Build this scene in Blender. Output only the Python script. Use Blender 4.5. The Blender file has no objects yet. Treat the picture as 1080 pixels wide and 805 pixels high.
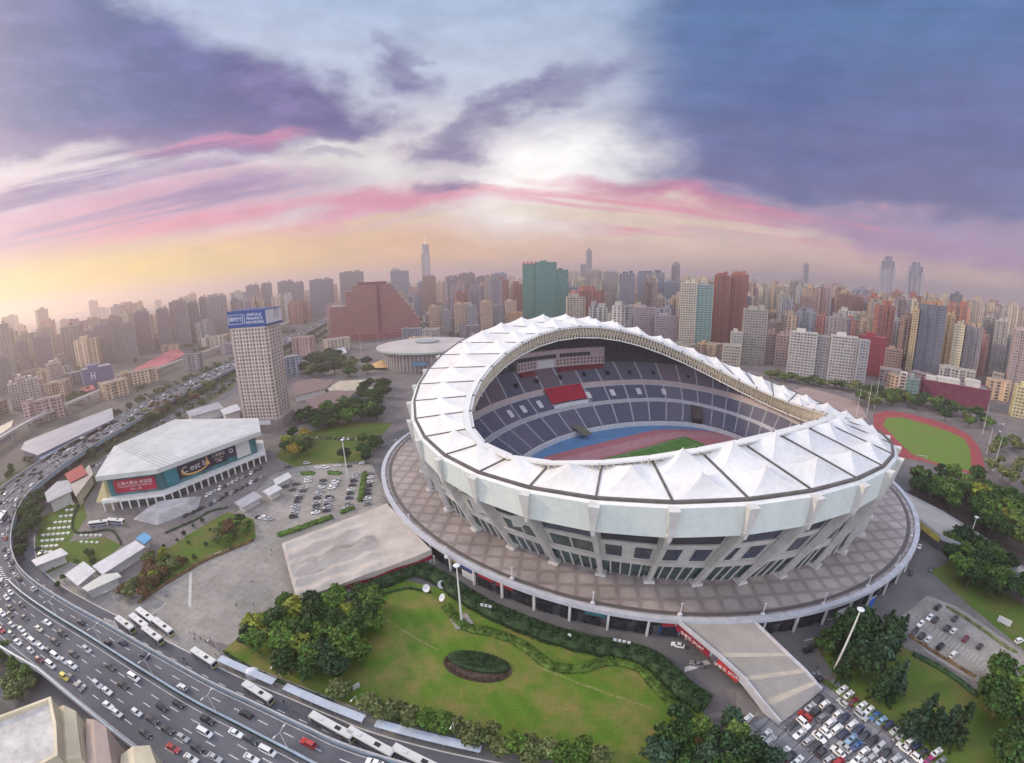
import bpy, bmesh, math, random
import numpy as np
from mathutils import Vector
random.seed(7)
C = bpy.context.scene.collection
SC = bpy.context.scene
R = math.radians
PI = math.pi

# ------------------------------------------------------------------ camera (wide drone lens)
CAM_H = 115.0
PITCH, ROLL, FPX, KR = .242, -.016, 455.6, .10
cam = bpy.data.cameras.new("camera")
cam_ob = bpy.data.objects.new("camera", cam)
C.objects.link(cam_ob)
cam.type = 'PANO'
cam.panorama_type = 'FISHEYE_LENS_POLYNOMIAL'
cam.sensor_width = 36.0
cam.sensor_fit = 'HORIZONTAL'
cam.fisheye_fov = R(200)
cam.fisheye_polynomial_k0 = 0.0
cam.fisheye_polynomial_k1 = -0.06597921455897691
cam.fisheye_polynomial_k2 = 3.657611108795632e-05
cam.fisheye_polynomial_k3 = 2.814715612972502e-05
cam.fisheye_polynomial_k4 = -5.043618831960785e-07
cam.clip_start = 1.0
cam.clip_end = 60000
cam_ob.location = (0, 0, CAM_H)
_F = Vector((0, math.cos(PITCH), -math.sin(PITCH)))
_R0 = Vector((1, 0, 0))
_U0 = _R0.cross(_F)
_R = math.cos(ROLL) * _R0 + math.sin(ROLL) * _U0
_U = -math.sin(ROLL) * _R0 + math.cos(ROLL) * _U0
from mathutils import Matrix
cam_ob.matrix_world = Matrix(((_R.x, _U.x, -_F.x, 0), (_R.y, _U.y, -_F.y, 0), (_R.z, _U.z, -_F.z, CAM_H), (0, 0, 0, 1)))
SC.camera = cam_ob
SC.render.engine = 'CYCLES'
SC.cycles.use_denoising = True
SC.cycles.max_bounces = 5
SC.cycles.diffuse_bounces = 3
SC.cycles.glossy_bounces = 2
SC.cycles.transmission_bounces = 2
SC.cycles.volume_bounces = 1
SC.cycles.sample_clamp_indirect = 6
SC.view_settings.view_transform = 'Standard'
SC.view_settings.look = 'None'
SC.view_settings.exposure = 0.0
SC.view_settings.gamma = 1.0

# ------------------------------------------------------------------ sky
SUN_AZ, SUN_EL = -76.0, 27.0        # degrees: azimuth clockwise from straight ahead
world = bpy.data.worlds.new("World")
SC.world = world
world.use_nodes = True
WT = world.node_tree
for n in list(WT.nodes): WT.nodes.remove(n)
def wn(t, **kw):
    n = WT.nodes.new(t)
    for k, v in kw.items(): setattr(n, k, v)
    return n
def wl(a, b): WT.links.new(a, b)
def wm(op, a, b=None, c=None, clamp=False):
    n = wn('ShaderNodeMath', operation=op); n.use_clamp = clamp
    for i, v in enumerate((a, b, c)):
        if v is None: continue
        if isinstance(v, (int, float)): n.inputs[i].default_value = v
        else: wl(v, n.inputs[i])
    return n.outputs[0]
def wstep(x, a, b):
    n = wn('ShaderNodeMapRange', interpolation_type='SMOOTHSTEP'); n.clamp = True
    wl(x, n.inputs[0]); n.inputs[1].default_value = a; n.inputs[2].default_value = b
    return n.outputs[0]
def wmix(f, a, b):
    n = wn('ShaderNodeMix', data_type='RGBA')
    if isinstance(f, (int, float)): n.inputs[0].default_value = f
    else: wl(f, n.inputs[0])
    for i, v in ((6, a), (7, b)):
        if isinstance(v, tuple): n.inputs[i].default_value = (*v, 1)
        else: wl(v, n.inputs[i])
    return n.outputs[2]
def srgb(r, g, b):
    f = lambda c: c / 12.92 if c <= .04045 else ((c + .055) / 1.055) ** 2.4
    return tuple(f(c / 255) for c in (r, g, b))
tc = wn('ShaderNodeTexCoord')
sep = wn('ShaderNodeSeparateXYZ'); wl(tc.outputs['Generated'], sep.inputs[0])
az = wm('MULTIPLY', wm('ARCTAN2', sep.outputs[0], sep.outputs[1]), 57.2958)
el = wm('MULTIPLY', wm('ARCSINE', sep.outputs[2]), 57.2958)
def wcomb(x, y, z=0.0):
    n = wn('ShaderNodeCombineXYZ')
    for i, v in enumerate((x, y, z)):
        if isinstance(v, (int, float)): n.inputs[i].default_value = v
        else: wl(v, n.inputs[i])
    return n.outputs[0]
def wnoise(vec, scale, detail, rough=.55, dist=0.0):
    n = wn('ShaderNodeTexNoise'); n.inputs['Scale'].default_value = scale
    n.inputs['Detail'].default_value = detail; n.inputs['Roughness'].default_value = rough
    n.inputs['Distortion'].default_value = dist
    wl(vec, n.inputs['Vector']); return n
# warped sky coordinates in degrees
nz = wnoise(wcomb(wm('MULTIPLY', az, .055), wm('MULTIPLY', el, .11)), 1.0, 7, .58)
nsep = wn('ShaderNodeSeparateColor'); wl(nz.outputs['Color'], nsep.inputs[0])
u = wm('ADD', az, wm('MULTIPLY', wm('SUBTRACT', nsep.outputs[0], .5), 26))
v = wm('ADD', el, wm('MULTIPLY', wm('SUBTRACT', nsep.outputs[1], .5), 11))
nz2 = wnoise(wcomb(wm('MULTIPLY', az, .16), wm('MULTIPLY', el, .42), 3.7), 1.0, 8, .6)
fine = nz2.outputs['Fac']
# long streaks that rise towards the middle of the picture
def streak(slope, seed, fy):
    return wnoise(wcomb(wm('MULTIPLY', az, .022), wm('MULTIPLY', wm('SUBTRACT', el, wm('MULTIPLY', az, slope)), fy), seed), 1.0, 6, .55, .3).outputs['Fac']
stL = streak(.16, 1.3, .34)
stR = streak(-.12, 5.1, .42)
def blob(uc, vc, su, sv, rot=0.0, lo=1.15, hi=.35, uu=None, vv=None):
    """1 inside an ellipse in (az, el), fading to 0 outside."""
    uu = uu or u; vv = vv or v
    c, s = math.cos(R(rot)), math.sin(R(rot))
    du = wm('SUBTRACT', uu, uc); dv = wm('SUBTRACT', vv, vc)
    a = wm('DIVIDE', wm('ADD', wm('MULTIPLY', du, c), wm('MULTIPLY', dv, s)), su)
    b = wm('DIVIDE', wm('SUBTRACT', wm('MULTIPLY', dv, c), wm('MULTIPLY', du, s)), sv)
    d = wm('SQRT', wm('ADD', wm('MULTIPLY', a, a), wm('MULTIPLY', b, b)))
    return wstep(d, lo, hi)
def scale(f, k): return wm('MULTIPLY', f, k, clamp=True)
ramp = wn('ShaderNodeValToRGB'); wl(wm('DIVIDE', el, 40.0), ramp.inputs[0])
cr = ramp.color_ramp
stops = [(0.0, srgb(232, 200, 186)), (.07, srgb(246, 205, 186)), (.16, srgb(240, 206, 208)), (.30, srgb(235, 222, 230)), (.50, srgb(224, 226, 240)), (.66, srgb(206, 218, 241)), (.90, srgb(176, 200, 236))]
while len(cr.elements) < len(stops): cr.elements.new(.5)
for e, (p, c) in zip(cr.elements, stops): e.position = p; e.color = (*c, 1)
col = ramp.outputs[0]
col = wmix(scale(blob(-30, 13, 45, 10, 0, 1.1, .2), .75), col, srgb(240, 226, 230))
# mauve and pink bank low on the left, in rising streaks
col = wmix(scale(blob(-56, 8.5, 34, 5.2, 9, 1.2, .3, az, el), .85), col, srgb(206, 160, 196))
m = wm('MULTIPLY', wstep(stL, .40, .62), blob(-34, 9.0, 34, 6.0, 8, 1.15, .3, az, el))
col = wmix(scale(m, .95), col, srgb(244, 150, 178))
m = wm('MULTIPLY', wstep(stL, .56, .40), blob(-46, 10.5, 34, 5.5, 10, 1.15, .3, az, el))
col = wmix(scale(m, .90), col, srgb(158, 124, 176))
# low yellow glow on the left and orange over the middle
col = wmix(scale(blob(-20, 4.0, 34, 4.2, 0, 1.2, .2, az, el), .85), col, srgb(255, 196, 140))
col = wmix(scale(blob(-50, 2.0, 30, 5.0, 0, 1.25, .2, az, el), 1.0), col, srgb(255, 218, 96))
m = wm('MULTIPLY', wstep(stL, .50, .66), blob(-22, 5.6, 20, 2.4, 4, 1.2, .2))
col = wmix(scale(m, .8), col, srgb(255, 226, 140))
# bright white opening in the middle
col = wmix(blob(7, 12.8, 16, 6.5, 18, 1.25, .3), col, (1.42, 1.39, 1.33))
col = wmix(scale(blob(-21, 15.0, 13, 4.2, -10, 1.2, .2), .9), col, srgb(252, 248, 244))
col = wmix(scale(blob(-45, 13.6, 16, 1.6, 7, 1.3, .2), .85), col, srgb(238, 226, 232))
# pink bars under the opening
m = blob(-14, 9.2, 13, 1.9, 6, 1.2, .25)
col = wmix(scale(m, .95), col, srgb(242, 146, 178))
m = blob(22, 9.6, 20, 1.6, -9, 1.25, .25)
col = wmix(scale(m, .95), col, srgb(242, 146, 174))
m = wm('MULTIPLY', wstep(stR, .46, .60), blob(16, 8.2, 30, 2.4, -7, 1.2, .3))
col = wmix(scale(m, .8), col, srgb(250, 150, 172))
m = wm('MULTIPLY', wstep(stR, .60, .46), blob(24, 6.4, 34, 2.6, -5, 1.2, .3))
col = wmix(scale(m, .8), col, srgb(255, 226, 196))
# dark blue-grey sheet on the right
edge = wm('ADD', u, wm('MULTIPLY', v, -.12))
low = wm('ADD', v, wm('MULTIPLY', az, .115))
big = wm('MULTIPLY', wstep(edge, 2.5, 23), wstep(low, 10.4, 15.0))
bigcol = wmix(wstep(v, 9, 31), srgb(110, 104, 160), srgb(90, 128, 182))
bigcol = wmix(wstep(low, 15, 11), bigcol, srgb(158, 120, 172))
bigcol = wmix(scale(wstep(fine, .42, .8), .35), bigcol, srgb(112, 124, 184))
bigcol = wmix(scale(wstep(nsep.outputs[2], .48, .72), .5), bigcol, srgb(70, 88, 156))
bigcol = wmix(scale(wstep(stR, .55, .40), .35), bigcol, srgb(84, 100, 162))
col = wmix(scale(big, .98), col, bigcol)
under = wm('MULTIPLY', wstep(az, 22, 45), wm('MULTIPLY', wstep(low, 8.6, 11.5), wstep(low, 14.8, 11.5)))
col = wmix(scale(under, .85), col, srgb(170, 132, 184))
m = wm('MULTIPLY', wstep(stR, .52, .64), blob(38, 8.0, 18, 1.5, -7, 1.2, .3))
col = wmix(scale(m, 1.0), col, srgb(255, 186, 190))
m = wm('MULTIPLY', wstep(stR, .44, .60), blob(30, 9.6, 20, 1.3, -8, 1.2, .3))
col = wmix(scale(m, .9), col, srgb(240, 138, 168))
# dark cloud masses on the left and the smaller shreds in the middle
purple, slate = srgb(96, 80, 150), srgb(44, 84, 152)
tex = wstep(fine, .38, .70)
dcol = wmix(wstep(u, -54, -22), slate, purple)
dcol = wmix(scale(tex, .45), dcol, srgb(112, 116, 184))
dcol = wmix(scale(wstep(v, 21.5, 16.5), .75), dcol, srgb(140, 104, 160))
L1 = blob(-54, 24.6, 37, 8.6, -5, 1.10, .66)
col = wmix(scale(L1, .98), col, dcol)
col = wmix(scale(blob(-26, 22.4, 13, 4.4, -10, 1.1, .4), .95), col, wmix(scale(tex, .6), srgb(98, 88, 152), srgb(142, 124, 182)))
col = wmix(scale(blob(-33, 17.4, 10, 1.5, 12, 1.2, .3), .95), col, srgb(244, 148, 182))
col = wmix(scale(wm('MULTIPLY', blob(-50, 13.4, 30, 2.6, 11, 1.15, .35), wstep(stL, .62, .44)), .95), col, srgb(122, 104, 164))
col = wmix(scale(blob(-58, 17.2, 14, 2.2, 6, 1.15, .35), .8), col, srgb(108, 100, 160))
for (uc, vc, su, sv, ro, k) in ((-12.5, 25.5, 6.0, 3.0, -34, .92), (-20.5, 19.4, 7.5, 1.9, -3, 1.0), (4, 23.2, 13, 2.3, 20, .9), (-5.5, 18.6, 8, 1.8, 20, .8), (-8.5, 16.0, 8, 2.0, 7, .9), (-7.8, 11.4, 4.6, 1.3, 0, .9), (-14, 28.5, 4, 2.0, -20, .7), (-24, 15.6, 5, .9, 4, .6)):
    col = wmix(scale(wm('MULTIPLY', blob(uc, vc, su, sv, ro, 1.25, .3), wm('ADD', .62, wm('MULTIPLY', tex, .38))), k), col, srgb(108, 94, 156))
# unseen overcast overhead and pale sky behind the viewer, brightened to light the stadium
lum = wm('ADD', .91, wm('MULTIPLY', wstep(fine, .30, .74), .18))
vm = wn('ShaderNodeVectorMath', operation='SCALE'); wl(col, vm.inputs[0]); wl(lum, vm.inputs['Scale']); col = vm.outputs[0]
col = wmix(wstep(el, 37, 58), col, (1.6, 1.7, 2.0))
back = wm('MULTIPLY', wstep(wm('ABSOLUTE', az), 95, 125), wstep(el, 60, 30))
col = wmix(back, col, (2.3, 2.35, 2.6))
col = wmix(wstep(el, -1.0, -4.0), col, (.30, .27, .27))
sky = wn('ShaderNodeTexSky', sky_type='NISHITA'); sky.sun_disc = False
sky.sun_elevation = R(SUN_EL); sky.sun_rotation = R(SUN_AZ); sky.altitude = 100; sky.dust_density = .6
bg1 = wn('ShaderNodeBackground'); bg1.inputs['Strength'].default_value = .015; wl(sky.outputs[0], bg1.inputs[0])
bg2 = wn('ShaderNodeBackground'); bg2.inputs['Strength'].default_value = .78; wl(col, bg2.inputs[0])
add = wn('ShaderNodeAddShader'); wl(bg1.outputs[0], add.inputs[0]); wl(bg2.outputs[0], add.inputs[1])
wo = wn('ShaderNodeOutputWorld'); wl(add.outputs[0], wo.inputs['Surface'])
world.cycles.sampling_method = 'MANUAL'
world.cycles.sample_map_resolution = 512

sun = bpy.data.lights.new("sun", 'SUN')
sun.energy = 2.7; sun.angle = R(9); sun.color = (1.0, .79, .56)
sun_ob = bpy.data.objects.new("sun", sun); C.objects.link(sun_ob)
_sd = Vector((math.sin(R(SUN_AZ)) * math.cos(R(SUN_EL)), math.cos(R(SUN_AZ)) * math.cos(R(SUN_EL)), math.sin(R(SUN_EL))))
sun_ob.rotation_euler = _sd.to_track_quat('Z', 'Y').to_euler()
sun_ob.location = (-300, 100, 400)

# ------------------------------------------------------------------ helpers
def ray(px, py):
    dx, dy = px - 540, py - 402.5
    rr = math.hypot(dx, dy) + 1e-9
    t = rr / FPX
    for _ in range(25): t -= (FPX * t * (1 + KR * t * t) - rr) / (FPX * (1 + 3 * KR * t * t))
    s = math.sin(t) / rr
    return (_R * (s * dx) - _U * (s * dy) + _F * math.cos(t))
def G(px, py, z=0.0):
    """the point at height z that stands at this place of the photograph"""
    d = ray(px, py); t = (z - CAM_H) / d.z
    return Vector((d.x * t, d.y * t, z))
def az_of(px, py):
    d = ray(px, py); return math.atan2(d.x, d.y)
def height_at(px, py, dist):
    """height of the point seen at this pixel, at this horizontal distance"""
    d = ray(px, py); return CAM_H + d.z / math.hypot(d.x, d.y) * dist
def project(p):
    d = Vector(p) - Vector((0, 0, CAM_H)); x, y, z = d.dot(_R), d.dot(_U), d.dot(_F)
    h = math.hypot(x, y) + 1e-9; t = math.atan2(h, z); rr = FPX * t * (1 + KR * t * t)
    return 540 + rr * x / h, 402.5 - rr * y / h

def prop(o, label=None, cat=None, group=None, kind=None):
    if label: o['label'] = label
    if cat: o['category'] = cat
    if group: o['group'] = group
    if kind: o['kind'] = kind
    return o
def empty(name, loc=(0, 0, 0), rz=0.0, label=None, cat=None, group=None):
    o = bpy.data.objects.new(name, None); C.objects.link(o)
    o.location = loc; o.rotation_euler = (0, 0, rz); o.empty_display_size = .5
    return prop(o, label, cat, group)
class MB:
    """collects faces and links them as one mesh object"""
    def __init__(s): s.v = []; s.f = []; s.m = []; s.uv = []
    def add(s, vs, fs, mi=0):
        b = len(s.v); s.v += [tuple(p) for p in vs]
        for f in fs: s.f.append(tuple(b + i for i in f)); s.m.append(mi)
        return s
    def box(s, c, d, mi=0, rz=0.0, top=None):
        x, y, z = c; a, b, h = d[0] / 2, d[1] / 2, d[2] / 2
        k = top if top else 1.0
        cs, sn = math.cos(rz), math.sin(rz)
        vs = []
        for zz, kk in ((-h, 1.0), (h, k)):
            for (ux, uy) in ((-a, -b), (a, -b), (a, b), (-a, b)):
                ux *= kk; uy *= kk
                vs.append((x + ux * cs - uy * sn, y + ux * sn + uy * cs, z + zz))
        return s.add(vs, [(3, 2, 1, 0), (4, 5, 6, 7), (0, 1, 5, 4), (1, 2, 6, 5), (2, 3, 7, 6), (3, 0, 4, 7)], mi)
    def prism(s, poly, z0, z1, mi=0, mtop=None, mbot=True):
        """poly counter-clockwise list of (x,y); z0/z1 numbers or lists"""
        n = len(poly)
        Z0 = z0 if isinstance(z0, (list, tuple)) else [z0] * n
        Z1 = z1 if isinstance(z1, (list, tuple)) else [z1] * n
        vs = [(p[0], p[1], Z0[i]) for i, p in enumerate(poly)] + [(p[0], p[1], Z1[i]) for i, p in enumerate(poly)]
        s.add(vs, [(i, (i + 1) % n, n + (i + 1) % n, n + i) for i in range(n)], mi)
        b = len(s.v) - 2 * n
        s.f.append(tuple(b + n + i for i in range(n))); s.m.append(mi if mtop is None else mtop)
        if mbot: s.f.append(tuple(b + i for i in reversed(range(n)))); s.m.append(mi)
        return s
    def loft(s, rings, mi=0, closed=True, cap=False, flip=False):
        n = len(rings[0]); b = len(s.v)
        for r in rings: s.v += [tuple(p) for p in r]
        for k in range(len(rings) - 1):
            m = mi[k] if isinstance(mi, (list, tuple)) else mi
            for i in range(n if closed else n - 1):
                j = (i + 1) % n
                q = (b + k * n + i, b + k * n + j, b + (k + 1) * n + j, b + (k + 1) * n + i)
                s.f.append(q[::-1] if flip else q); s.m.append(m)
        if cap:
            m = mi if not isinstance(mi, (list, tuple)) else mi[0]
            s.f.append(tuple(b + i for i in reversed(range(n)))); s.m.append(m)
            e = b + (len(rings) - 1) * n
            s.f.append(tuple(e + i for i in range(n))); s.m.append(m)
        return s
    def tube(s, pts, r, n=6, mi=0, cap=True):
        pts = [Vector(p) for p in pts]; rings = []
        for i, p in enumerate(pts):
            t = (pts[min(i + 1, len(pts) - 1)] - pts[max(i - 1, 0)]).normalized()
            a = t.cross(Vector((0, 0, 1)));
            if a.length < .05: a = t.cross(Vector((0, 1, 0)))
            a.normalize(); bb = t.cross(a)
            rr = r[i] if isinstance(r, (list, tuple)) else r
            rings.append([p + (a * math.cos(k / n * 2 * PI) + bb * math.sin(k / n * 2 * PI)) * rr for k in range(n)])
        return s.loft(rings, mi, True, cap)
    def bar(s, a, b, w, h, mi=0):
        """rectangular bar from a to b, width w (horizontal), height h"""
        a, b = Vector(a), Vector(b); t = (b - a).normalized()
        x = t.cross(Vector((0, 0, 1)))
        if x.length < .02: x = Vector((1, 0, 0))
        x.normalize(); y = x.cross(t).normalized()
        rg = [[p + x * sx * w / 2 + y * sy * h / 2 for sx, sy in ((-1, -1), (1, -1), (1, 1), (-1, 1))] for p in (a, b)]
        return s.loft(rg, mi, True, True)
    def build(s, name, mats, parent=None, smooth=False, loc=None, uv=None):
        me = bpy.data.meshes.new(name)
        me.from_pydata(s.v, [], s.f)
        if not isinstance(mats, (list, tuple)): mats = [mats]
        for m in mats: me.materials.append(m)
        if len(mats) > 1: me.polygons.foreach_set('material_index', s.m)
        if smooth: me.polygons.foreach_set('use_smooth', [True] * len(me.polygons))
        if uv is not None:
            l = me.uv_layers.new(name='UVMap'); l.data.foreach_set('uv', [c for t in uv for c in t])
        me.update()
        o = bpy.data.objects.new(name, me); C.objects.link(o)
        if parent is not None: o.parent = parent
        if loc is not None: o.location = loc
        return o
def sheet(name, pts, z, m, kind='structure', label=None, cat=None):
    """flat surface from photo pixels (or world points) at height z"""
    P = [p if isinstance(p, Vector) else G(p[0], p[1], z) for p in pts]
    bm = bmesh.new()
    vs = [bm.verts.new((p.x, p.y, z)) for p in P]
    f = bm.faces.new(vs)
    f.normal_update()
    if f.normal.z < 0: f.normal_flip()
    bmesh.ops.triangulate(bm, faces=[f], ngon_method='EAR_CLIP')
    me = bpy.data.meshes.new(name); bm.to_mesh(me); bm.free(); me.materials.append(m)
    o = bpy.data.objects.new(name, me); C.objects.link(o)
    return prop(o, label, cat, None, kind)
def smooth_path(pts, n=8):
    """Catmull-Rom through points"""
    P = [Vector(p) for p in pts]; out = []
    for i in range(len(P) - 1):
        p0, p1, p2, p3 = P[max(i - 1, 0)], P[i], P[i + 1], P[min(i + 2, len(P) - 1)]
        for k in range(n):
            t = k / n
            out.append(.5 * ((2 * p1) + (p2 - p0) * t + (2 * p0 - 5 * p1 + 4 * p2 - p3) * t * t + (3 * p1 - p0 - 3 * p2 + p3) * t ** 3))
    out.append(P[-1]); return out
def copy_tree(src, parent=None, loc=None, rz=None):
    c = src.copy(); C.objects.link(c)
    if parent is not None: c.parent = parent
    if loc is not None: c.location = loc
    if rz is not None: c.rotation_euler = (0, 0, rz)
    for ch in KIDS.get(src.name, []): copy_tree(ch, c)
    return c
KIDS = {}
def register(root):
    """remember a prototype's children, so that copying does not search the scene"""
    for o in [root] + list(root.children_recursive): KIDS[o.name] = list(o.children)
    return root

# ------------------------------------------------------------------ materials
_mats = {}
def mat(name, col, rough=.7, var=0.0, scale=.2, metal=0.0, spec=.3, col2=None, detail=4, objcol=False, bump=0.0, lo=.35, hi=.65, stretch=None):
    """plain or noise-mottled Principled material (world-size noise in object space)"""
    if name in _mats: return _mats[name]
    m = bpy.data.materials.new(name); m.use_nodes = True; _mats[name] = m
    nt = m.node_tree; b = nt.nodes['Principled BSDF']
    b.inputs['Roughness'].default_value = rough; b.inputs['Metallic'].default_value = metal
    b.inputs['Specular IOR Level'].default_value = spec
    b.inputs['Base Color'].default_value = (*col, 1)
    base = None
    if objcol:
        oi = nt.nodes.new('ShaderNodeObjectInfo'); base = oi.outputs['Color']
        nt.links.new(base, b.inputs['Base Color'])
    if var or col2 or bump:
        t = nt.nodes.new('ShaderNodeTexCoord'); src = t.outputs['Object']
        if stretch:
            mp = nt.nodes.new('ShaderNodeMapping'); mp.inputs['Scale'].default_value = stretch
            nt.links.new(src, mp.inputs[0]); src = mp.outputs[0]
        n = nt.nodes.new('ShaderNodeTexNoise'); n.inputs['Scale'].default_value = scale; n.inputs['Detail'].default_value = detail
        n.inputs['Roughness'].default_value = .65
        nt.links.new(src, n.inputs['Vector'])
        mr = nt.nodes.new('ShaderNodeMapRange'); mr.inputs[1].default_value = lo; mr.inputs[2].default_value = hi
        nt.links.new(n.outputs['Fac'], mr.inputs[0])
        mx = nt.nodes.new('ShaderNodeMix'); mx.data_type = 'RGBA'
        nt.links.new(mr.outputs[0], mx.inputs[0])
        if base is not None:
            hs = nt.nodes.new('ShaderNodeHueSaturation'); hs.inputs['Value'].default_value = 1 - var
            nt.links.new(base, hs.inputs['Color']); nt.links.new(hs.outputs[0], mx.inputs[6]); nt.links.new(base, mx.inputs[7])
        else:
            c2 = col2 if col2 else tuple(min(1, c * (1 + var)) for c in col)
            c1 = col if col2 else tuple(c * (1 - var) for c in col)
            mx.inputs[6].default_value = (*c1, 1); mx.inputs[7].default_value = (*c2, 1)
        nt.links.new(mx.outputs[2], b.inputs['Base Color'])
        if bump:
            bp = nt.nodes.new('ShaderNodeBump'); bp.inputs['Strength'].default_value = bump
            nt.links.new(n.outputs['Fac'], bp.inputs['Height']); nt.links.new(bp.outputs[0], b.inputs['Normal'])
    return m
# ================================================================== haze (the smoggy city air)
def make_haze():
    mb = MB(); mb.box((0, 5200, 134), (15000, 12600, 272))
    m = bpy.data.materials.new("haze_air"); m.use_nodes = True
    nt = m.node_tree
    for n in list(nt.nodes): nt.nodes.remove(n)
    pv = nt.nodes.new('ShaderNodeVolumePrincipled'); out = nt.nodes.new('ShaderNodeOutputMaterial')
    pv.inputs['Color'].default_value = (.98, .86, .85, 1); pv.inputs['Density'].default_value = HAZE
    pv.inputs['Anisotropy'].default_value = .68
    nt.links.new(pv.outputs[0], out.inputs['Volume'])
    o = mb.build('haze', m); prop(o, kind='stuff')
HAZE = .00027
make_haze()

# ================================================================== ground
mb = MB(); mb.add([(-14000, -3000, 0), (14000, -3000, 0), (14000, 16000, 0), (-14000, 16000, 0)], [(0, 1, 2, 3)])
GROUND = mat('city_ground', (.125, .112, .11), .9, col2=(.06, .062, .055), scale=.014, detail=9)
prop(mb.build('ground', GROUND), kind='structure')

# ================================================================== stadium
DC = Vector((71.155, 228.124)); DA, DB, DTH = 124.55, 155.04, R(65.04); DZ = 8.0
def deck_pt(phi, k=1.0, z=DZ):
    x, y = DA * k * math.cos(phi), DB * k * math.sin(phi); c, s = math.cos(DTH), math.sin(DTH)
    return Vector((DC.x + c * x - s * y, DC.y + s * x + c * y, z))
VO = (65.02, 230.29, 136.39, 116.88, 1.95, 57.75, 11.17, -.38, 10.40, -2.66)
VI = (72.556, 208.081, 82.704, 99.748, 2.381, 61.253, 8.186, .422, 7.318, -9.911)
def rim(V, ph, k=1.0, dz=0.0):
    x0, y0, a, b, psi, z0, c1, s1, c2, s2 = V
    x, y = a * k * math.cos(ph), b * k * math.sin(ph); c, s = math.cos(psi), math.sin(psi)
    return Vector((x0 + c * x - s * y, y0 + s * x + c * y, z0 + c1 * math.cos(ph) + s1 * math.sin(ph) + c2 * math.cos(2 * ph) + s2 * math.sin(2 * ph) + dz))
NB = 36
PO = [R(4.9 + 10 * k) for k in range(NB)]
_po = [45, 70, 83, 93, 104, 114, 125, 135, 145, 155, 164, 174, 184, 230, 290, 405]; _pi = [30, 31.7, 33, 32, 31.5, 28.5, 26.7, 25.5, 26.2, 26.8, 27.8, 28.3, 28, 28.5, 29, 30]
PIN = [p - R(float(np.interp((math.degrees(p) - 45) % 360 + 45, _po, _pi))) for p in PO]
OUT = [rim(VO, p) for p in PO]
INN = [rim(VI, p) for p in PIN]
MEM = mat('white_membrane', (.60, .595, .60), .5, col2=(.73, .73, .73), scale=.07, detail=9, lo=.3, hi=.62)
def vary(m, amt):
    nt = m.node_tree; b = nt.nodes['Principled BSDF']; src = b.inputs['Base Color'].links[0].from_socket; oi = nt.nodes.new('ShaderNodeObjectInfo')
    mr = nt.nodes.new('ShaderNodeMapRange'); mr.inputs[3].default_value = 1 - amt; mr.inputs[4].default_value = 1; nt.links.new(oi.outputs['Random'], mr.inputs[0])
    t = nt.nodes.new('ShaderNodeTexCoord'); n = nt.nodes.new('ShaderNodeTexNoise'); n.inputs['Scale'].default_value = .55; n.inputs['Detail'].default_value = 6; nt.links.new(t.outputs['Object'], n.inputs[0])
    m2 = nt.nodes.new('ShaderNodeMapRange'); m2.inputs[1].default_value = .35; m2.inputs[2].default_value = .55; m2.inputs[3].default_value = .93; m2.inputs[4].default_value = 1; nt.links.new(n.outputs['Fac'], m2.inputs[0])
    mu = nt.nodes.new('ShaderNodeMath'); mu.operation = 'MULTIPLY'; nt.links.new(mr.outputs[0], mu.inputs[0]); nt.links.new(m2.outputs[0], mu.inputs[1])
    x = nt.nodes.new('ShaderNodeMix'); x.data_type = 'RGBA'; x.blend_type = 'MULTIPLY'; x.inputs[0].default_value = 1; nt.links.new(src, x.inputs[6]); nt.links.new(mu.outputs[0], x.inputs[7]); nt.links.new(x.outputs[2], b.inputs['Base Color'])
vary(MEM, .07)
STEEL_W = mat('white_painted_steel', (.66, .66, .65), .5, var=.06, scale=.4)
RIBM = mat('dark_roof_gutter', (.10, .09, .085), .6, var=.25, scale=.3)
FASC = mat('mint_white_panel', (.60, .665, .65), .45, col2=(.68, .735, .72), scale=.10, detail=9, stretch=(1, 1, .35))
FINM = mat('pale_concrete_fin', (.58, .57, .55), .7, var=.10, scale=.2)
COLM = mat('grey_concrete_column', (.54, .53, .52), .75, var=.12, scale=.25)
LATT = mat('straw_steel_lattice', (.56, .50, .40), .6, var=.25, scale=.8)
vary(FASC, .08)
GLASS = mat('dark_teal_glazing', (.035, .075, .085), .12, var=.5, scale=.12, spec=.6)
NAVY = mat('navy_glass', (.03, .045, .09), .15, var=.4, scale=.1, spec=.6)
WHITEC = mat('off_white_concrete', (.58, .57, .56), .75, var=.10, scale=.3)
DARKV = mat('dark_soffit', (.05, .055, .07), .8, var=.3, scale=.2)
stadium = empty('stadium', (DC.x, DC.y, 0), 0, 'large round stadium with white tented saddle roof standing on a tiled deck', 'stadium')
def spart(mb, name, m, smooth=False, parent=None, label=None):
    """part of the stadium, given in world coordinates"""
    if parent is None:
        mb.v = [(x - DC.x, y - DC.y, z) for x, y, z in mb.v]; par = stadium
    else:
        mb.v = [(x - DC.x, y - DC.y, z) for x, y, z in mb.v]; par = parent
    o = mb.build(name, m, par, smooth)
    if label: o['label'] = label
    return o
def lerp(a, b, t): return a + (b - a) * t
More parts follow.
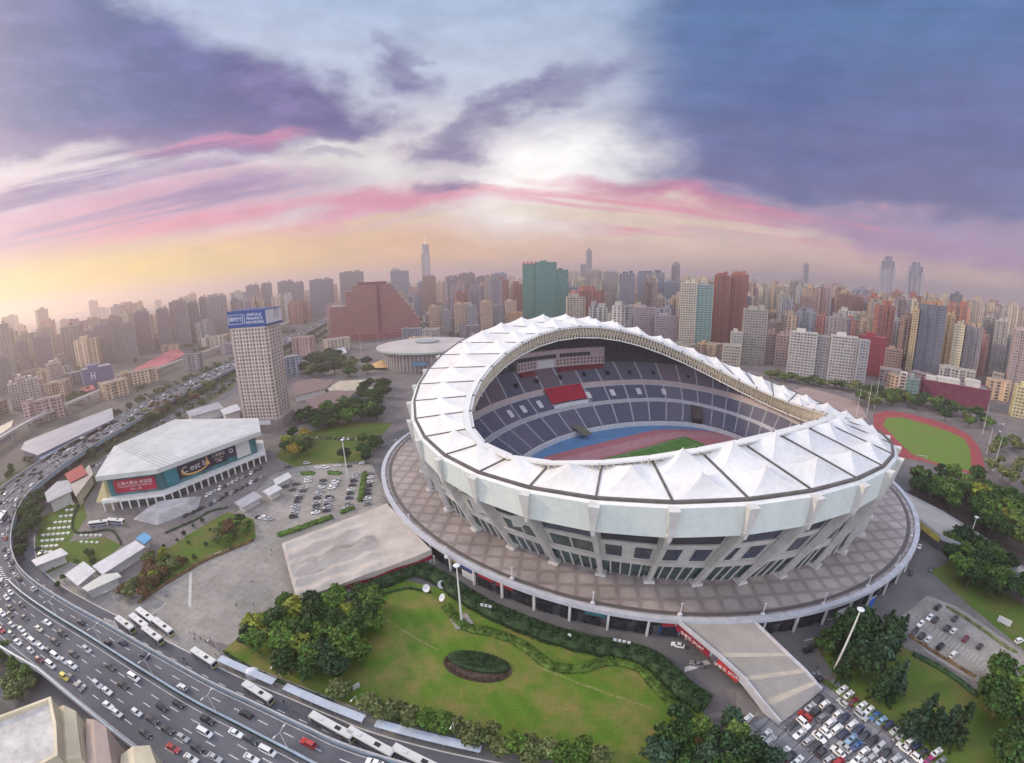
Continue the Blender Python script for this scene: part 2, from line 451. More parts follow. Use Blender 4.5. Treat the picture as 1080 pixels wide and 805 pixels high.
# roof panels with one or two tent peaks
for k in range(NB):
    k2 = (k + 1) % NB
    A, B, D, E_ = OUT[k], OUT[k2], INN[k2], INN[k]         # outer a,b ; inner d,e
    up = Vector((0, 0, 1))
    depth = ((A + B) / 2 - (D + E_) / 2).length
    def bil(s, t):   # s along rim 0..1, t outer->inner
        return lerp(lerp(A, B, s), lerp(E_, D, s), t)
    mb = MB()
    two = 14 <= k <= 25 or depth > 62
    cells = ((.0, .52), (.52, 1.0)) if two else ((.0, 1.0),)
    for (t0, t1) in cells:
        per = []
        nS = 7
        for i in range(nS): per.append((i / nS, t0))
        for i in range(nS): per.append((1, lerp(t0, t1, i / nS)))
        for i in range(nS): per.append((1 - i / nS, t1))
        for i in range(nS): per.append((0, lerp(t1, t0, i / nS)))
        tc_ = (t0 + t1) / 2 if two else .46
        hgt = (3.4 if 17 <= k <= 26 else 4.6 if depth < 62 else 5.4) if two else 4.8
        rings = []
        for j, r in enumerate((1.0, .93, .82, .66, .5, .34, .2, .09, .03)):
            ring = []
            for (s_, t_) in per:
                p = bil(lerp(.5, s_, r), lerp(tc_, t_, r))
                # sag between the corners and a steep cone at the mast
                q = max(abs((s_ - .5) * 2), abs((t_ - tc_) / (t1 - t0) * 2))
                cz = hgt * (.45 * (1 - r) ** 1.3 + .55 * (1 - r) ** 2.8)
                sagk = (1 - min(1, abs(abs(s_ - .5) * 2 - 1) + 0)) * 0
                ring.append(p + up * (cz + .4))
            rings.append(ring)
        mb.loft(rings, 0, True, False)
        b = len(mb.v); n = len(per)
        mb.v.append(tuple(bil(.5, tc_) + up * (hgt + .75)))
        for i in range(n): mb.f.append((b - n + i, b - n + (i + 1) % n, b)); mb.m.append(0)
    spart(mb, 'roof_panel', MEM)
    # rib gutter between this panel and the last one
    mb = MB(); a, e = OUT[k], INN[k]
    mb.bar(a + up * .25, e + up * .25, .6, 1.1)
    spart(mb, 'roof_rib', RIBM)
# edge gutter all round, ledge, fascia panels, fins, columns
mb = MB()
for k in range(NB):
    mb.bar(OUT[k] + Vector((0, 0, .3)), OUT[(k + 1) % NB] + Vector((0, 0, .3)), 1.0, 1.2)
spart(mb, 'edge_gutter', RIBM)
CEN = Vector((DC.x, DC.y, 0))
OV = []      # outward unit vectors at each rib
for k in range(NB):
    o = OUT[k] - Vector((VO[0], VO[1], OUT[k].z)); OV.append(o.normalized())
FT = [OUT[k] + OV[k] * 2.0 + Vector((0, 0, -.5)) for k in range(NB)]          # fascia top
FH = [9.6 + .05 * (OUT[k].z - 45) for k in range(NB)]
FB = [OUT[k] + OV[k] * 1.2 + Vector((0, 0, -FH[k] - .5)) for k in range(NB)]      # fascia foot
BASE = []
for k in range(NB):
    d = (OUT[k] - CEN); ang = math.atan2(d.y, d.x) - DTH
    ph = math.atan2(math.sin(ang) / DB, math.cos(ang) / DA)
    BASE.append(deck_pt(ph, .835))
for k in range(NB):
    k2 = (k + 1) % NB
    mb = MB()
    mb.loft([[OUT[k] + OV[k] * .6, OUT[k2] + OV[k2] * .6], [FT[k] + OV[k] * -.3, FT[k2] + OV[k2] * -.3]], 0, False)
    spart(mb, 'roof_ledge', STEEL_W)
    mb = MB()
    t = (OUT[k2] - OUT[k]).normalized()
    a, b, c, d = FT[k] + t * .9, FT[k2] - t * .9, FB[k2] - t * .9, FB[k] + t * .9
    mb.loft([[a, b], [d, c]], 0, False, flip=True)
    mb.loft([[d, c], [d - OV[k] * 1.0, c - OV[k2] * 1.0], [a - OV[k] * 1.0, b - OV[k2] * 1.0], [a, b]], 0, False, flip=True)
    spart(mb, 'fascia_panel', FASC)
    # fin: wedge that widens upwards and sticks out of the panels
    mb = MB(); tt = Vector((-OV[k].y, OV[k].x, 0)); o = OV[k]; z = Vector((0, 0, 1))
    prof = [OUT[k] + o * .8 - z * .3, FT[k] + o * 2.3 + z * .2, FB[k] + o * .9 - z * 1.0, FB[k] - o * 2.0 - z * 1.0, OUT[k] - z * 6]
    wd = [3.0, 3.4, .9, .9, 1.6]
    mb.loft([[p - tt * w / 2 for p, w in zip(prof, wd)], [p + tt * w / 2 for p, w in zip(prof, wd)]], 0, True, True, flip=True)
    fin = spart(mb, 'column', [FINM])
    # leaning leg down to the deck
    mb = MB(); top0 = FB[k] - o * .6 + z * 1.5; bot = BASE[k] + o * .3
    w0, w1 = 1.1, 1.6
    rg = []
    for p, wa, da in ((bot, .8, 1.8), (lerp(bot, top0, .5), .8, 2.8), (top0, .9, 4.4)):
        rg.append([p - tt * wa - o * da / 2, p + tt * wa - o * da / 2, p + tt * wa + o * da / 2, p - tt * wa + o * da / 2])
    mb.loft(rg, 0, True, True)
    mb.loft([[bot + tt * sx * 2.0 + o * sy * 2.2 + z * zz for sx, sy in ((-1, -1), (1, -1), (1, 1), (-1, 1))] for zz in (0.02, 1.1)], 0, True, True)
    spart(mb, 'leg', COLM, parent=fin)
# facade: glazed base, beams, leaning upper wall
def fac(k, t, z):
    b = BASE[k]; r = FB[k]; p = lerp(b - OV[k] * 1.5, r - OV[k] * 3.5, t); return Vector((p.x, p.y, z))
def fz(k, t): return lerp(DZ, FB[k].z + 2, t)
for k in range(NB):
    k2 = (k + 1) % NB
    def strip(name, t0, t1, m, s0=0.0, s1=1.0, out=0.0, parent=None):
        mb = MB()
        def q(s_, t_): return lerp(fac(k, t_, fz(k, t_)), fac(k2, t_, fz(k2, t_)), s_) + lerp(OV[k], OV[k2], s_) * out
        mb.loft([[q(s0, t1), q(s1, t1)], [q(s0, t0), q(s1, t0)]], 0, False, flip=True)
        if out > .2:
            mb.loft([[q(s0, t0), q(s1, t0)], [q(s0, t0) - OV[k] * out, q(s1, t0) - OV[k2] * out]], 0, False, flip=True)
            mb.loft([[q(s0, t1) - OV[k] * out, q(s1, t1) - OV[k2] * out], [q(s0, t1), q(s1, t1)]], 0, False, flip=True)
        return spart(mb, name, m, parent=parent)
    w = strip('facade_wall', .29, 1.0, WHITEC)
    strip('glazing', 0.0, .30, GLASS)
    strip('concrete_beam', .29, .37, WHITEC, 0, 1, .9)
    strip('concrete_beam', .62, .69, WHITEC, 0, 1, .7)
    strip('window', .40, .62, GLASS if k < 13 else NAVY, .12, .48 if k < 13 else .40, .28, w)
    strip('window', .40, .62, GLASS if k < 13 else NAVY, .52 if k < 13 else .62, .90, .28, w)
    strip('window', .70, .97, DARKV if k % 3 else NAVY, .06, .94, .26, w)
    mb = MB()
    for s_ in (.2, .4, .6, .8):
        a = lerp(fac(k, 0, DZ), fac(k2, 0, DZ), s_) + OV[k] * .5; b = lerp(fac(k, .3, fz(k, .3)), fac(k2, .3, fz(k2, .3)), s_) + OV[k] * .4
        mb.bar(a, b, .5, .5)
    spart(mb, 'mullion', WHITEC)
# inner ring truss (pale box beam with lattice sides)
RH = 7.6
def inr(k, out, dz): 
    o = (INN[k % NB] - Vector((VI[0], VI[1], INN[k % NB].z))).normalized(); return INN[k % NB] + o * out + Vector((0, 0, dz))
mb = MB(); ml = MB()
for k in range(NB):
    k2 = (k + 1) % NB
    mb.bar(inr(k, 2.6, .5), inr(k2, 2.6, .5), 2.6, .6); mb.bar(inr(k, .3, -.2), inr(k2, .3, -.2), .7, .7)
    mb.bar(inr(k, 1.6, -RH), inr(k2, 1.6, -RH), .7, .7)
    N_ = 7
    for i in range(N_):
        a = lerp(inr(k, .3, -.2), inr(k2, .3, -.2), i / N_); a2 = lerp(inr(k, .3, -.2), inr(k2, .3, -.2), (i + 1) / N_)
        b = lerp(inr(k, 1.6, -RH), inr(k2, 1.6, -RH), (i + .5) / N_)
        c = lerp(inr(k, 3.4, .3), inr(k2, 3.4, .3), i / N_); c2 = lerp(inr(k, 3.4, .3), inr(k2, 3.4, .3), (i + 1) / N_)
        for p, q in ((a, b), (b, a2), (c, b), (b, c2), (a, c), (a, c2)): ml.bar(p, q, .5, .5)
rb = spart(mb, 'ring_beam', STEEL_W)
spart(ml, 'lattice', LATT, parent=rb)
# underside trusses of the cantilever roof (seen through the opening)
for k in range(NB):
    mb = MB(); a, e = OUT[k], INN[k]
    lo0 = a + Vector((0, 0, -9)); n = 9
    mb.bar(lo0, e + Vector((0, 0, -RH)), .5, .5)
    for i in range(n):
        p = lerp(a, e, i / n); q = lerp(lo0, e + Vector((0, 0, -RH)), (i + .5) / n); p2 = lerp(a, e, (i + 1) / n)
        mb.bar(p, q, .3, .3); mb.bar(q, p2, .3, .3)
    spart(mb, 'roof_truss', LATT)

# ---- bowl
BC = Vector((83.83, 214.59)); BPSI = 2.164
def bowl(ph, a, b, z, dx=0.0, dy=0.0):
    x, y = a * math.cos(ph), b * math.sin(ph); c, s = math.cos(BPSI), math.sin(BPSI)
    qx, qy = BC.x + c * x - s * y - VO[0], BC.y + s * x + c * y - VO[1]
    # stay inside the outer wall of the roof
    c, s = math.cos(VO[4]), math.sin(VO[4])
    f = math.hypot((c * qx + s * qy) / VO[2], (c * qy - s * qx) / VO[3])
    lim = .945 - .10 * max(0, min(1, (46 - z) / 38))
    if f > lim - .1:
        k = lim - .1 * math.exp(-(f - lim + .1) / .1)
        qx *= k / f; qy *= k / f
    return Vector((VO[0] + qx, VO[1] + qy, z))
NSEG = 144
PH = [i / NSEG * 2 * PI for i in range(NSEG)]
def seat_mat(name, c1, c2, c3):
    m = bpy.data.materials.new(name); m.use_nodes = True; nt = m.node_tree; b = nt.nodes['Principled BSDF']
    b.inputs['Roughness'].default_value = .6
    t = nt.nodes.new('ShaderNodeUVMap'); 
    sp = nt.nodes.new('ShaderNodeSeparateXYZ'); nt.links.new(t.outputs[0], sp.inputs[0])
    fl = nt.nodes.new('ShaderNodeMath'); fl.operation = 'FLOOR'; nt.links.new(sp.outputs[0], fl.inputs[0])
    w = nt.nodes.new('ShaderNodeTexWhiteNoise'); w.noise_dimensions = '1D'; nt.links.new(fl.outputs[0], w.inputs['W'])
    mx = nt.nodes.new('ShaderNodeMix'); mx.data_type = 'RGBA'; mx.inputs[6].default_value = (*c1, 1); mx.inputs[7].default_value = (*c2, 1)
    nt.links.new(w.outputs[0], mx.inputs[0])
    n = nt.nodes.new('ShaderNodeTexNoise'); n.inputs['Scale'].default_value = 1.4; n.inputs['Detail'].default_value = 6
    tc2 = nt.nodes.new('ShaderNodeTexCoord'); nt.links.new(tc2.outputs['Object'], n.inputs['Vector'])
    m2 = nt.nodes.new('ShaderNodeMix'); m2.data_type = 'RGBA'; m2.blend_type = 'MULTIPLY'; m2.inputs[0].default_value = .6
    nt.links.new(mx.outputs[2], m2.inputs[6]); nt.links.new(n.outputs['Fac'], m2.inputs[7])
    # aisles between the blocks
    fr = nt.nodes.new('ShaderNodeMath'); fr.operation = 'FRACT'; nt.links.new(sp.outputs[0], fr.inputs[0])
    lt = nt.nodes.new('ShaderNodeMath'); lt.operation = 'LESS_THAN'; lt.inputs[1].default_value = .075; nt.links.new(fr.outputs[0], lt.inputs[0])
    m3 = nt.nodes.new('ShaderNodeMix'); m3.data_type = 'RGBA'; m3.inputs[7].default_value = (*c3, 1)
    nt.links.new(lt.outputs[0], m3.inputs[0]); nt.links.new(m2.outputs[2], m3.inputs[6])
    nt.links.new(m3.outputs[2], b.inputs['Base Color'])
    return m
SEATS = seat_mat('slate_blue_seats', (.12, .14, .235), (.185, .18, .27), (.38, .39, .44))
SEATS_UP = seat_mat('grey_purple_seats', (.12, .15, .235), (.22, .165, .225), (.38, .38, .42))
SEATS_DK = seat_mat('dark_slate_seats', (.085, .10, .16), (.11, .12, .19), (.24, .25, .30))
RED = mat('red_seats', (.38, .02, .05), .6, var=.2, scale=.5)
WSEAT = mat('white_seats', (.62, .62, .66), .6, var=.08, scale=.6)
RAIL = mat('pale_grey_parapet', (.46, .47, .52), .6, var=.12, scale=.3)
PINKW = mat('pale_pink_wall', (.50, .41, .42), .7, var=.08, scale=.3)
def tier(name, e0, z0, e1, z1, rows, m, ph0=0.0, ph1=2 * PI, blocks=40, lift=0.0, zf=None, n=None):
    """stepped seating between two ovals; e = (perp semi-axis, along semi-axis)"""
    n = n or max(4, int(NSEG * (ph1 - ph0) / (2 * PI))); closed = abs(ph1 - ph0 - 2 * PI) < 1e-6
    phs = [ph0 + (ph1 - ph0) * i / n for i in range(n + 1)]
    mb = MB(); rings = []; us = []
    for r in range(rows):
        for q in (0, 1):
            t = r / rows if q == 0 else (r + .9) / rows
            zz = (r + 1) / rows
            ring = []
            for p in phs:
                zt = z1 if zf is None else zf(p, z1)
                ring.append(bowl(p, lerp(e0[0], e1[0], t), lerp(e0[1], e1[1], t), lerp(z0, zt, zz if q else zz) + lift))
            rings.append(ring)
    mb.loft(rings, 0, False)
    o = spart(mb, name, m)
    l = o.data.uv_layers.new(name='UVMap'); nv = n + 1
    uvs = []
    for poly in o.data.polygons:
        i0 = min(v % nv for v in poly.vertices)
        for v in poly.vertices: uvs += [(phs[v % nv]) / (2 * PI) * blocks, v // nv * .1]
    l.data.foreach_set('uv', uvs)
    return o
PZ = 6.5
EW = (75, 93)
E1, Z1 = (92, 112), 20.0
E2, Z2 = (106, 122), 30.5
E3, Z3 = (122, 124), 47.0
def roof_limit(p, z):
    # the top of the upper stand dips with the saddle of the roof
    o = bowl(p, 122, 124, 0); best = min(range(NB), key=lambda k: (OUT[k].x - o.x) ** 2 + (OUT[k].y - o.y) ** 2)
    return min(z, OUT[best].z - 7.0)
tier('lower_stand', (EW[0] + 1.5, EW[1] + 1.5), PZ + 3, E1, Z1, 16, SEATS, blocks=44)
tier('middle_stand', (E1[0] + 2.5, E1[1] + 2.5), Z1 + 1.5, E2, Z2, 12, SEATS, blocks=44)
tier('upper_stand', (E2[0] + 1.5, E2[1] + 1.0), Z2 + 2.5, E3, Z3, 20, SEATS_UP, blocks=44, zf=roof_limit)
def ring_wall(name, e, z0, z1, th, m):
    mb = MB(); i = [bowl(p, e[0], e[1], z0) for p in PH]; i1 = [bowl(p, e[0], e[1], z1) for p in PH]
    o1 = [bowl(p, e[0] + th, e[1] + th, z1) for p in PH]; o0 = [bowl(p, e[0] + th, e[1] + th, z0) for p in PH]
    mb.loft([i, i1, o1, o0], 0, True)
    return spart(mb, name, m)
ring_wall('track_wall', EW, PZ, PZ + 3.2, 1.6, mat('pale_wall', (.55, .55, .58), .6, var=.1, scale=.4))
ring_wall('parapet', (E1[0] - .2, E1[1] - .2), Z1 - .6, Z1 + 1.3, .5, RAIL)
ring_wall('parapet', (E1[0] + 1.9, E1[1] + 1.9), Z1 - .5, Z1 + 2.3, .5, RAIL)
ring_wall('walkway', (E1[0], E1[1]), Z1 - 1, Z1 + .1, 3.0, DARKV)
ring_wall('parapet', (E2[0] - .5, E2[1] - .5), Z2 - .8, Z2 + .9, .5, RAIL)
ring_wall('gallery_front', (E2[0] + .9, E2[1] + .5), Z2 - .6, Z2 + 3.9, .5, PINKW)
ring_wall('walkway', (E2[0] - .2, E2[1] - .2), Z2 - 1, Z2 + .1, 1.2, DARKV)
# dark back wall behind the top rows up to the roof
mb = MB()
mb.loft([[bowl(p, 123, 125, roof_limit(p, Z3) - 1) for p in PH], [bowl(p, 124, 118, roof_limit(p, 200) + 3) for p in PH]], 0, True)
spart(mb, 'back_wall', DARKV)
# white and red blocks on the middle stand; places as seen across the bowl
def ph_at(px, py, z):
    p = G(px, py, z); d = Vector((p.x, p.y)) - BC; c, s = math.cos(BPSI), math.sin(BPSI)
    return math.atan2((-s * d.x + c * d.y) / 122, (c * d.x + s * d.y) / 106)
for px in (527, 551, 575, 623, 648.5, 674, 698.5):
    pm = ph_at(px, 436 - (px - 527) * .12 if px < 600 else 421 - (px - 623) * .035, 25)
    tier('white_seat_block', (E1[0] + 4.5, E1[1] + 4.5), Z1 + 4.0, lerp(Vector(E1), Vector(E2), .72), Z1 + 8.2, 8, WSEAT, pm - .017, pm + .017, 1, .25, n=4)
pm0, pm1 = ph_at(614, 414, 28), ph_at(575, 420, 28)
pm0, pm1 = min(pm0, pm1), max(pm0, pm1)
tier('red_seat_block', (E1[0] + 4.5, E1[1] + 4.5), Z1 + 4.4, (E2[0] + .6, E2[1] + .6), Z2 + 3.6, 12, RED, pm0, pm1, 1, .3, n=8)
mb = MB()
mb.loft([[bowl(pm0 + (pm1 - pm0) * i / 8, E1[0] + 2.6, E1[1] + 2.6, z) for i in range(9)] for z in (Z1 + 1.2, Z1 + 4.4)] + [[bowl(pm0 + (pm1 - pm0) * i / 8, E1[0] + 4.4, E1[1] + 4.4, Z1 + 4.4) for i in range(9)]], 0, False)
spart(mb, 'white_parapet', WSEAT)
# ================================================================== pitch, track, deck
def flat_ring(name, ring_out, ring_in, z, m, parent=None, kind='structure'):
    mb = MB(); mb.loft([[Vector((p.x, p.y, z)) for p in ring_out], [Vector((p.x, p.y, z)) for p in ring_in]], 0, True)
    o = mb.build(name, m, parent); 
    if parent is None: prop(o, kind=kind)
    return o
PDIR = R(26.5)
PC = Vector((85.4, 214.5))
def loc_p(a, b, z):
    c, s = math.cos(PDIR), math.sin(PDIR); return Vector((PC.x + c * a - s * b, PC.y + s * a + c * b, z))
BLUE = mat('blue_track_apron', (.085, .20, .38), .7, var=.12, scale=.15)
TRACK = mat('pink_red_running_track', (.36, .13, .155), .75, var=.10, scale=.2)
TURF = bpy.data.materials.new('mown_turf'); TURF.use_nodes = True
def turf_nodes(m, c1, c2, c3, direction, period):
    nt = m.node_tree; b = nt.nodes['Principled BSDF']; b.inputs['Roughness'].default_value = .9; b.inputs['Specular IOR Level'].default_value = .1
    t = nt.nodes.new('ShaderNodeTexCoord'); mp = nt.nodes.new('ShaderNodeMapping'); mp.inputs['Rotation'].default_value = (0, 0, -direction)
    nt.links.new(t.outputs['Object'], mp.inputs[0])
    w = nt.nodes.new('ShaderNodeTexWave'); w.inputs['Scale'].default_value = .314 / period * 1.0; w.inputs['Distortion'].default_value = .25
    nt.links.new(mp.outputs[0], w.inputs[0])
    n = nt.nodes.new('ShaderNodeTexNoise'); n.inputs['Scale'].default_value = .07; n.inputs['Detail'].default_value = 9; n.inputs['Roughness'].default_value = .7
    nt.links.new(t.outputs['Object'], n.inputs[0])
    mx = nt.nodes.new('ShaderNodeMix'); mx.data_type = 'RGBA'; mx.inputs[6].default_value = (*c1, 1); mx.inputs[7].default_value = (*c2, 1); nt.links.new(w.outputs['Fac'], mx.inputs[0])
    mr = nt.nodes.new('ShaderNodeMapRange'); mr.inputs[1].default_value = .44; mr.inputs[2].default_value = .62; nt.links.new(n.outputs['Fac'], mr.inputs[0])
    m2 = nt.nodes.new('ShaderNodeMix'); m2.data_type = 'RGBA'; m2.inputs[7].default_value = (*c3, 1); nt.links.new(mr.outputs[0], m2.inputs[0]); nt.links.new(mx.outputs[2], m2.inputs[6])
    n2 = nt.nodes.new('ShaderNodeTexNoise'); n2.inputs['Scale'].default_value = 1.6; n2.inputs['Detail'].default_value = 5; nt.links.new(t.outputs['Object'], n2.inputs[0])
    m3 = nt.nodes.new('ShaderNodeMix'); m3.data_type = 'RGBA'; m3.blend_type = 'MULTIPLY'; m3.inputs[0].default_value = .55
    nt.links.new(m2.outputs[2], m3.inputs[6]); nt.links.new(n2.outputs['Fac'], m3.inputs[7])
    nt.links.new(m3.outputs[2], b.inputs['Base Color'])
turf_nodes(TURF, (.07, .20, .045), (.10, .26, .05), (.13, .21, .055), PDIR, 9)
sheet('track_apron', [bowl(p, EW[0] + .5, EW[1] + .5, PZ) for p in PH], PZ, BLUE)
def stadium_oval(hl, hw, r, z, n=24):
    """two straights of half length hl joined by half circles"""
    out = []
    for i in range(n + 1): a = -PI / 2 + PI * i / n; out.append(loc_p(hl + r * math.cos(a), r * math.sin(a), z))
    for i in range(n + 1): a = PI / 2 + PI * i / n; out.append(loc_p(-hl + r * math.cos(a), r * math.sin(a), z))
    return out
sheet('running_track', stadium_oval(33, 0, 57.5, PZ + .004), PZ + .004, TRACK)
sheet('pitch', [loc_p(a, b, 0) for a, b in ((-57, -36), (57, -36), (57, 36), (-57, 36))], PZ + .012, TURF)
LINE = mat('white_line_paint', (.72, .72, .72), .6, var=.1)
mb = MB()
for r in [49.0 - 1.22 * i for i in range(0, 9)]:
    a = stadium_oval(38, 0, r, PZ + .02); b = stadium_oval(38, 0, r - .12, PZ + .02)
    mb.loft([a, b], 0, True)
prop(mb.build('lane_lines', LINE), kind='structure')
mb = MB()
for (a0, b0, a1, b1) in ((-52, -34, 52, -34), (52, -34, 52, 34), (52, 34, -52, 34), (-52, 34, -52, -34), (0, -34, 0, 34), (36, -20, 36, 20), (36, 20, 52, 20), (36, -20, 52, -20), (-36, -20, -36, 20), (-36, 20, -52, 20), (-36, -20, -52, -20)):
    mb.bar(loc_p(a0, b0, PZ + .02), loc_p(a1, b1, PZ + .02), .14, .012)
prop(mb.build('pitch_lines', LINE), kind='structure')
# goals, dugout tent, tunnel gate
def goal(a, ang, label):
    root = empty('football_goal', loc_p(a, 0, PZ), PDIR + ang, label, 'goal', 'goals on the stadium pitch')
    mb = MB(); mb.tube([(0, -3.7, 0), (0, -3.7, 2.44), (0, 3.7, 2.44), (0, 3.7, 0)], .09, 6); mb.tube([(0, -3.7, 2.4), (-1.8, -3.7, 0)], .05, 5); mb.tube([(0, 3.7, 2.4), (-1.8, 3.7, 0)], .05, 5)
    mb.build('frame', LINE, root)
    return root
goal(51.9, 0, 'white football goal at the visible right end of the stadium pitch')
# pylon-white tunnel gate in the bend, dark
pm = ph_at(735, 440, 12)
mb = MB(); q = [bowl(pm + d, EW[0] + 1.0, EW[1] + 1.0, PZ + .1) for d in (-.055, .055)]; q2 = [bowl(pm + d, E1[0] + 4, E1[1] + 4, PZ + .1) for d in (-.05, .05)]
def raised(P, h): return [p + Vector((0, 0, h)) for p in P]
mb.loft([[q[0], q[0] + Vector((0, 0, 7.5)), q2[0] + Vector((0, 0, 14.2)), q2[0]], [q[1], q[1] + Vector((0, 0, 7.5)), q2[1] + Vector((0, 0, 14.2)), q2[1]]], 0, True, True)
tg = spart(mb, 'tunnel_gate', mat('brown_grey_gate', (.07, .055, .055), .8, var=.2))
mb = MB()
inw = (Vector((BC.x, BC.y, 0)) - q[0]).normalized() * .25; inw.z = 0
for s0, s1, h0, h1 in ((.08, .34, .6, 6.2), (.38, .62, .6, 6.2), (.66, .92, .6, 6.2)):
    a, b = lerp(q[0], q[1], s0) + inw, lerp(q[0], q[1], s1) + inw
    mb.loft([[a + Vector((0, 0, h0)), b + Vector((0, 0, h0))], [a + Vector((0, 0, h1)), b + Vector((0, 0, h1))]], 0, False)
spart(mb, 'gate_opening', mat('black_opening', (.012, .012, .015), .9), parent=tg)
# white-walled box building at the back of the main stand
pa, pb = ph_at(535, 391, Z3), ph_at(643, 381, Z3)
pa, pb = min(pa, pb), max(pa, pb)
mb = MB(); n = 16
prf = []
bz0, bz1 = Z3 - 1.0, Z3 + 12.5
fr = lambda p, k_, z: bowl(p, E3[0] + k_, E3[1] + k_ + 2, z)
pp = [pa + (pb - pa) * i / n for i in range(n + 1)]
mb.loft([[fr(p, -2.5, bz0) for p in pp], [fr(p, -2.5, bz1) for p in pp], [fr(p, 6, bz1 + .5) for p in pp], [fr(p, 6, bz0) for p in pp]], 0, False)
for p in (pp[0], pp[-1]):
    b = len(mb.v); mb.v += [tuple(fr(p, -2.5, bz0)), tuple(fr(p, -2.5, bz1)), tuple(fr(p, 6, bz1)), tuple(fr(p, 6, bz0))]; mb.f.append((b, b + 1, b + 2, b + 3)); mb.m.append(0)
boxb = spart(mb, 'box_suite', PINKW, label='pale pink box suite wall with window rows above the main stand')
for row, (h0, h1) in enumerate(((1.6, 3.2), (4.2, 5.8), (7.2, 10.2))):
    for i in range(26):
        t0 = (i + .25) / 26; t1 = (i + .75) / 26
        if row == 2: t0, t1 = (i + .02) / 26, (i + .98) / 26
        if row == 2 and (i < 4 or i in (13,)): continue
        if row < 2 and 14 <= i < 20: continue
        mb = MB(); a, b = pa + (pb - pa) * t0, pa + (pb - pa) * t1
        mb.loft([[fr(p, -2.6, bz0 + h0) for p in (a, b)], [fr(p, -2.6, bz0 + h1) for p in (a, b)]], 0, False)
        spart(mb, 'window', DARKV if row == 2 else mat('plum_glass', (.12, .06, .085), .3), parent=boxb)
mb = MB(); a, b = pa + (pb - pa) * .56, pa + (pb - pa) * .76
mb.loft([[fr(p, -3.0, bz0 + .6) for p in (a, b)], [fr(p, -3.0, bz0 + 6.4) for p in (a, b)]], 0, False)
spart(mb, 'sign_board', WSEAT, parent=boxb)
mb = MB()
for t0, t1 in ((.02, .54), (.80, .99)):
    a, b = pa + (pb - pa) * t0, pa + (pb - pa) * t1
    mb.loft([[fr(lerp(a, b, i / 8), kk, zz) for i in range(9)] for kk, zz in ((-2.8, bz0 - .2), (-6.6, bz0 - 2.2), (-6.9, bz0 - 2.2), (-6.9, bz0 - 3.0))], 0, False)
spart(mb, 'red_terrace', mat('maroon_seats', (.20, .035, .05), .6, var=.2, scale=.5))
# vomitory mouths in the upper stand
for px, py in ((533, 410), (559, 405), (585, 400), (611, 396), (638, 394), (664, 394), (691, 395), (722, 417), (752, 420), (779, 427), (803, 433)):
    pm = ph_at(px, py, 36); mb = MB()
    a = [bowl(pm + d, E2[0] + 5.2, E2[1] + 1.8, Z2 + 7.6) for d in (-.010, .010)]
    mb.loft([[a[0], a[1]], [a[0] + Vector((0, 0, 2.6)), a[1] + Vector((0, 0, 2.6))], ], 0, False)
    b2 = [bowl(pm + d, E2[0] + 8.2, E2[1] + 2.2, Z2 + 10.4) for d in (-.010, .010)]
    mb.loft([[a[0] + Vector((0, 0, 2.6)), a[1] + Vector((0, 0, 2.6))], [b2[0], b2[1]]], 0, False)
    spart(mb, 'vomitory', mat('black_opening', (.012, .012, .015), .9))
# dugout shelter by the main stand
pm = ph_at(612, 452, 12); mb = MB()
p0 = bowl(pm, EW[0] + 8, EW[1] + 8, PZ + 6.2); p1 = bowl(pm, EW[0] - 9, EW[1] - 9, PZ + 3.4)
mb.bar(p0, p1, 7, .5); spart(mb, 'players_canopy', mat('olive_canopy', (.13, .13, .10), .7, var=.2))
for dd in (-.06, .075):
    pass

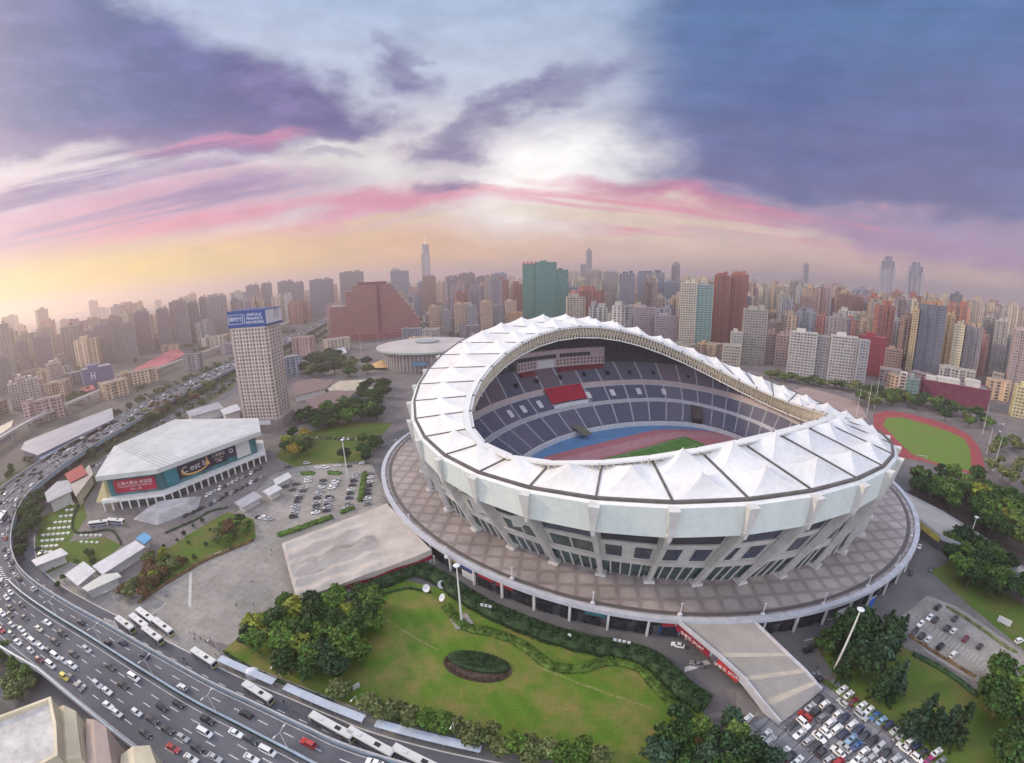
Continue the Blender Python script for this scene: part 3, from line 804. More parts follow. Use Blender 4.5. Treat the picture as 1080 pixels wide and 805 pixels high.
# tiled deck
def deck_mat():
    m = bpy.data.materials.new('paved_deck_tiles'); m.use_nodes = True; nt = m.node_tree; b = nt.nodes['Principled BSDF']; b.inputs['Roughness'].default_value = .8
    t = nt.nodes.new('ShaderNodeTexCoord'); mp = nt.nodes.new('ShaderNodeMapping'); mp.inputs['Rotation'].default_value = (0, 0, R(7)); mp.inputs['Scale'].default_value = (1 / 7.2,) * 3
    nt.links.new(t.outputs['Object'], mp.inputs[0])
    sp = nt.nodes.new('ShaderNodeSeparateXYZ'); nt.links.new(mp.outputs[0], sp.inputs[0])
    def M(op, a, b_=None):
        n = nt.nodes.new('ShaderNodeMath'); n.operation = op
        for i, v_ in enumerate((a, b_)):
            if v_ is None: continue
            if isinstance(v_, (int, float)): n.inputs[i].default_value = v_
            else: nt.links.new(v_, n.inputs[i])
        return n.outputs[0]
    fx = M('ABSOLUTE', M('SUBTRACT', M('FRACT', sp.outputs[0]), .5)); fy = M('ABSOLUTE', M('SUBTRACT', M('FRACT', sp.outputs[1]), .5))
    mx_ = M('MAXIMUM', fx, fy)
    ln = nt.nodes.new('ShaderNodeMapRange'); ln.inputs[1].default_value = .36; ln.inputs[2].default_value = .42; nt.links.new(mx_, ln.inputs[0])
    rr = M('SQRT', M('ADD', M('MULTIPLY', fx, fx), M('MULTIPLY', fy, fy)))
    ci = nt.nodes.new('ShaderNodeMapRange'); ci.inputs[1].default_value = .40; ci.inputs[2].default_value = .34; nt.links.new(rr, ci.inputs[0])
    cell = nt.nodes.new('ShaderNodeCombineXYZ'); nt.links.new(M('FLOOR', sp.outputs[0]), cell.inputs[0]); nt.links.new(M('FLOOR', sp.outputs[1]), cell.inputs[1])
    w = nt.nodes.new('ShaderNodeTexWhiteNoise'); nt.links.new(cell.outputs[0], w.inputs['Vector'])
    def mix(f, a, b_, bl='MIX'):
        n = nt.nodes.new('ShaderNodeMix'); n.data_type = 'RGBA'; n.blend_type = bl
        for i, v_ in ((0, f), (6, a), (7, b_)):
            if isinstance(v_, (int, float)): n.inputs[i].default_value = v_
            elif isinstance(v_, tuple): n.inputs[i].default_value = (*v_, 1)
            else: nt.links.new(v_, n.inputs[i])
        return n.outputs[2]
    base = mix(w.outputs[0], (.32, .27, .26), (.41, .355, .34))
    base = mix(M('MULTIPLY', ci.outputs[0], .35), base, (.50, .44, .42))
    base = mix(M('MULTIPLY', ln.outputs[0], .52), base, (.22, .185, .18))
    n = nt.nodes.new('ShaderNodeTexNoise'); n.inputs['Scale'].default_value = .045; n.inputs['Detail'].default_value = 8; n.inputs['Roughness'].default_value = .65; nt.links.new(t.outputs['Object'], n.inputs[0])
    mr = nt.nodes.new('ShaderNodeMapRange'); mr.inputs[1].default_value = .3; mr.inputs[2].default_value = .7; mr.inputs[3].default_value = .62; mr.inputs[4].default_value = 1.12; nt.links.new(n.outputs['Fac'], mr.inputs[0])
    base = mix(1.0, base, mr.outputs[0], 'MULTIPLY')
    nt.links.new(base, b.inputs['Base Color'])
    return m
DECKM = deck_mat()
ND = 160
ring = [deck_pt(i / ND * 2 * PI) for i in range(ND)]
def dk(k, z): return [deck_pt(i / ND * 2 * PI, k, z) for i in range(ND)]
mb = MB()
mb.loft([dk(.75, 7.0), dk(.75, DZ), dk(1.0, DZ), dk(1.0, DZ - .5), dk(.75, DZ - .5)], [1, 0, 1, 1], True, flip=True)
deck = spart(mb, 'tiled_deck', [DECKM, WHITEC])
mb = MB(); mb.loft([dk(.992, DZ), dk(.992, DZ + 1.1), dk(1.0, DZ + 1.1), dk(1.0, DZ - 1.7), dk(1.006, DZ - 1.7), dk(1.006, DZ + .2), ][0:0] + [dk(.988, DZ + .005), dk(.988, DZ + .95), dk(.998, DZ + .95), dk(1.004, DZ + .95), dk(1.004, DZ - .7)], 0, True, flip=True)
spart(mb, 'parapet', RAIL, parent=deck)
mb = MB(); mb.loft([dk(.975, DZ + .006), dk(.962, DZ + .006)], 0, True); spart(mb, 'gutter_strip', mat('dark_drain', (.11, .10, .10), .8), parent=deck)
# recessed shop wall, pillars and shop fronts below the deck
mb = MB(); mb.loft([dk(.988, 0), dk(.988, DZ - .5)], 0, True, flip=True)
shops = spart(mb, 'shop_wall', mat('dark_shop_wall', (.06, .06, .07), .6, var=.4, scale=.2))
SHOPC = [mat('shop_' + n_, c_, .5) for n_, c_ in (('black', (.02, .02, .025)), ('blue', (.05, .08, .30)), ('ochre', (.42, .30, .10)), ('white', (.55, .55, .56)), ('red', (.35, .03, .04)), ('teal', (.04, .16, .18)))]
rs = random.Random(3)
for i in range(110):
    a = i / 110 * 2 * PI; w_ = 2 * PI / 110 * .42
    P0, P1 = deck_pt(a - w_, .994, 0), deck_pt(a + w_, .994, 0)
    if P0.y > 260: continue
    mb = MB(); mb.loft([[P0 + Vector((0, 0, 4.6)), P1 + Vector((0, 0, 4.6))], [P0 + Vector((0, 0, 7.0)), P1 + Vector((0, 0, 7.0))]], 0, False)
    sg = spart(mb, 'shop_sign', SHOPC[rs.choice((0, 0, 0, 1, 2, 0, 4, 5, 0, 0, 0, 1))], parent=shops)
    mb = MB(); mb.loft([[P0 + Vector((0, 0, .3)), lerp(P0, P1, .8) + Vector((0, 0, .3))], [P0 + Vector((0, 0, 3.9)), lerp(P0, P1, .8) + Vector((0, 0, 3.9))]], 0, False)
    spart(mb, 'shop_window', mat('shop_glass', (.018, .022, .03), .15, var=.6, scale=.3, spec=.6) if rs.random() < .9 else SHOPC[3], parent=shops)
for i in range(72):
    p = deck_pt(i / 72 * 2 * PI, .999, 0)
    if p.y > 270: continue
    mb = MB(); mb.box((p.x, p.y, (DZ - .7) / 2), (.8, .8, DZ - .7), rz=math.atan2(p.y - DC.y, p.x - DC.x)); spart(mb, 'pillar', WHITEC, parent=deck)

# ================================================================== ground surfaces round the stadium
ASPH = mat('road_asphalt', (.075, .079, .098), .85, col2=(.125, .128, .148), scale=.06, detail=8)
ASPH2 = mat('service_asphalt', (.095, .092, .10), .85, col2=(.145, .138, .14), scale=.06, detail=8)
PAVE = mat('pale_plaza_concrete', (.235, .22, .205), .85, col2=(.345, .32, .295), scale=.035, detail=9)
PAVE2 = mat('pinkish_paving', (.135, .12, .12), .85, col2=(.215, .19, .185), scale=.05, detail=9)
def joints(m, size, width, dark, rot):
    nt = m.node_tree; b = nt.nodes['Principled BSDF']; src = b.inputs['Base Color'].links[0].from_socket
    t = nt.nodes.new('ShaderNodeTexCoord'); mp = nt.nodes.new('ShaderNodeMapping'); mp.inputs['Rotation'].default_value = (0, 0, R(rot)); mp.inputs['Scale'].default_value = (1 / size,) * 3; nt.links.new(t.outputs['Object'], mp.inputs[0])
    br = nt.nodes.new('ShaderNodeTexBrick'); br.offset = 0; br.inputs['Scale'].default_value = 1.0; br.inputs['Brick Width'].default_value = 1; br.inputs['Row Height'].default_value = 1; br.inputs['Mortar Size'].default_value = width / size
    br.inputs['Color1'].default_value = (1, 1, 1, 1); br.inputs['Color2'].default_value = (.84, .84, .84, 1); br.inputs['Mortar'].default_value = (dark, dark, dark, 1); nt.links.new(mp.outputs[0], br.inputs[0])
    n = nt.nodes.new('ShaderNodeTexNoise'); n.inputs['Scale'].default_value = .35; n.inputs['Detail'].default_value = 8; n.inputs['Roughness'].default_value = .7; nt.links.new(t.outputs['Object'], n.inputs[0])
    mr = nt.nodes.new('ShaderNodeMapRange'); mr.inputs[1].default_value = .35; mr.inputs[2].default_value = .6; mr.inputs[3].default_value = .78; mr.inputs[4].default_value = 1.05; nt.links.new(n.outputs['Fac'], mr.inputs[0])
    a = nt.nodes.new('ShaderNodeMix'); a.data_type = 'RGBA'; a.blend_type = 'MULTIPLY'; a.inputs[0].default_value = 1; nt.links.new(src, a.inputs[6]); nt.links.new(br.outputs[0], a.inputs[7])
    c = nt.nodes.new('ShaderNodeMix'); c.data_type = 'RGBA'; c.blend_type = 'MULTIPLY'; c.inputs[0].default_value = 1; nt.links.new(a.outputs[2], c.inputs[6]); nt.links.new(mr.outputs[0], c.inputs[7]); nt.links.new(c.outputs[2], b.inputs['Base Color'])
joints(PAVE, 6.0, .12, .78, 18); LOT = mat('car_park_paving', (.17, .17, .19), .85, col2=(.25, .25, .27), scale=.05, detail=9); joints(LOT, 5.2, .22, .45, 62); joints(PAVE2, 9.0, .16, .7, 24)
LAWN = bpy.data.materials.new('park_lawn'); LAWN.use_nodes = True
turf_nodes(LAWN, (.105, .205, .025), (.125, .23, .03), (.26, .225, .075), 0.6, 6)
LAWN2 = bpy.data.materials.new('rough_lawn'); LAWN2.use_nodes = True
turf_nodes(LAWN2, (.10, .17, .03), (.11, .18, .032), (.17, .165, .055), 1.2, 30)
SOIL = mat('dark_soil', (.055, .04, .035), .95, var=.4, scale=.4)
# precinct base
sheet('precinct_paving', [(-60, 560), (40, 500), (160, 432), (240, 408), (330, 372), (420, 356), (640, 352), (860, 392), (1000, 405), (1100, 430), (1160, 600), (1120, 830), (820, 850), (500, 850), (300, 790), (100, 700)], .008, PAVE2)
flat_ring('ring_road', dk(1.16, 0), dk(.95, 0), .016, ASPH2)
sheet('plaza', [(128, 654), (150, 634), (212, 584), (270, 566), (300, 545), (345, 560), (470, 590), (440, 605), (330, 640), (262, 662), (250, 682), (222, 676)], .020, PAVE)
sheet('car_park', [(215, 578), (288, 500), (330, 489), (392, 490), (402, 510), (410, 535), (350, 556), (262, 574)], .024, PAVE)
sheet('park_lawn', [(385, 632), (425, 611), (470, 622), (512, 648), (545, 663), (600, 679), (660, 692), (700, 712), (742, 752), (760, 790), (700, 840), (560, 850), (480, 812), (400, 778), (330, 742), (258, 706), (232, 690), (262, 662), (330, 640)], .030, LAWN)
sheet('arena_lawn', [(122, 632), (160, 590), (205, 560), (240, 540), (268, 548), (270, 568), (225, 584), (165, 620), (140, 640)], .030, LAWN2)
sheet('arena_lawn', [(308, 460), (335, 454), (356, 446), (414, 446), (404, 458), (384, 486), (310, 492), (290, 482)], .030, LAWN2)
sheet('arena_lawn', [(40, 612), (70, 572), (110, 566), (128, 575), (92, 610), (62, 636)], .030, LAWN2)
sheet('garden', [(35, 585), (44, 545), (86, 526), (92, 545), (80, 562), (46, 608), (38, 606)], .034, LAWN2)
sheet('roadside_lawn', [(980, 602), (1005, 592), (1085, 640), (1085, 690), (1030, 645)], .030, LAWN2)
sheet('roadside_lawn', [(866, 690), (900, 670), (950, 680), (1022, 724), (1085, 748), (1085, 815), (1000, 815), (940, 765), (890, 728)], .030, LAWN2)
sheet('car_park', [(945, 655), (978, 628), (1010, 640), (1085, 692), (1085, 740), (1022, 716), (980, 690)], .024, PAVE)
sheet('car_park', [(770, 775), (868, 722), (880, 716), (930, 760), (990, 805), (985, 850), (760, 850)], .026, LOT)
sheet('wood_floor', [(955, 520), (990, 498), (1040, 505), (1085, 560), (1085, 625), (1000, 575), (968, 548)], .030, SOIL)
# ================================================================== city buildings
def wall_mat():
    """outside wall with a window grid laid out in metres (UV = metres along the wall, metres up); wall colour from the object"""
    m = bpy.data.materials.new('city_wall'); m.use_nodes = True; nt = m.node_tree; b = nt.nodes['Principled BSDF']
    t = nt.nodes.new('ShaderNodeUVMap'); sp = nt.nodes.new('ShaderNodeSeparateXYZ'); nt.links.new(t.outputs[0], sp.inputs[0])
    oi = nt.nodes.new('ShaderNodeObjectInfo')
    def M(op, a, b_=None):
        n = nt.nodes.new('ShaderNodeMath'); n.operation = op
        for i, v_ in enumerate((a, b_)):
            if v_ is None: continue
            if isinstance(v_, (int, float)): n.inputs[i].default_value = v_
            else: nt.links.new(v_, n.inputs[i])
        return n.outputs[0]
    bay = M('ADD', 4.2, M('MULTIPLY', oi.outputs['Random'], 2.6))
    uu = M('DIVIDE', sp.outputs[0], bay); vv = M('DIVIDE', sp.outputs[1], 3.7)
    fx, fy = M('FRACT', uu), M('FRACT', vv)
    wx = M('MULTIPLY', M('GREATER_THAN', fx, .24), M('LESS_THAN', fx, .80))
    wy = M('MULTIPLY', M('GREATER_THAN', fy, .26), M('LESS_THAN', fy, .84))
    win = M('MULTIPLY', wx, wy)
    cb = nt.nodes.new('ShaderNodeCombineXYZ'); nt.links.new(M('FLOOR', uu), cb.inputs[0]); nt.links.new(M('FLOOR', vv), cb.inputs[1]); nt.links.new(oi.outputs['Random'], cb.inputs[2])
    w = nt.nodes.new('ShaderNodeTexWhiteNoise'); nt.links.new(cb.outputs[0], w.inputs['Vector'])
    gl = nt.nodes.new('ShaderNodeMix'); gl.data_type = 'RGBA'; gl.inputs[6].default_value = (.03, .035, .05, 1); gl.inputs[7].default_value = (.19, .19, .21, 1)
    nt.links.new(M('POWER', w.outputs[0], 2.0), gl.inputs[0])
    # vertical strips of slightly different render, every few bays
    c2 = nt.nodes.new('ShaderNodeTexWhiteNoise'); c2.noise_dimensions = '2D'
    cb2 = nt.nodes.new('ShaderNodeCombineXYZ'); nt.links.new(M('FLOOR', M('DIVIDE', sp.outputs[0], 6.5)), cb2.inputs[0]); nt.links.new(oi.outputs['Random'], cb2.inputs[1]); nt.links.new(cb2.outputs[0], c2.inputs['Vector'])
    hs = nt.nodes.new('ShaderNodeHueSaturation'); nt.links.new(oi.outputs['Color'], hs.inputs['Color'])
    nt.links.new(M('ADD', .62, M('MULTIPLY', c2.outputs[0], .72)), hs.inputs['Value'])
    n = nt.nodes.new('ShaderNodeTexNoise'); n.inputs['Scale'].default_value = .06; n.inputs['Detail'].default_value = 6
    t2 = nt.nodes.new('ShaderNodeTexCoord'); nt.links.new(t2.outputs['Object'], n.inputs[0])
    mu = nt.nodes.new('ShaderNodeMix'); mu.data_type = 'RGBA'; mu.blend_type = 'MULTIPLY'; mu.inputs[0].default_value = .5
    nt.links.new(hs.outputs[0], mu.inputs[6]); nt.links.new(M('ADD', M('MULTIPLY', n.outputs['Fac'], .8), .6), mu.inputs[7])
    mx = nt.nodes.new('ShaderNodeMix'); mx.data_type = 'RGBA'; nt.links.new(win, mx.inputs[0]); nt.links.new(mu.outputs[2], mx.inputs[6]); nt.links.new(gl.outputs[2], mx.inputs[7])
    nt.links.new(mx.outputs[2], b.inputs['Base Color'])
    nt.links.new(M('SUBTRACT', .85, M('MULTIPLY', win, .6)), b.inputs['Roughness'])
    return m
WALLW = wall_mat()
WALLP = mat('painted_wall', (.5, .5, .5), .85, var=.18, scale=.08, objcol=True, detail=8)
ROOFG = mat('grey_flat_roof', (.19, .18, .175), .9, col2=(.30, .285, .275), scale=.08)
def glass_mat(name, c1, c2, bay=3.0, mull=(.22, .22, .22)):
    """ribbon glazing: each bay its own tone, thin mullions"""
    if name in _mats: return _mats[name]
    m = bpy.data.materials.new(name); m.use_nodes = True; _mats[name] = m; nt = m.node_tree; b = nt.nodes['Principled BSDF']
    b.inputs['Roughness'].default_value = .18; b.inputs['Specular IOR Level'].default_value = .55
    t = nt.nodes.new('ShaderNodeUVMap'); sp = nt.nodes.new('ShaderNodeSeparateXYZ'); nt.links.new(t.outputs[0], sp.inputs[0])
    oi = nt.nodes.new('ShaderNodeObjectInfo')
    def M(op, a, b_=None):
        n = nt.nodes.new('ShaderNodeMath'); n.operation = op
        for i, v_ in enumerate((a, b_)):
            if v_ is None: continue
            if isinstance(v_, (int, float)): n.inputs[i].default_value = v_
            else: nt.links.new(v_, n.inputs[i])
        return n.outputs[0]
    uu = M('DIVIDE', sp.outputs[0], bay)
    cb = nt.nodes.new('ShaderNodeCombineXYZ'); nt.links.new(M('FLOOR', uu), cb.inputs[0]); nt.links.new(oi.outputs['Random'], cb.inputs[1])
    w = nt.nodes.new('ShaderNodeTexWhiteNoise'); nt.links.new(cb.outputs[0], w.inputs['Vector'])
    g = nt.nodes.new('ShaderNodeMix'); g.data_type = 'RGBA'; g.inputs[6].default_value = (*c1, 1); g.inputs[7].default_value = (*c2, 1); nt.links.new(w.outputs[0], g.inputs[0])
    k = M('LESS_THAN', M('FRACT', uu), .16)
    mx = nt.nodes.new('ShaderNodeMix'); mx.data_type = 'RGBA'; mx.inputs[7].default_value = (*mull, 1); nt.links.new(k, mx.inputs[0]); nt.links.new(g.outputs[2], mx.inputs[6])
    nt.links.new(mx.outputs[2], b.inputs['Base Color'])
    return m
GL_RES = glass_mat('window_glass_grey', (.022, .026, .04), (.20, .20, .21), 3.0)
GL_TEAL = glass_mat('window_glass_teal', (.02, .10, .095), (.06, .23, .20), 3.0, (.10, .17, .16))
GL_BLUE = glass_mat('window_glass_blue', (.035, .05, .085), (.10, .13, .19), 3.0, (.16, .17, .2))
GL_RED = glass_mat('window_glass_plum', (.05, .03, .04), (.13, .085, .095), 3.0, (.2, .1, .1))

def plan_rect(w, d, notch=0, nd=1.6):
    """rectangular plan (counter-clockwise) with NOTCH recesses in the two long sides"""
    if not notch: return [(-w / 2, -d / 2), (w / 2, -d / 2), (w / 2, d / 2), (-w / 2, d / 2)]
    out = []; s = w / (notch * 2 + 1)
    def side(sg):
        pts = []
        for i in range(notch * 2 + 1):
            x0, x1 = -w / 2 + i * s, -w / 2 + (i + 1) * s
            y = d / 2 if i % 2 == 0 else d / 2 - nd
            pts += [(x0, y), (x1, y)]
        return pts
    lo = [(x, -y) for x, y in side(1)]
    hi = [(x, y) for x, y in reversed(side(1))]
    return lo + hi
def plan_cross(w, d, a=.3):
    x1, x2, y1, y2 = w / 2, w / 2 * (1 - 2 * a + a), d / 2, d / 2 * (1 - a)
    return [(-x2, -y1), (x2, -y1), (x2, -y2), (x1, -y2), (x1, y2), (x2, y2), (x2, y1), (-x2, y1), (-x2, y2), (-x1, y2), (-x1, -y2), (-x2, -y2)]
def plan_chamfer(w, d, c):
    return [(-w / 2 + c, -d / 2), (w / 2 - c, -d / 2), (w / 2, -d / 2 + c), (w / 2, d / 2 - c), (w / 2 - c, d / 2), (-w / 2 + c, d / 2), (-w / 2, d / 2 - c), (-w / 2, -d / 2 + c)]
def grow(poly, e):
    n = len(poly); out = []
    for i in range(n):
        p0, p1, p2 = Vector(poly[i - 1]), Vector(poly[i]), Vector(poly[(i + 1) % n])
        a = (p1 - p0).normalized(); b = (p2 - p1).normalized()
        na, nb = Vector((a.y, -a.x)), Vector((b.y, -b.x)); k = na + nb; dn = max(.3, 1 + na.dot(nb))
        q = p1 + k * (e / dn); out.append((q.x, q.y))
    return out
def walls(poly, z0, z1, m, name, parent, cap=True, color=None):
    """upright walls with UV in metres, and a flat top"""
    n = len(poly); mb = MB(); uv = []; u0 = 0
    for i in range(n):
        a, b = poly[i], poly[(i + 1) % n]; L = math.dist(a, b)
        mb.add([(a[0], a[1], z0), (b[0], b[1], z0), (b[0], b[1], z1), (a[0], a[1], z1)], [(0, 1, 2, 3)], 0)
        uv += [(u0, z0), (u0 + L, z0), (u0 + L, z1), (u0, z1)]; u0 += math.ceil(L / 6.5) * 6.5
    if cap:
        mb.add([(p[0], p[1], z1) for p in poly], [tuple(range(n))], 1); uv += [(p[0], p[1]) for p in poly]
    o = mb.build(name, [m, ROOFG], parent, uv=uv)
    o.color = (*(color or (.4, .4, .4)), 1)
    return o
def roof_house(parent, w, d, z, h, col, x=0, y=0, name='roof_house'):
    mb = MB(); mb.box((x, y, z + h / 2), (w, d, h)); mb.box((x, y, z + h + .2), (w + .6, d + .6, .4))
    o = mb.build(name, WALLP, parent); o.color = (*col, 1); return o
def parapet(parent, poly, z, h, col):
    mb = MB(); g = grow(poly, .25); g2 = grow(poly, -.35)
    mb.loft([[(x, y, z - .4) for x, y in g], [(x, y, z + h) for x, y in g], [(x, y, z + h) for x, y in g2], [(x, y, z + .02) for x, y in g2]], 0, True)
    o = mb.build('parapet', WALLP, parent); o.color = (*col, 1); return o
SOLID = []          # (centre, radius) of everything standing, so that fillers keep clear
def place(x0, x1, yb, yt, depth, rot=0.0, dist=None):
    """ground position, heading, width and height of a building seen between these photo columns"""
    xc = (x0 + x1) / 2
    if dist is None:
        p = G(xc, yb, 0); dist = math.hypot(p.x, p.y)
    a0, a1 = az_of(x0, yb), az_of(x1, yb); ac = (a0 + a1) / 2
    W = abs(a1 - a0) * dist
    c, s = abs(math.cos(R(rot))), abs(math.sin(R(rot)))
    w = max(6, (W - depth * s) / c) if rot else W
    h = height_at(xc, yt, dist)
    dd = dist + depth / 2
    pos = Vector((math.sin(ac) * dd, math.cos(ac) * dd, 0))
    SOLID.append((pos.xy, max(w, depth) * .6))
    return pos, -ac + R(rot), w, h
def detailed(name, label, cat, x0, x1, yb, yt, depth, col, glass=None, rot=0.0, notch=0, group=None, storey=3.5, bay=5.0, dist=None, style='rect', crown=1, pier=.45, band=1.95, piers=True, house_col=None, extra=None):
    pos, rz, w, h = place(x0, x1, yb, yt, depth, rot, dist)
    root = empty(name, pos, rz, label, cat, group)
    if style == 'cross': poly = plan_cross(w, depth, .26)
    elif style == 'chamfer': poly = plan_chamfer(w, depth, min(w, depth) * .22)
    else: poly = plan_rect(w, depth, notch)
    o = walls(poly, 0, h, WALLP, 'wall', root, True, col)
    parapet(root, poly, h, 1.1, col)
    glass = glass or GL_RES
    ns = max(3, int(h / storey)); st = h / ns
    g = grow(poly, .07); n = len(poly); mb = MB(); uv = []; u0 = 0
    mb.loft([[(x, y, 0) for x, y in g], [(x, y, band) for x, y in g]], 0, True)
    for i in range(n):
        L = math.dist(poly[i], poly[(i + 1) % n]); uv += [(u0, 0), (u0 + L, 0), (u0 + L, band), (u0, band)]; u0 += math.ceil(L / 3) * 3
    first = mb.build('window_band', glass, root, uv=uv, loc=(0, 0, st * .32))
    for k in range(1, ns):
        c = first.copy(); C.objects.link(c); c.parent = root; c.location = (0, 0, st * (k + .32))
    if piers:
        mb = MB(); mb.box((0, 0, h / 2), (1.0, pier * 2, h)); proto = mb.build('pier', WALLP, root); proto.color = (*col, 1); used = False
        for i in range(n):
            a, b = Vector(poly[i]), Vector(poly[(i + 1) % n]); L = (b - a).length
            if L < 3: continue
            nn = Vector((b.y - a.y, a.x - b.x)).normalized()
            # only faces that can be seen from the side the photograph was taken
            wn_ = Vector((nn.x * math.cos(rz) - nn.y * math.sin(rz), nn.x * math.sin(rz) + nn.y * math.cos(rz)))
            if wn_.dot(-pos.xy.normalized()) < -.35: continue
            k = max(1, round(L / bay))
            for j in range(k + 1):
                q = a + (b - a) * (j / k); q = q + (b - a).normalized() * (.5 if j == 0 else -.5 if j == k else 0)
                if not used: c = proto; used = True
                else: c = proto.copy(); C.objects.link(c); c.parent = root
                c.location = (q.x, q.y, 0); c.rotation_euler = (0, 0, math.atan2(b.y - a.y, b.x - a.x))
    hc = house_col or tuple(min(1, c * 1.1) for c in col)
    if crown >= 1: roof_house(root, w * .34, depth * .5, h, 4.2, hc, -w * .12)
    if crown >= 2: roof_house(root, w * .22, depth * .4, h, 6.5, hc, w * .25)
    if crown >= 3:
        roof_house(root, w * .16, depth * .35, h, 3.4, hc, -w * .38)
    return root, w, h, pos, rz
def simple(name, label, cat, x0, x1, yb, yt, depth, col, rot=0.0, dist=None, group=None, style='rect', notch=0, crown=1):
    """far building: window grid in the wall material, separate roof house and parapet"""
    pos, rz, w, h = place(x0, x1, yb, yt, depth, rot, dist)
    root = empty(name, pos, rz, label, cat, group)
    poly = plan_cross(w, depth, .24) if style == 'cross' else plan_rect(w, depth, notch, 2.2)
    walls(poly, 0, h, WALLW, 'wall', root, True, col)
    if crown >= 1: roof_house(root, w * .36, depth * .5, h, h * .04 + 2.2, col, w * .05)
    if crown >= 2: roof_house(root, w * .2, depth * .4, h, h * .05 + 4.5, col, -w * .28)
    return root, w, h, pos, rz
# colours (real wall colours; ochre also paints one sunlit tower side)
CREAM, BEIGE, PINK, BRICK, MAROON = (.58, .51, .41), (.46, .39, .32), (.46, .32, .29), (.33, .12, .09), (.25, .03, .05)
GREY, LGREY, BGREY, TAN, OCHRE = (.28, .27, .28), (.52, .50, .49), (.25, .27, .32), (.38, .29, .22), (.52, .40, .22)
DK, WHITE, ROSE, BROWN = (.13, .13, .15), (.60, .58, .56), (.36, .24, .25), (.28, .17, .13)

D, S = detailed, simple
AP, OF = 'apartment building', 'office building'
# --- right of centre
D('apartment_tower', 'cream apartment tower with a white side wall next to the teal glazed tower', AP, 715, 731, 372, 299, 22, CREAM, GL_RES, 0, 0, bay=4, crown=2)
D('apartment_tower', 'tower with a teal glazed front between the cream tower and the red brick towers', AP, 731, 748, 373, 301, 22, (.30, .36, .36), GL_TEAL, 0, 0, bay=6, band=2.2, crown=1)
D('apartment_tower', 'red brick apartment tower directly right of the teal glazed tower', AP, 749, 765, 371, 291, 24, BRICK, GL_RED, 8, 1, bay=5, crown=3)
D('apartment_tower', 'red brick apartment tower touching the grey stepped block', AP, 766, 784, 370, 290, 24, (.36, .14, .11), GL_RED, -6, 1, bay=5, crown=3)
D('apartment_block', 'grey beige stepped block, its tallest wing', AP, 779, 805, 384, 327, 22, (.36, .33, .29), GL_RES, 6, 0, bay=4.2, crown=2)
D('apartment_block', 'small pale stepped wing in front of the red brick towers', AP, 768, 780, 385, 351, 14, (.48, .46, .42), GL_RES, 4, 0, bay=4, crown=1)
D('apartment_block', 'low beige building at the foot of the grey stepped block', AP, 760, 779, 390, 365, 14, (.46, .41, .34), GL_RES, 4, 0, bay=4, crown=0)
D('slab_block', 'white slab apartment block behind the trees, with a white box on its roof', AP, 829, 857, 396, 351, 15, LGREY, GL_RES, 0, 0, bay=4.0, crown=1, house_col=(.66, .64, .60))
D('slab_block', 'narrow grey link wing between the two white slab blocks', AP, 857, 870, 398, 355, 14, (.36, .35, .36), GL_RES, 0, 0, bay=4, crown=0)
D('slab_block', 'white slab apartment block beside the dark red block', AP, 870, 899, 402, 355, 15, LGREY, GL_RES, 8, 0, bay=4.0, crown=1, house_col=(.66, .64, .60))
D('slab_block', 'grey end wing of the white slab block, touching the dark red block', AP, 898, 911, 406, 359, 15, (.38, .38, .41), GL_RES, 14, 0, bay=4, crown=0)
D('office_block', 'dark red office block behind the white slab blocks', OF, 901, 930, 396, 355, 20, MAROON, GL_RED, -4, 0, bay=3.6, crown=1, band=1.3)
D('apartment_block', 'olive beige block behind the white slab, left one of a pair', AP, 896, 911, 362, 331, 22, (.36, .33, .25), GL_RES, 0, 1, bay=4.5, crown=2)
D('apartment_block', 'olive beige block behind the dark red block, right one of a pair', AP, 912, 927, 364, 335, 22, (.34, .31, .25), GL_RES, 0, 1, bay=4.5, crown=2)
D('apartment_tower', 'tall brown tower rising behind the second white slab block', AP, 879, 895, 357, 311, 26, BROWN, GL_RED, 8, 1, bay=5, crown=3)
D('apartment_tower', 'reddish tower leaning on the tall brown tower behind the white slabs', AP, 895, 907, 354, 313, 24, (.28, .16, .14), GL_RED, 0, 1, bay=5, crown=2)
D('apartment_tower', 'pinkish brown tower behind the first white slab block', AP, 841, 857, 356, 313, 26, (.33, .23, .21), GL_RES, 4, 1, bay=5, crown=2)
D('apartment_tower', 'beige ribbed tower left of the pinkish brown tower', AP, 813, 829, 350, 302, 26, BEIGE, GL_RES, 0, 2, bay=5, crown=2)
D('apartment_tower', 'grey brown tower behind the beige ribbed tower', AP, 830, 844, 345, 297, 28, (.30, .27, .26), GL_RES, 0, 1, bay=5, crown=2)
for x0, x1, yb, yt, lb in ((803, 816, 383, 352, 'lowest pinkish walk-up block beside the grey stepped block'), (815, 830, 386, 354, 'pinkish walk-up block against the first white slab block'), (806, 822, 366, 340, 'pinkish mid-rise behind the two walk-up blocks'), (822, 838, 366, 341, 'rose mid-rise behind the first white slab block')):
    D('apartment_block', lb, AP, x0, x1, yb, yt, 14, PINK, GL_RES, 6, 0, 'pinkish mid-rise blocks', bay=4.5, crown=2)
# yellow portal tower
rt, w, h, pos, rz = D('portal_tower', 'yellow tower with a dark gap in its top like a gate', AP, 925, 948, 370, 323, 22, OCHRE, GL_RES, 0, 0, bay=5, crown=0)
mb = MB(); mb.box((0, -11.4, h * .76), (w * .5, 1.2, h * .36)); mb.build('dark_recess', GL_BLUE, rt)
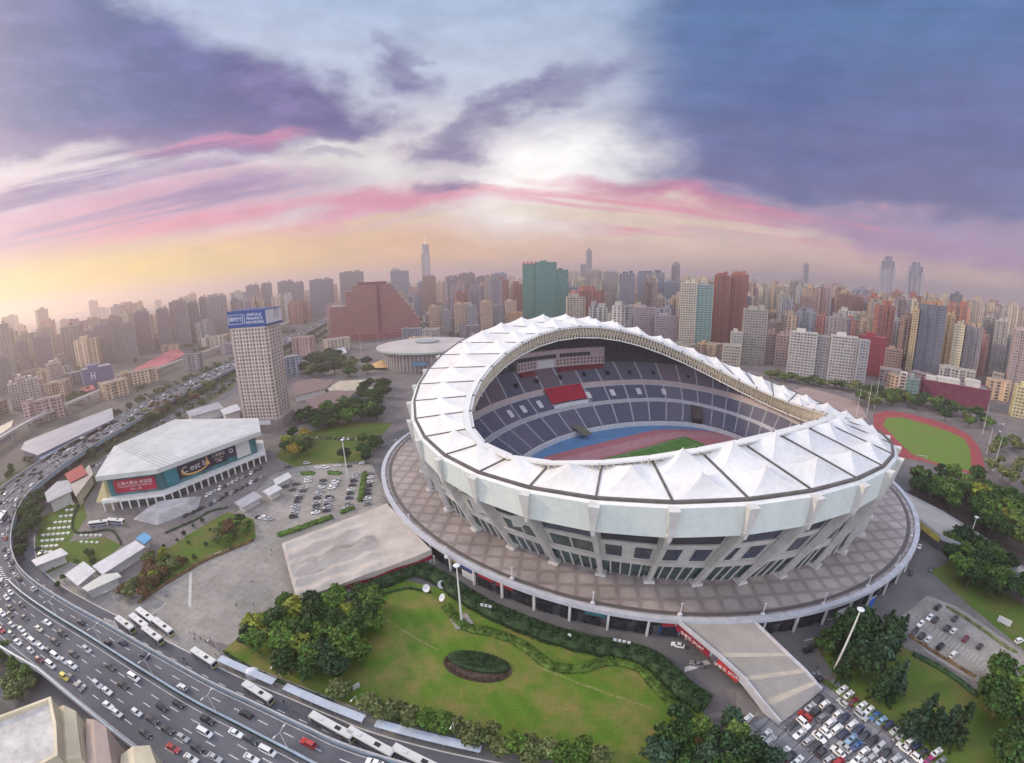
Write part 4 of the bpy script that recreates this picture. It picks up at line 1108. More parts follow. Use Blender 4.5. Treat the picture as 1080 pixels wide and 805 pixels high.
# --- the big towers by the track
D('apartment_tower', 'dark blue grey apartment tower with a sunlit yellow edge, left of the cream striped tower', AP, 958, 988, 399, 321, 26, (.19, .20, .25), GL_BLUE, 10, 2, bay=3.6, crown=3, house_col=(.42, .24, .14))
D('apartment_tower', 'thin ochre slab for the sunlit left face of the dark blue grey tower', AP, 953.5, 959.5, 398, 326, 18, OCHRE, GL_RES, 0, 0, bay=4, crown=1)  # ochre slab carries the low sun's yellow on the dark tower's left face
D('apartment_tower', 'ochre brown tower squeezed behind the cream striped tower', AP, 987, 999, 394, 332, 24, (.40, .29, .16), GL_RES, 0, 1, bay=4, crown=3)
D('apartment_tower', 'cream tower end wall with a narrow stripe of windows', AP, 998, 1008.5, 402, 342, 20, (.62, .55, .40), GL_RES, 0, 0, bay=8, crown=2, band=.9)
D('apartment_tower', 'grey mauve tower front joined to the cream end wall', AP, 1008, 1028, 403, 344, 24, (.31, .28, .31), GL_RES, 8, 2, bay=3.6, crown=3, house_col=(.42, .33, .22))
D('apartment_tower', 'grey beige tower right of the grey mauve tower', AP, 1028, 1041, 391, 334, 24, (.36, .34, .32), GL_RES, 6, 1, bay=4, crown=2)
D('apartment_tower', 'white ribbed tower left of the pink striped tower at the edge of the photo', AP, 1041, 1055, 396, 338, 24, (.44, .41, .40), GL_RES, 0, 2, bay=4, crown=2)
D('apartment_tower', 'pinkish tower with a dark red stripe at the right edge of the photo', AP, 1056, 1086, 417, 348, 26, (.44, .36, .36), GL_RES, 10, 2, bay=3.8, crown=3)
D('apartment_block', 'low grey block at the foot of the white ribbed tower', AP, 1044, 1056, 411, 394, 14, (.42, .39, .36), GL_RES, 0, 0, bay=4, crown=0)
D('apartment_block', 'yellow and white low building at the right edge below the pink striped tower', AP, 1062, 1090, 441, 408, 18, (.60, .54, .30), GL_RES, 12, 0, bay=4, crown=2)
D('apartment_block', 'pink low block below the yellow portal tower', AP, 930, 949, 391, 369, 16, PINK, GL_RES, 6, 0, bay=5, crown=1)
# shopping row with the dark red front by the running track
D('shopping_hall', 'long dark red shopping hall with a jumbled white roof by the running track', 'shopping hall', 966, 1042, 427, 406, 30, (.19, .03, .07), GL_RED, 8, 0, bay=6, crown=3, band=1.2, house_col=(.55, .52, .5))
D('shop_building', 'grey green shop block at the left end of the dark red hall', 'shop', 953, 966, 421, 400, 18, (.22, .28, .27), GL_TEAL, 0, 0, bay=5, crown=1)
D('sign_tower', 'white sign tower with red panels left of the dark red hall', 'sign tower', 946, 953, 417, 393, 6, (.60, .56, .55), GL_RED, 0, 0, bay=9, crown=0, band=2.3)
# --- centre
rt, w, h, pos, rz = D('office_tower', 'stepped green glass office tower with red letters on its left top', OF, 552, 572, 347, 279, 34, (.07, .20, .17), GL_TEAL, 0, 0, bay=9, band=2.3, crown=0)
mb = MB()
for i in range(4):
    x = -w * .42 + i * w * .2; mb.box((x, -17.4, h + 3.2), (w * .14, .6, 5.0)); mb.box((x + .5, -17.8, h + 3.2), (w * .05, .5, 2.4), 1)
mb.build('red_sign', [mat('red_sign_paint', (.45, .03, .05), .5), mat('pale_sign_paint', (.6, .5, .5), .5)], rt)
D('office_tower', 'tallest middle step of the green glass tower', OF, 565, 587, 347.2, 277, 30, (.06, .19, .165), GL_TEAL, 0, 0, bay=12, band=2.3, crown=1)
D('office_tower', 'lower right step of the green glass tower', OF, 586, 599, 347.1, 285, 32, (.06, .165, .15), GL_TEAL, 0, 0, bay=12, band=2.3, crown=1)
D('office_block', 'blue grey block right of the green glass tower', OF, 600, 616, 346, 304, 24, BGREY, GL_BLUE, 0, 0, bay=4, crown=1)
D('apartment_tower', 'cream tower with a pink flank between the blue grey block and the pink slab', AP, 617, 634, 336, 286, 26, (.45, .37, .33), GL_RES, 0, 2, bay=5, crown=2)
D('apartment_tower', 'cream ribbed tower, right neighbour of the one with the pink flank', AP, 635, 651, 338, 287, 26, (.42, .37, .36), GL_RES, 0, 2, bay=5, crown=2)
D('apartment_block', 'small peach block in front of the cream ribbed towers', AP, 626, 643, 345, 310, 20, (.48, .38, .32), GL_RES, 0, 1, bay=4.5, crown=1)
D('apartment_tower', 'dark topped grey tower left of the pink slab block', AP, 652, 668, 350, 289, 26, (.30, .29, .32), GL_BLUE, 0, 2, bay=5, crown=2, house_col=DK)
D('apartment_tower', 'blue grey tower with a dark crown behind the pink slab block', AP, 671, 699, 341, 288, 28, (.28, .30, .36), GL_BLUE, 0, 2, bay=5, crown=3, house_col=DK)
D('apartment_tower', 'plain dark grey tower beside the cream tower with the white side wall', AP, 699, 715, 343, 298, 24, (.24, .26, .31), GL_BLUE, 0, 1, bay=5, crown=1)
D('slab_block', 'pink slab apartment block rising over the stadium roof, taller left half', AP, 667, 690, 366, 325, 15, (.42, .33, .35), GL_RES, 6, 0, bay=4, crown=1)
D('slab_block', 'pink slab apartment block rising over the stadium roof, lower right half', AP, 689, 714, 369, 334, 15, (.38, .30, .34), GL_RES, 4, 0, bay=4, crown=1)
# --- peach blocks behind the round hall
for i, (x0, x1, yt, c, lb) in enumerate(((453, 466, 324, (.50, .34, .25), 'peach apartment block above the round hall roof, leftmost peach one'), (466, 476, 328, GREY, 'grey wing right of the leftmost peach block'), (480, 493, 321, (.50, .34, .25), 'second peach block from the round hall'), (493, 504, 324, (.30, .29, .33), 'grey wing right of the second peach block'), (507, 520, 319, (.52, .35, .25), 'third peach block from the round hall'), (520, 531, 323, (.28, .28, .33), 'grey wing right of the third peach block'), (533, 545, 318, (.52, .38, .27), 'fourth peach block, next to the green glass tower'))):
    D('apartment_block', lb, AP, x0, x1, 351 if i < 5 else 349, yt, 16, c, GL_RES, 5, 0, 'peach and grey blocks behind the round hall', bay=4.5, crown=1)
D('apartment_block', 'small orange block just above the white stadium roof beside the green tower', AP, 537, 551, 350, 331, 14, (.50, .26, .14), GL_RES, 0, 0, bay=5, crown=1)
for x0, x1, yt, c, lb in ((447, 461, 292, BROWN, 'brown twin-core tower right of the maroon stepped block'), (471, 485, 292, (.25, .18, .19), 'brown grey tower, first of the row behind the peach blocks'), (485, 502, 289, (.23, .17, .19), 'brown grey tower with two roof cores in the row behind the peach blocks'), (503, 519, 292, (.24, .18, .21), 'mauve grey tower right of the one with two roof cores'), (519, 535, 289, (.24, .25, .31), 'flat topped blue grey tower left of the green glass tower')):
    D('apartment_tower', lb, AP, x0, x1, 327, yt, 30, c, GL_RES, 0, 2, 'row of towers behind the peach blocks', bay=6, crown=2)
D('office_tower', 'slate grey tower directly behind the maroon stepped block', OF, 414, 433, 328, 286, 34, BGREY, GL_BLUE, 0, 0, bay=5, crown=1)
D('office_tower', 'grey round-shouldered tower behind the left half of the maroon block', OF, 361, 386, 332, 287, 40, (.24, .21, .22), GL_RES, 0, 1, bay=6, crown=2)
# maroon stepped block (ziggurat)
pz = G(398, 357, 0); dz_ = math.hypot(pz.x, pz.y); acz = az_of(398, 357); mpp = dz_ * (az_of(448, 357) - az_of(348, 357)) / 100
zig = empty('stepped_hotel', (math.sin(acz) * (dz_ + 25), math.cos(acz) * (dz_ + 25), 0), -acz, 'huge maroon stepped hotel block with a sloping right flank', 'hotel')
SOLID.append((zig.location.xy, 90))
hz = lambda y: height_at(398, y, dz_)
MA = (.24, .085, .085)
steps = [(-48, -30, 321), (-30, -22, 306), (-22, 18, 300)] + [(18 + i * 3.2, 21.2 + i * 3.2, 303 + i * 4.4) for i in range(9)]
for x0, x1, yt in steps:
    poly = [(x0 * mpp, -25), (x1 * mpp, -25), (x1 * mpp, 25), (x0 * mpp, 25)]
    h_ = hz(yt); walls(poly, 0, h_, WALLP, 'wall', zig, True, MA)
nst = int(hz(300) / 4.4)
for k in range(nst):
    z = 4 + k * 4.4
    xr = max([x1 for x0, x1, yt in steps if hz(yt) > z + 2] or [0]); xl = min([x0 for x0, x1, yt in steps if hz(yt) > z + 2] or [0])
    if xr <= xl: continue
    mb = MB(); mb.box(((xl + xr) / 2 * mpp, -25.5, z), ((xr - xl) * mpp, 1.2, 1.7)); o = mb.build('balcony', WALLP, zig); o.color = (.36, .17, .16, 1)
    mb = MB(); mb.box(((xl + xr) / 2 * mpp, -25.2, z + 2.0), ((xr - xl) * mpp - 1, .5, 1.9)); mb.build('window_band', GL_RED, zig)
mb = MB(); mb.box((4 * mpp, -27, hz(300) * .5), (5, 5, hz(300) + 3)); o = mb.build('stair_shaft', WALLP, zig); o.color = (.15, .04, .05, 1)
mb = MB(); mb.box((0, -30, 6), (104 * mpp, 14, 12)); o = mb.build('podium', WALLP, zig); o.color = (.22, .07, .08, 1)
roof_house(zig, 30 * mpp, 24, hz(300), 5, (.15, .06, .06), -2 * mpp)
# --- landmark towers far off
def twin(x0, x1, yt, lb):
    d_ = 1850; pos, rz, w, h = place(x0, x1, 330, yt, 40, 0, d_)
    rt = empty('skyscraper', pos, rz, lb, 'skyscraper', 'twin skyscrapers on the right skyline')
    walls(plan_chamfer(w, 40, 9), 0, h * .80, WALLW, 'wall', rt, True, (.26, .26, .33)); walls(plan_chamfer(w * .86, 36, 10), h * .80, h * .93, WALLW, 'wall', rt, True, (.24, .24, .31)); walls(plan_chamfer(w * .5, 24, 7), h * .93, h, WALLW, 'crown_block', rt, True, (.22, .22, .3))
    for sx in (-1, 1):
        mb = MB(); mb.box((sx * w * .43, 0, h * .42), (w * .18, 44, h * .84)); o = mb.build('corner_pier', WALLP, rt); o.color = (.34, .34, .40, 1)
twin(924, 940.5, 270, 'left one of the twin skyscrapers, with a pale patch on its face')
twin(952.5, 970.5, 276, 'right one of the twin skyscrapers, plain blue grey')
S('office_tower', 'dark slab tower standing alone on the right skyline', OF, 1000, 1013, 332, 310, 40, (.12, .13, .17), 0, 1500)
pos, rz, w, h = place(445.5, 454.5, 300, 256, 36, 0, 2500)
rt = empty('skyscraper', pos, rz, 'tall faint supertall tower on the left centre skyline, tapering to a spire', 'skyscraper'); walls(plan_chamfer(w, 36, 8), 0, h * .80, WALLW, 'wall', rt, True, (.34, .33, .36)); walls(plan_chamfer(w * .8, 30, 7), h * .80, h * .97, WALLW, 'wall', rt, True, (.34, .33, .36)); mb = MB(); mb.tube([(0, 0, h * .97), (0, 0, h * 1.13)], [3, .6], 6); mb.build('spire', WALLP, rt)  # wall grey lightened to paint in the fading by distant haze
S('skyscraper', 'faint slim tower poking out of the haze above the green glass tower', 'skyscraper', 618, 624, 300, 264, 50, (.2, .2, .24), 0, 2700)
S('skyscraper', 'faint pale needle tower on the skyline left of the twin skyscrapers', 'skyscraper', 846, 852, 300, 279, 50, (.22, .22, .28), 0, 2600)
rt, w, h, pos, rz = S('office_tower', 'round-headed tower on the skyline behind the dark crowned blue grey tower', OF, 707, 716, 320, 281, 36, (.17, .16, .19), 0, 1700)
mb = MB(); mb.loft([[(w * .5 * math.cos(a) * k_, 18 * math.sin(a) * k_, h + z) for a in [i / 12 * 2 * PI for i in range(12)]] for k_, z in ((1, 0), (.92, 7), (.7, 14), (.35, 18), (.05, 19))]); o = mb.build('dome', WALLP, rt); o.color = (.2, .19, .2, 1)
# --- left side
for x0, x1, yb, yt, dep, c, lb in ((0, 20, 402, 341, 36, (.34, .33, .31), 'pale tower with an arched top at the left edge of the skyline'), (24, 35, 398, 360, 28, (.24, .21, .24), 'slim grey tower right of the arch-topped tower'), (41, 60, 395, 355, 32, (.24, .20, .24), 'broad mauve grey tower with two roof cores on the left skyline'), (-6, 16, 415, 378, 26, (.22, .19, .22), 'mauve tower at the left edge in front of the arch-topped tower'), (70, 91, 385, 344, 34, (.36, .32, .29), 'pale slab tower behind the blue store'), (92, 104, 385, 349, 30, (.28, .22, .23), 'rose grey tower behind the blue store'), (104, 121, 383, 343, 30, (.27, .23, .26), 'mauve slab tower right behind the blue store'), (122, 134, 381, 338, 30, (.26, .22, .24), 'grey rose tower left of the tower cluster over the red bus yard'), (134, 147, 380, 341, 30, (.25, .23, .25), 'low grey tower left of the gabled pair over the red bus yard'),
                                  (147, 163, 373, 329, 32, (.25, .20, .24), 'mauve tower over the red bus yard, left of the two-tone pair'), (170, 183, 369, 326, 32, (.24, .19, .23), 'mauve grey tower left of the tallest two-tone tower over the bus yard'), (184, 202, 366, 318, 34, (.25, .20, .24), 'tallest two-tone tower above the red bus yard'), (203, 214, 362, 319, 30, (.25, .21, .24), 'grey tower right of the tallest two-tone tower'), (215, 223, 360, 314, 26, (.24, .19, .22), 'slim dark tower left of the bank tower skyline group'), (224, 243, 352, 312, 34, (.30, .26, .28), 'wide pale tower just left of the blue bank sign')):
    D('apartment_tower', lb, AP, x0, x1, yb, yt, dep, c, GL_RES, 0, 2 if x1 - x0 > 12 else 1, 'hazy towers on the left skyline', bay=7, crown=2)
for x0, x1, yb, yt, c, lb in ((263, 277, 340, 301, (.25, .22, .25), 'grey tower directly above the blue bank sign'), (279, 290, 338, 299, (.26, .22, .25), 'mauve tower above the white bank sign panel'), (296, 313, 336, 297, (.24, .21, .25), 'wide grey tower right of the bank tower'), (313, 323, 335, 298, (.25, .21, .25), 'slim grey tower left of the slab pair'), (329, 354, 333, 295, (.22, .20, .25), 'broad slate tower left of the maroon stepped block')):
    D('apartment_tower', lb, AP, x0, x1, yb, yt, 32, c, GL_BLUE, 0, 2, 'hazy towers behind the bank tower', bay=7, crown=2)
D('apartment_tower', 'pale near tower on the left, lower left one of three by the rail line', AP, 14, 24, 432, 405, 20, (.46, .40, .41), GL_RES, 0, 1, 'pale towers by the rail line', bay=4, crown=1)
D('apartment_tower', 'pale near tower on the left, middle one of three by the rail line', AP, 24, 34, 431, 398, 20, (.48, .40, .41), GL_RES, 0, 1, 'pale towers by the rail line', bay=4, crown=1)
D('apartment_tower', 'pale near tower with an orange stripe, right one of three by the rail line', AP, 34, 46, 430, 399, 20, (.48, .41, .40), GL_RES, 0, 1, 'pale towers by the rail line', bay=4, crown=1)
D('apartment_tower', 'cream tower left of the blue store', AP, 54, 71, 414, 383, 22, (.44, .37, .34), GL_RES, 8, 2, None, bay=5, crown=2)
rt, w, h, pos, rz = D('department_store', 'blue windowless store with a pale letter sign and lights along its roof', 'store', 87, 122, 407, 388, 40, (.13, .13, .26), GL_BLUE, 6, 0, None, bay=40, crown=1, band=.5, piers=False)
for bx in (-.18,):
    mb = MB(); 
    for dx in (-2.4, 2.4): mb.box((w * bx + dx, -20.4, h * .62), (1.6, .5, h * .42))
    mb.box((w * bx, -20.4, h * .62), (4, .4, 1.6)); mb.build('letter_sign', WSEAT, rt)
# ================================================================== elevated road, rail line, bus lane
ROADZ = 7.0
_RO = [(10, 50), (-39, 60), (-55, 64.5), (-72, 69), (-90, 73), (-113, 78.5), (-144, 85), (-174, 90), (-204, 95.5), (-226, 102), (-248, 113), (-268, 127), (-288, 144), (-304, 164), (-318, 195), (-331, 238), (-345, 300), (-363, 380), (-388, 520), (-410, 650), (-436, 800), (-480, 1000), (-540, 1250), (-640, 1600)]
ROAD = smooth_path([Vector((x, y, 0)) for x, y in _RO], 6)
RN = []
for i, p in enumerate(ROAD):
    t = (ROAD[min(i + 1, len(ROAD) - 1)] - ROAD[max(i - 1, 0)]).normalized(); RN.append(Vector((-t.y, t.x, 0)))
RS = [0.0]
for a, b in zip(ROAD[:-1], ROAD[1:]): RS.append(RS[-1] + (b - a).length)
def off(i, o, z): return ROAD[i] + RN[i] * o + Vector((0, 0, z))
def at_s(s, o, z):
    i = max(0, min(len(RS) - 2, int(np.searchsorted(RS, s)) - 1)); t = (s - RS[i]) / (RS[i + 1] - RS[i])
    n = lerp(RN[i], RN[i + 1], t); return lerp(ROAD[i], ROAD[i + 1], t) + n * o + Vector((0, 0, z)), math.atan2(-n.x, n.y)
def road_at(p):
    """(distance along, sideways offset, heading) of a ground point relative to the elevated road"""
    best = None
    for i in range(len(ROAD) - 1):
        a, b = ROAD[i], ROAD[i + 1]; ab = b - a; t = max(0, min(1, (p - a).dot(ab) / ab.dot(ab))); d = (p - a - ab * t); d.z = 0
        if best is None or d.length < best[0]: best = (d.length, RS[i] + ab.length * t, d.dot(RN[i]), math.atan2(ab.y, ab.x))
    return best[1], best[2], best[3]
NRD = len(ROAD)
def wid(i): return 27.6 + (5.0 if RS[i] > 215 else max(0, (RS[i] - 165) / 50 * 5.0))
def ribbon(name, o0, o1, z, m, i0=0, i1=None, kind='structure', lo=None):
    mb = MB(); i1 = i1 or NRD
    fo = lambda o, i: o(i) if callable(o) else o
    mb.loft([[off(i, fo(o1, i), z) for i in range(i0, i1)], [off(i, fo(o0, i), z) for i in range(i0, i1)]], 0, False)
    o = mb.build(name, m); prop(o, kind=kind); return o
mb = MB(); mb.loft([[off(i, wid(i), ROADZ - 1.5) for i in range(NRD)], [off(i, wid(i), ROADZ) for i in range(NRD)], [off(i, 0, ROADZ) for i in range(NRD)], [off(i, 0, ROADZ - 1.5) for i in range(NRD)], [off(i, wid(i), ROADZ - 1.5) for i in range(NRD)]], [1, 0, 1, 1], False)
prop(mb.build('elevated_road', [ASPH, WHITEC]), kind='structure')
# markings: solid edges, dashed lanes
mb = MB()
def line(o, i0=0, i1=NRD, w_=.22):
    mb.loft([[off(i, o + w_, ROADZ + .006) for i in range(i0, i1)], [off(i, o, ROADZ + .006) for i in range(i0, i1)]], 0, False)
line(.7); line(6.6, 0, 40); line(8.9); line(26.6, 0, 60)
LANES = (2.6 + .9, 12.2, 15.6, 19.2, 22.8)
def dashes(o, s0, s1, step=9.0, L=3.6):
    s_ = s0
    while s_ < s1:
        a, _ = at_s(s_, o, ROADZ + .006); b, _ = at_s(s_ + L, o, ROADZ + .006); n = (b - a).normalized(); n = Vector((-n.y, n.x, 0)) * .14
        mb.add([a - n, b - n, b + n, a + n], [(0, 1, 2, 3)]); s_ += step
for o in LANES: dashes(o, 5, 700)
prop(mb.build('lane_markings', mat('worn_white_paint', (.50, .50, .51), .7, var=.3, scale=1.5)), kind='structure')
mb = MB()
for o in (10, 13, 17, 21, 4.5):
    s_ = 40
    while s_ < 360:
        a, _ = at_s(s_, 8.8, ROADZ + .005); b, _ = at_s(s_, 26.8, ROADZ + .005)
        t = Vector((0, .9, 0)); mb.add([a, b, b + t, a + t], [(0, 1, 2, 3)]); s_ += 57
    break
prop(mb.build('expansion_joints', mat('joint_grey', (.16, .16, .17), .8)), kind='structure')
mb = MB()
for s0 in np.linspace(14, 400, 40):
    a0, h0 = at_s(s0 + 3, 24.5, ROADZ + .003)
    mb.box((a0.x, a0.y, ROADZ + .002), (18, 3.0, .004), rz=h0)
# road-side barriers
BARG = mat('dark_green_barrier', (.035, .07, .065), .5, var=.3, scale=.5)
BARW = mat('pale_blue_noise_screen', (.27, .34, .41), .4, var=.15, scale=.3)
BARC = mat('concrete_parapet', (.36, .36, .37), .8, var=.15, scale=.4)
def barrier(name, o, z0, z1, th, m, label, i0=0, i1=NRD, cap=None, group=None):
    mb = MB(); fo = (lambda i: o(i)) if callable(o) else (lambda i: o)
    mb.loft([[off(i, fo(i) + th / 2, z0) for i in range(i0, i1)], [off(i, fo(i) + th / 2, z1) for i in range(i0, i1)], [off(i, fo(i) - th / 2, z1) for i in range(i0, i1)], [off(i, fo(i) - th / 2, z0) for i in range(i0, i1)]], 0, False)
    r = mb.build(name, m); prop(r, label, 'barrier', group)
    if cap:
        mb = MB(); mb.loft([[off(i, fo(i) + th * .8, z1) for i in range(i0, i1)], [off(i, fo(i) + th * .8, z1 + .25) for i in range(i0, i1)], [off(i, fo(i) - th * .8, z1 + .25) for i in range(i0, i1)], [off(i, fo(i) - th * .8, z1) for i in range(i0, i1)]], 0, False)
        mb.build('top_rail', cap, r)
    return r
GORE = int(np.searchsorted(RS, 232))
barrier('road_barrier', 7.6, ROADZ - .1, ROADZ + 1.5, .4, BARG, 'dark green barrier between the wide carriageway and the two right lanes', 0, GORE, BARW)
barrier('noise_screen', 0, ROADZ - 1.6, ROADZ + 1.6, .35, BARW, 'pale blue screen along the right edge of the elevated road, above the bus lane', 0, NRD, BARC)
barrier('parapet_wall', wid, ROADZ - 1.5, ROADZ + 1.0, .4, BARC, 'grey parapet along the outer left edge of the elevated road', 0, NRD, BARW)
barrier('median_barrier', 17.3, ROADZ, ROADZ + .8, .35, BARC, 'low median barrier where the elevated road bends towards the far city', int(np.searchsorted(RS, 330)), NRD)
s_ = 60
while s_ < 620:
    for o in ((3.5, 22) if s_ < 330 else (6, 26)):
        p, h = at_s(s_, o, 0); r_ = empty('viaduct_pier', p, h, 'concrete pier under the elevated road', 'bridge pier', 'piers under the elevated road')
        mb = MB(); mb.box((0, 0, 2.6), (1.8, 2.2, 5.2)); mb.build('shaft', BARC, r_); mb = MB(); mb.loft([[(sx * (1 + k) , sy * (1.2 + 3 * k), z) for sx, sy in ((-1, -1), (1, -1), (1, 1), (-1, 1))] for k, z in ((0, 4.2), (.25, ROADZ - 1.52))], 0, True, True); mb.build('cap_beam', BARC, r_)
    s_ += 34
# gore stripes
mb = MB()
for k in range(7):
    a, h = at_s(234 + k * 2.4, 7.0, ROADZ + .008); b, _ = at_s(235.5 + k * 2.4, 8.4 , ROADZ + .008); mb.bar(a, b, .5, .01)
prop(mb.build('gore_stripes', LINE), kind='structure')
# bus lane, platform strip and footway on the camera side
IB = int(np.searchsorted(RS, 300))
ribbon('bus_lane', -9.8, -.3, .046, ASPH, 0, IB); ribbon('footway', lambda i: -15.5 - 8.5 * max(0, min(1, (RS[i] - 120) / 40)), -9.8, .052, PAVE, 0, int(np.searchsorted(RS, 235)))
ribbon('lower_road', lambda i: wid(i) + 14, lambda i: wid(i) - 30, .040, ASPH2, 0, IB + 20)
mb = MB(); mb.loft([[off(i, -9.7, .05) for i in range(IB)], [off(i, -9.7, .2) for i in range(IB)], [off(i, -10.1, .2) for i in range(IB)], [off(i, -10.1, .05) for i in range(IB)]], 0, False); prop(mb.build('kerb', WHITEC), kind='structure')
mb = MB()
for s0 in np.arange(8, 240, 8.0):
    a, h = at_s(s0, -5.0, .055); b, _ = at_s(s0 + 3, -5.0, .055); mb.bar(a, b, .2, .006)
prop(mb.build('bus_lane_dashes', LINE), kind='structure')
I3 = int(np.searchsorted(RS, 345))
VERGE = mat('roadside_verge', (.05, .075, .03), .95, col2=(.10, .095, .055), scale=.06, detail=8)
for nm, o0, o1, z, m_ in (('verge', 33.5, 41, .048, VERGE), ('far_carriageway', 41, 52, .050, ASPH), ('verge', 52, 60, .049, VERGE), ('far_carriageway', -26, -12, .050, ASPH), ('verge', -12, -1, .048, VERGE), ('verge', -40, -26, .047, VERGE)):
    mb = MB(); mb.loft([[off(i, o1, z) for i in range(I3, NRD)], [off(i, o0, z) for i in range(I3, NRD)]], 0, False); prop(mb.build(nm, m_), kind='structure')
for px in (([(300, 398), (318, 388), (334, 380), (336, 372), (322, 369), (300, 372), (270, 382), (240, 394)]), ([(430, 352), (400, 360), (360, 366), (330, 372)]), ([(20, 440), (60, 424), (110, 402), (150, 392)]), ([(160, 452), (200, 434), (236, 420), (250, 408), (262, 396)])):
    P_ = smooth_path([G(x, y, 0) for x, y in px], 6); mb = MB(); l_, r2_ = [], []
    for i, p in enumerate(P_):
        t = (P_[min(i + 1, len(P_) - 1)] - P_[max(i - 1, 0)]).normalized(); nn = Vector((-t.y, t.x, 0)) * 5.5; l_.append(p + nn + Vector((0, 0, .054))); r2_.append(p - nn + Vector((0, 0, .054)))
    mb.loft([l_, r2_], 0, False, flip=True); prop(mb.build('side_road', ASPH), kind='structure')
def bus_shelter(s0, s1, label):
    a, h = at_s(s0, -11.6, 0); b, _ = at_s(s1, -11.6, 0); L = (b - a).length; c = (a + b) / 2; hd = math.atan2((b - a).y, (b - a).x)
    r_ = empty('bus_shelter', c, hd, label, 'bus shelter', 'bus shelters along the bus lane')
    mb = MB(); mb.box((0, 0, 2.95), (L, 2.6, .18)); mb.build('roof', mat('shelter_roof', (.42, .47, .55), .4, var=.1), r_)
    mb = MB(); mb.box((0, -1.1, 1.5), (L * .96, .08, 1.5)); mb.build('ad_panel', SHOPC[1], r_)
    for k in range(max(2, int(L / 6))):
        mb = MB(); mb.box((-L / 2 + 1 + k * (L - 2) / max(1, int(L / 6) - 1), .6, 1.45), (.16, .16, 2.9)); mb.build('post', STEEL_W, r_)
bus_shelter(22, 52, 'long bus shelter roof nearest the lower edge of the photo'); bus_shelter(56, 84, 'bus shelter roof beside the two long buses'); bus_shelter(88, 112, 'bus shelter roof by the crowd at the stop'); 
# rail line
_rl = smooth_path([Vector((x, y, 0)) for x, y in ((-410, 120), (-440, 180), (-475, 243), (-500, 300), (-515, 370), (-530, 450), (-556, 620), (-585, 800), (-630, 1050), (-700, 1350))], 6)
mb = MB(); rw = 4.6
def rl(i, o, z):
    t = (_rl[min(i + 1, len(_rl) - 1)] - _rl[max(i - 1, 0)]).normalized(); return _rl[i] + Vector((-t.y, t.x, 0)) * o + Vector((0, 0, z))
n = len(_rl)
mb.loft([[rl(i, o, z) for i in range(n)] for o, z in ((rw, 8.2), (rw, 10.8), (rw - .4, 10.8), (rw - .4, 9.6), (-rw + .4, 9.6), (-rw + .4, 10.8), (-rw, 10.8), (-rw, 8.2), (rw, 8.2))], 0, False)
via = mb.build('rail_viaduct', mat('pale_rail_concrete', (.46, .43, .41), .8, var=.12, scale=.2)); prop(via, 'pale concrete rail viaduct crossing the left of the photo', 'rail viaduct')
for i in range(2, n, 3):
    p = _rl[i]; mb = MB(); mb.box((p.x, p.y, 4.1), (2.2, 2.2, 8.2)); mb.build('pillar', BARC, via)
# long station roofs between the rail line and the road
def long_roof(name, label, pts, z, m, wallm=None, cat='station roof', th=.8):
    P = [G(x, y, z) for x, y in pts]; c = sum(P, Vector()) / len(P)
    r_ = empty(name, (c.x, c.y, 0), 0, label, cat)
    poly = [(p.x - c.x, p.y - c.y) for p in P]
    if sum(poly[i - 1][0] * poly[i][1] - poly[i][0] * poly[i - 1][1] for i in range(len(poly))) < 0: poly.reverse()
    mb = MB(); mb.prism(poly, z - th, z); mb.build('roof', m, r_)
    inner = grow(poly, -1.6); mb = MB(); mb.prism(inner, 0, z - th - .02); mb.build('wall', wallm or GL_BLUE, r_)
    SOLID.append((c.xy, max(math.hypot(*q) for q in poly) * .5))
    return r_, poly, c
ZINC = mat('zinc_roof', (.33, .33, .36), .5, var=.15, scale=.15, stretch=(1, .2, 1))
BLUER = mat('blue_grey_roof', (.16, .20, .33), .5, var=.2, scale=.2)
long_roof('station_hall', 'long grey station roof left of the elevated road', [(26, 466), (22, 474), (40, 480), (120, 442), (118, 430)], 9, ZINC)
long_roof('station_hall', 'narrow blue grey roof beside the long station roof', [(40, 482), (48, 486), (122, 446), (120, 441)], 7, BLUER)
long_roof('rail_shed', 'small cream curved shed at the left edge below the rail line', [(-6, 452), (-6, 462), (12, 450), (14, 443)], 7, mat('cream_roof', (.5, .45, .36), .6, var=.1))
long_roof('bus_depot', 'long red roofed bus yard below the left skyline', [(126, 398), (134, 403), (196, 374), (186, 366)], 6, mat('red_bus_roofs', (.34, .08, .10), .6, var=.35, scale=.08), None, 'bus depot')
long_roof('bus_depot', 'small red canopy in front of the blue store', [(84, 410), (86, 414), (100, 410), (98, 405)], 5, mat('red_bus_roofs', (.34, .08, .10)), None, 'bus depot')

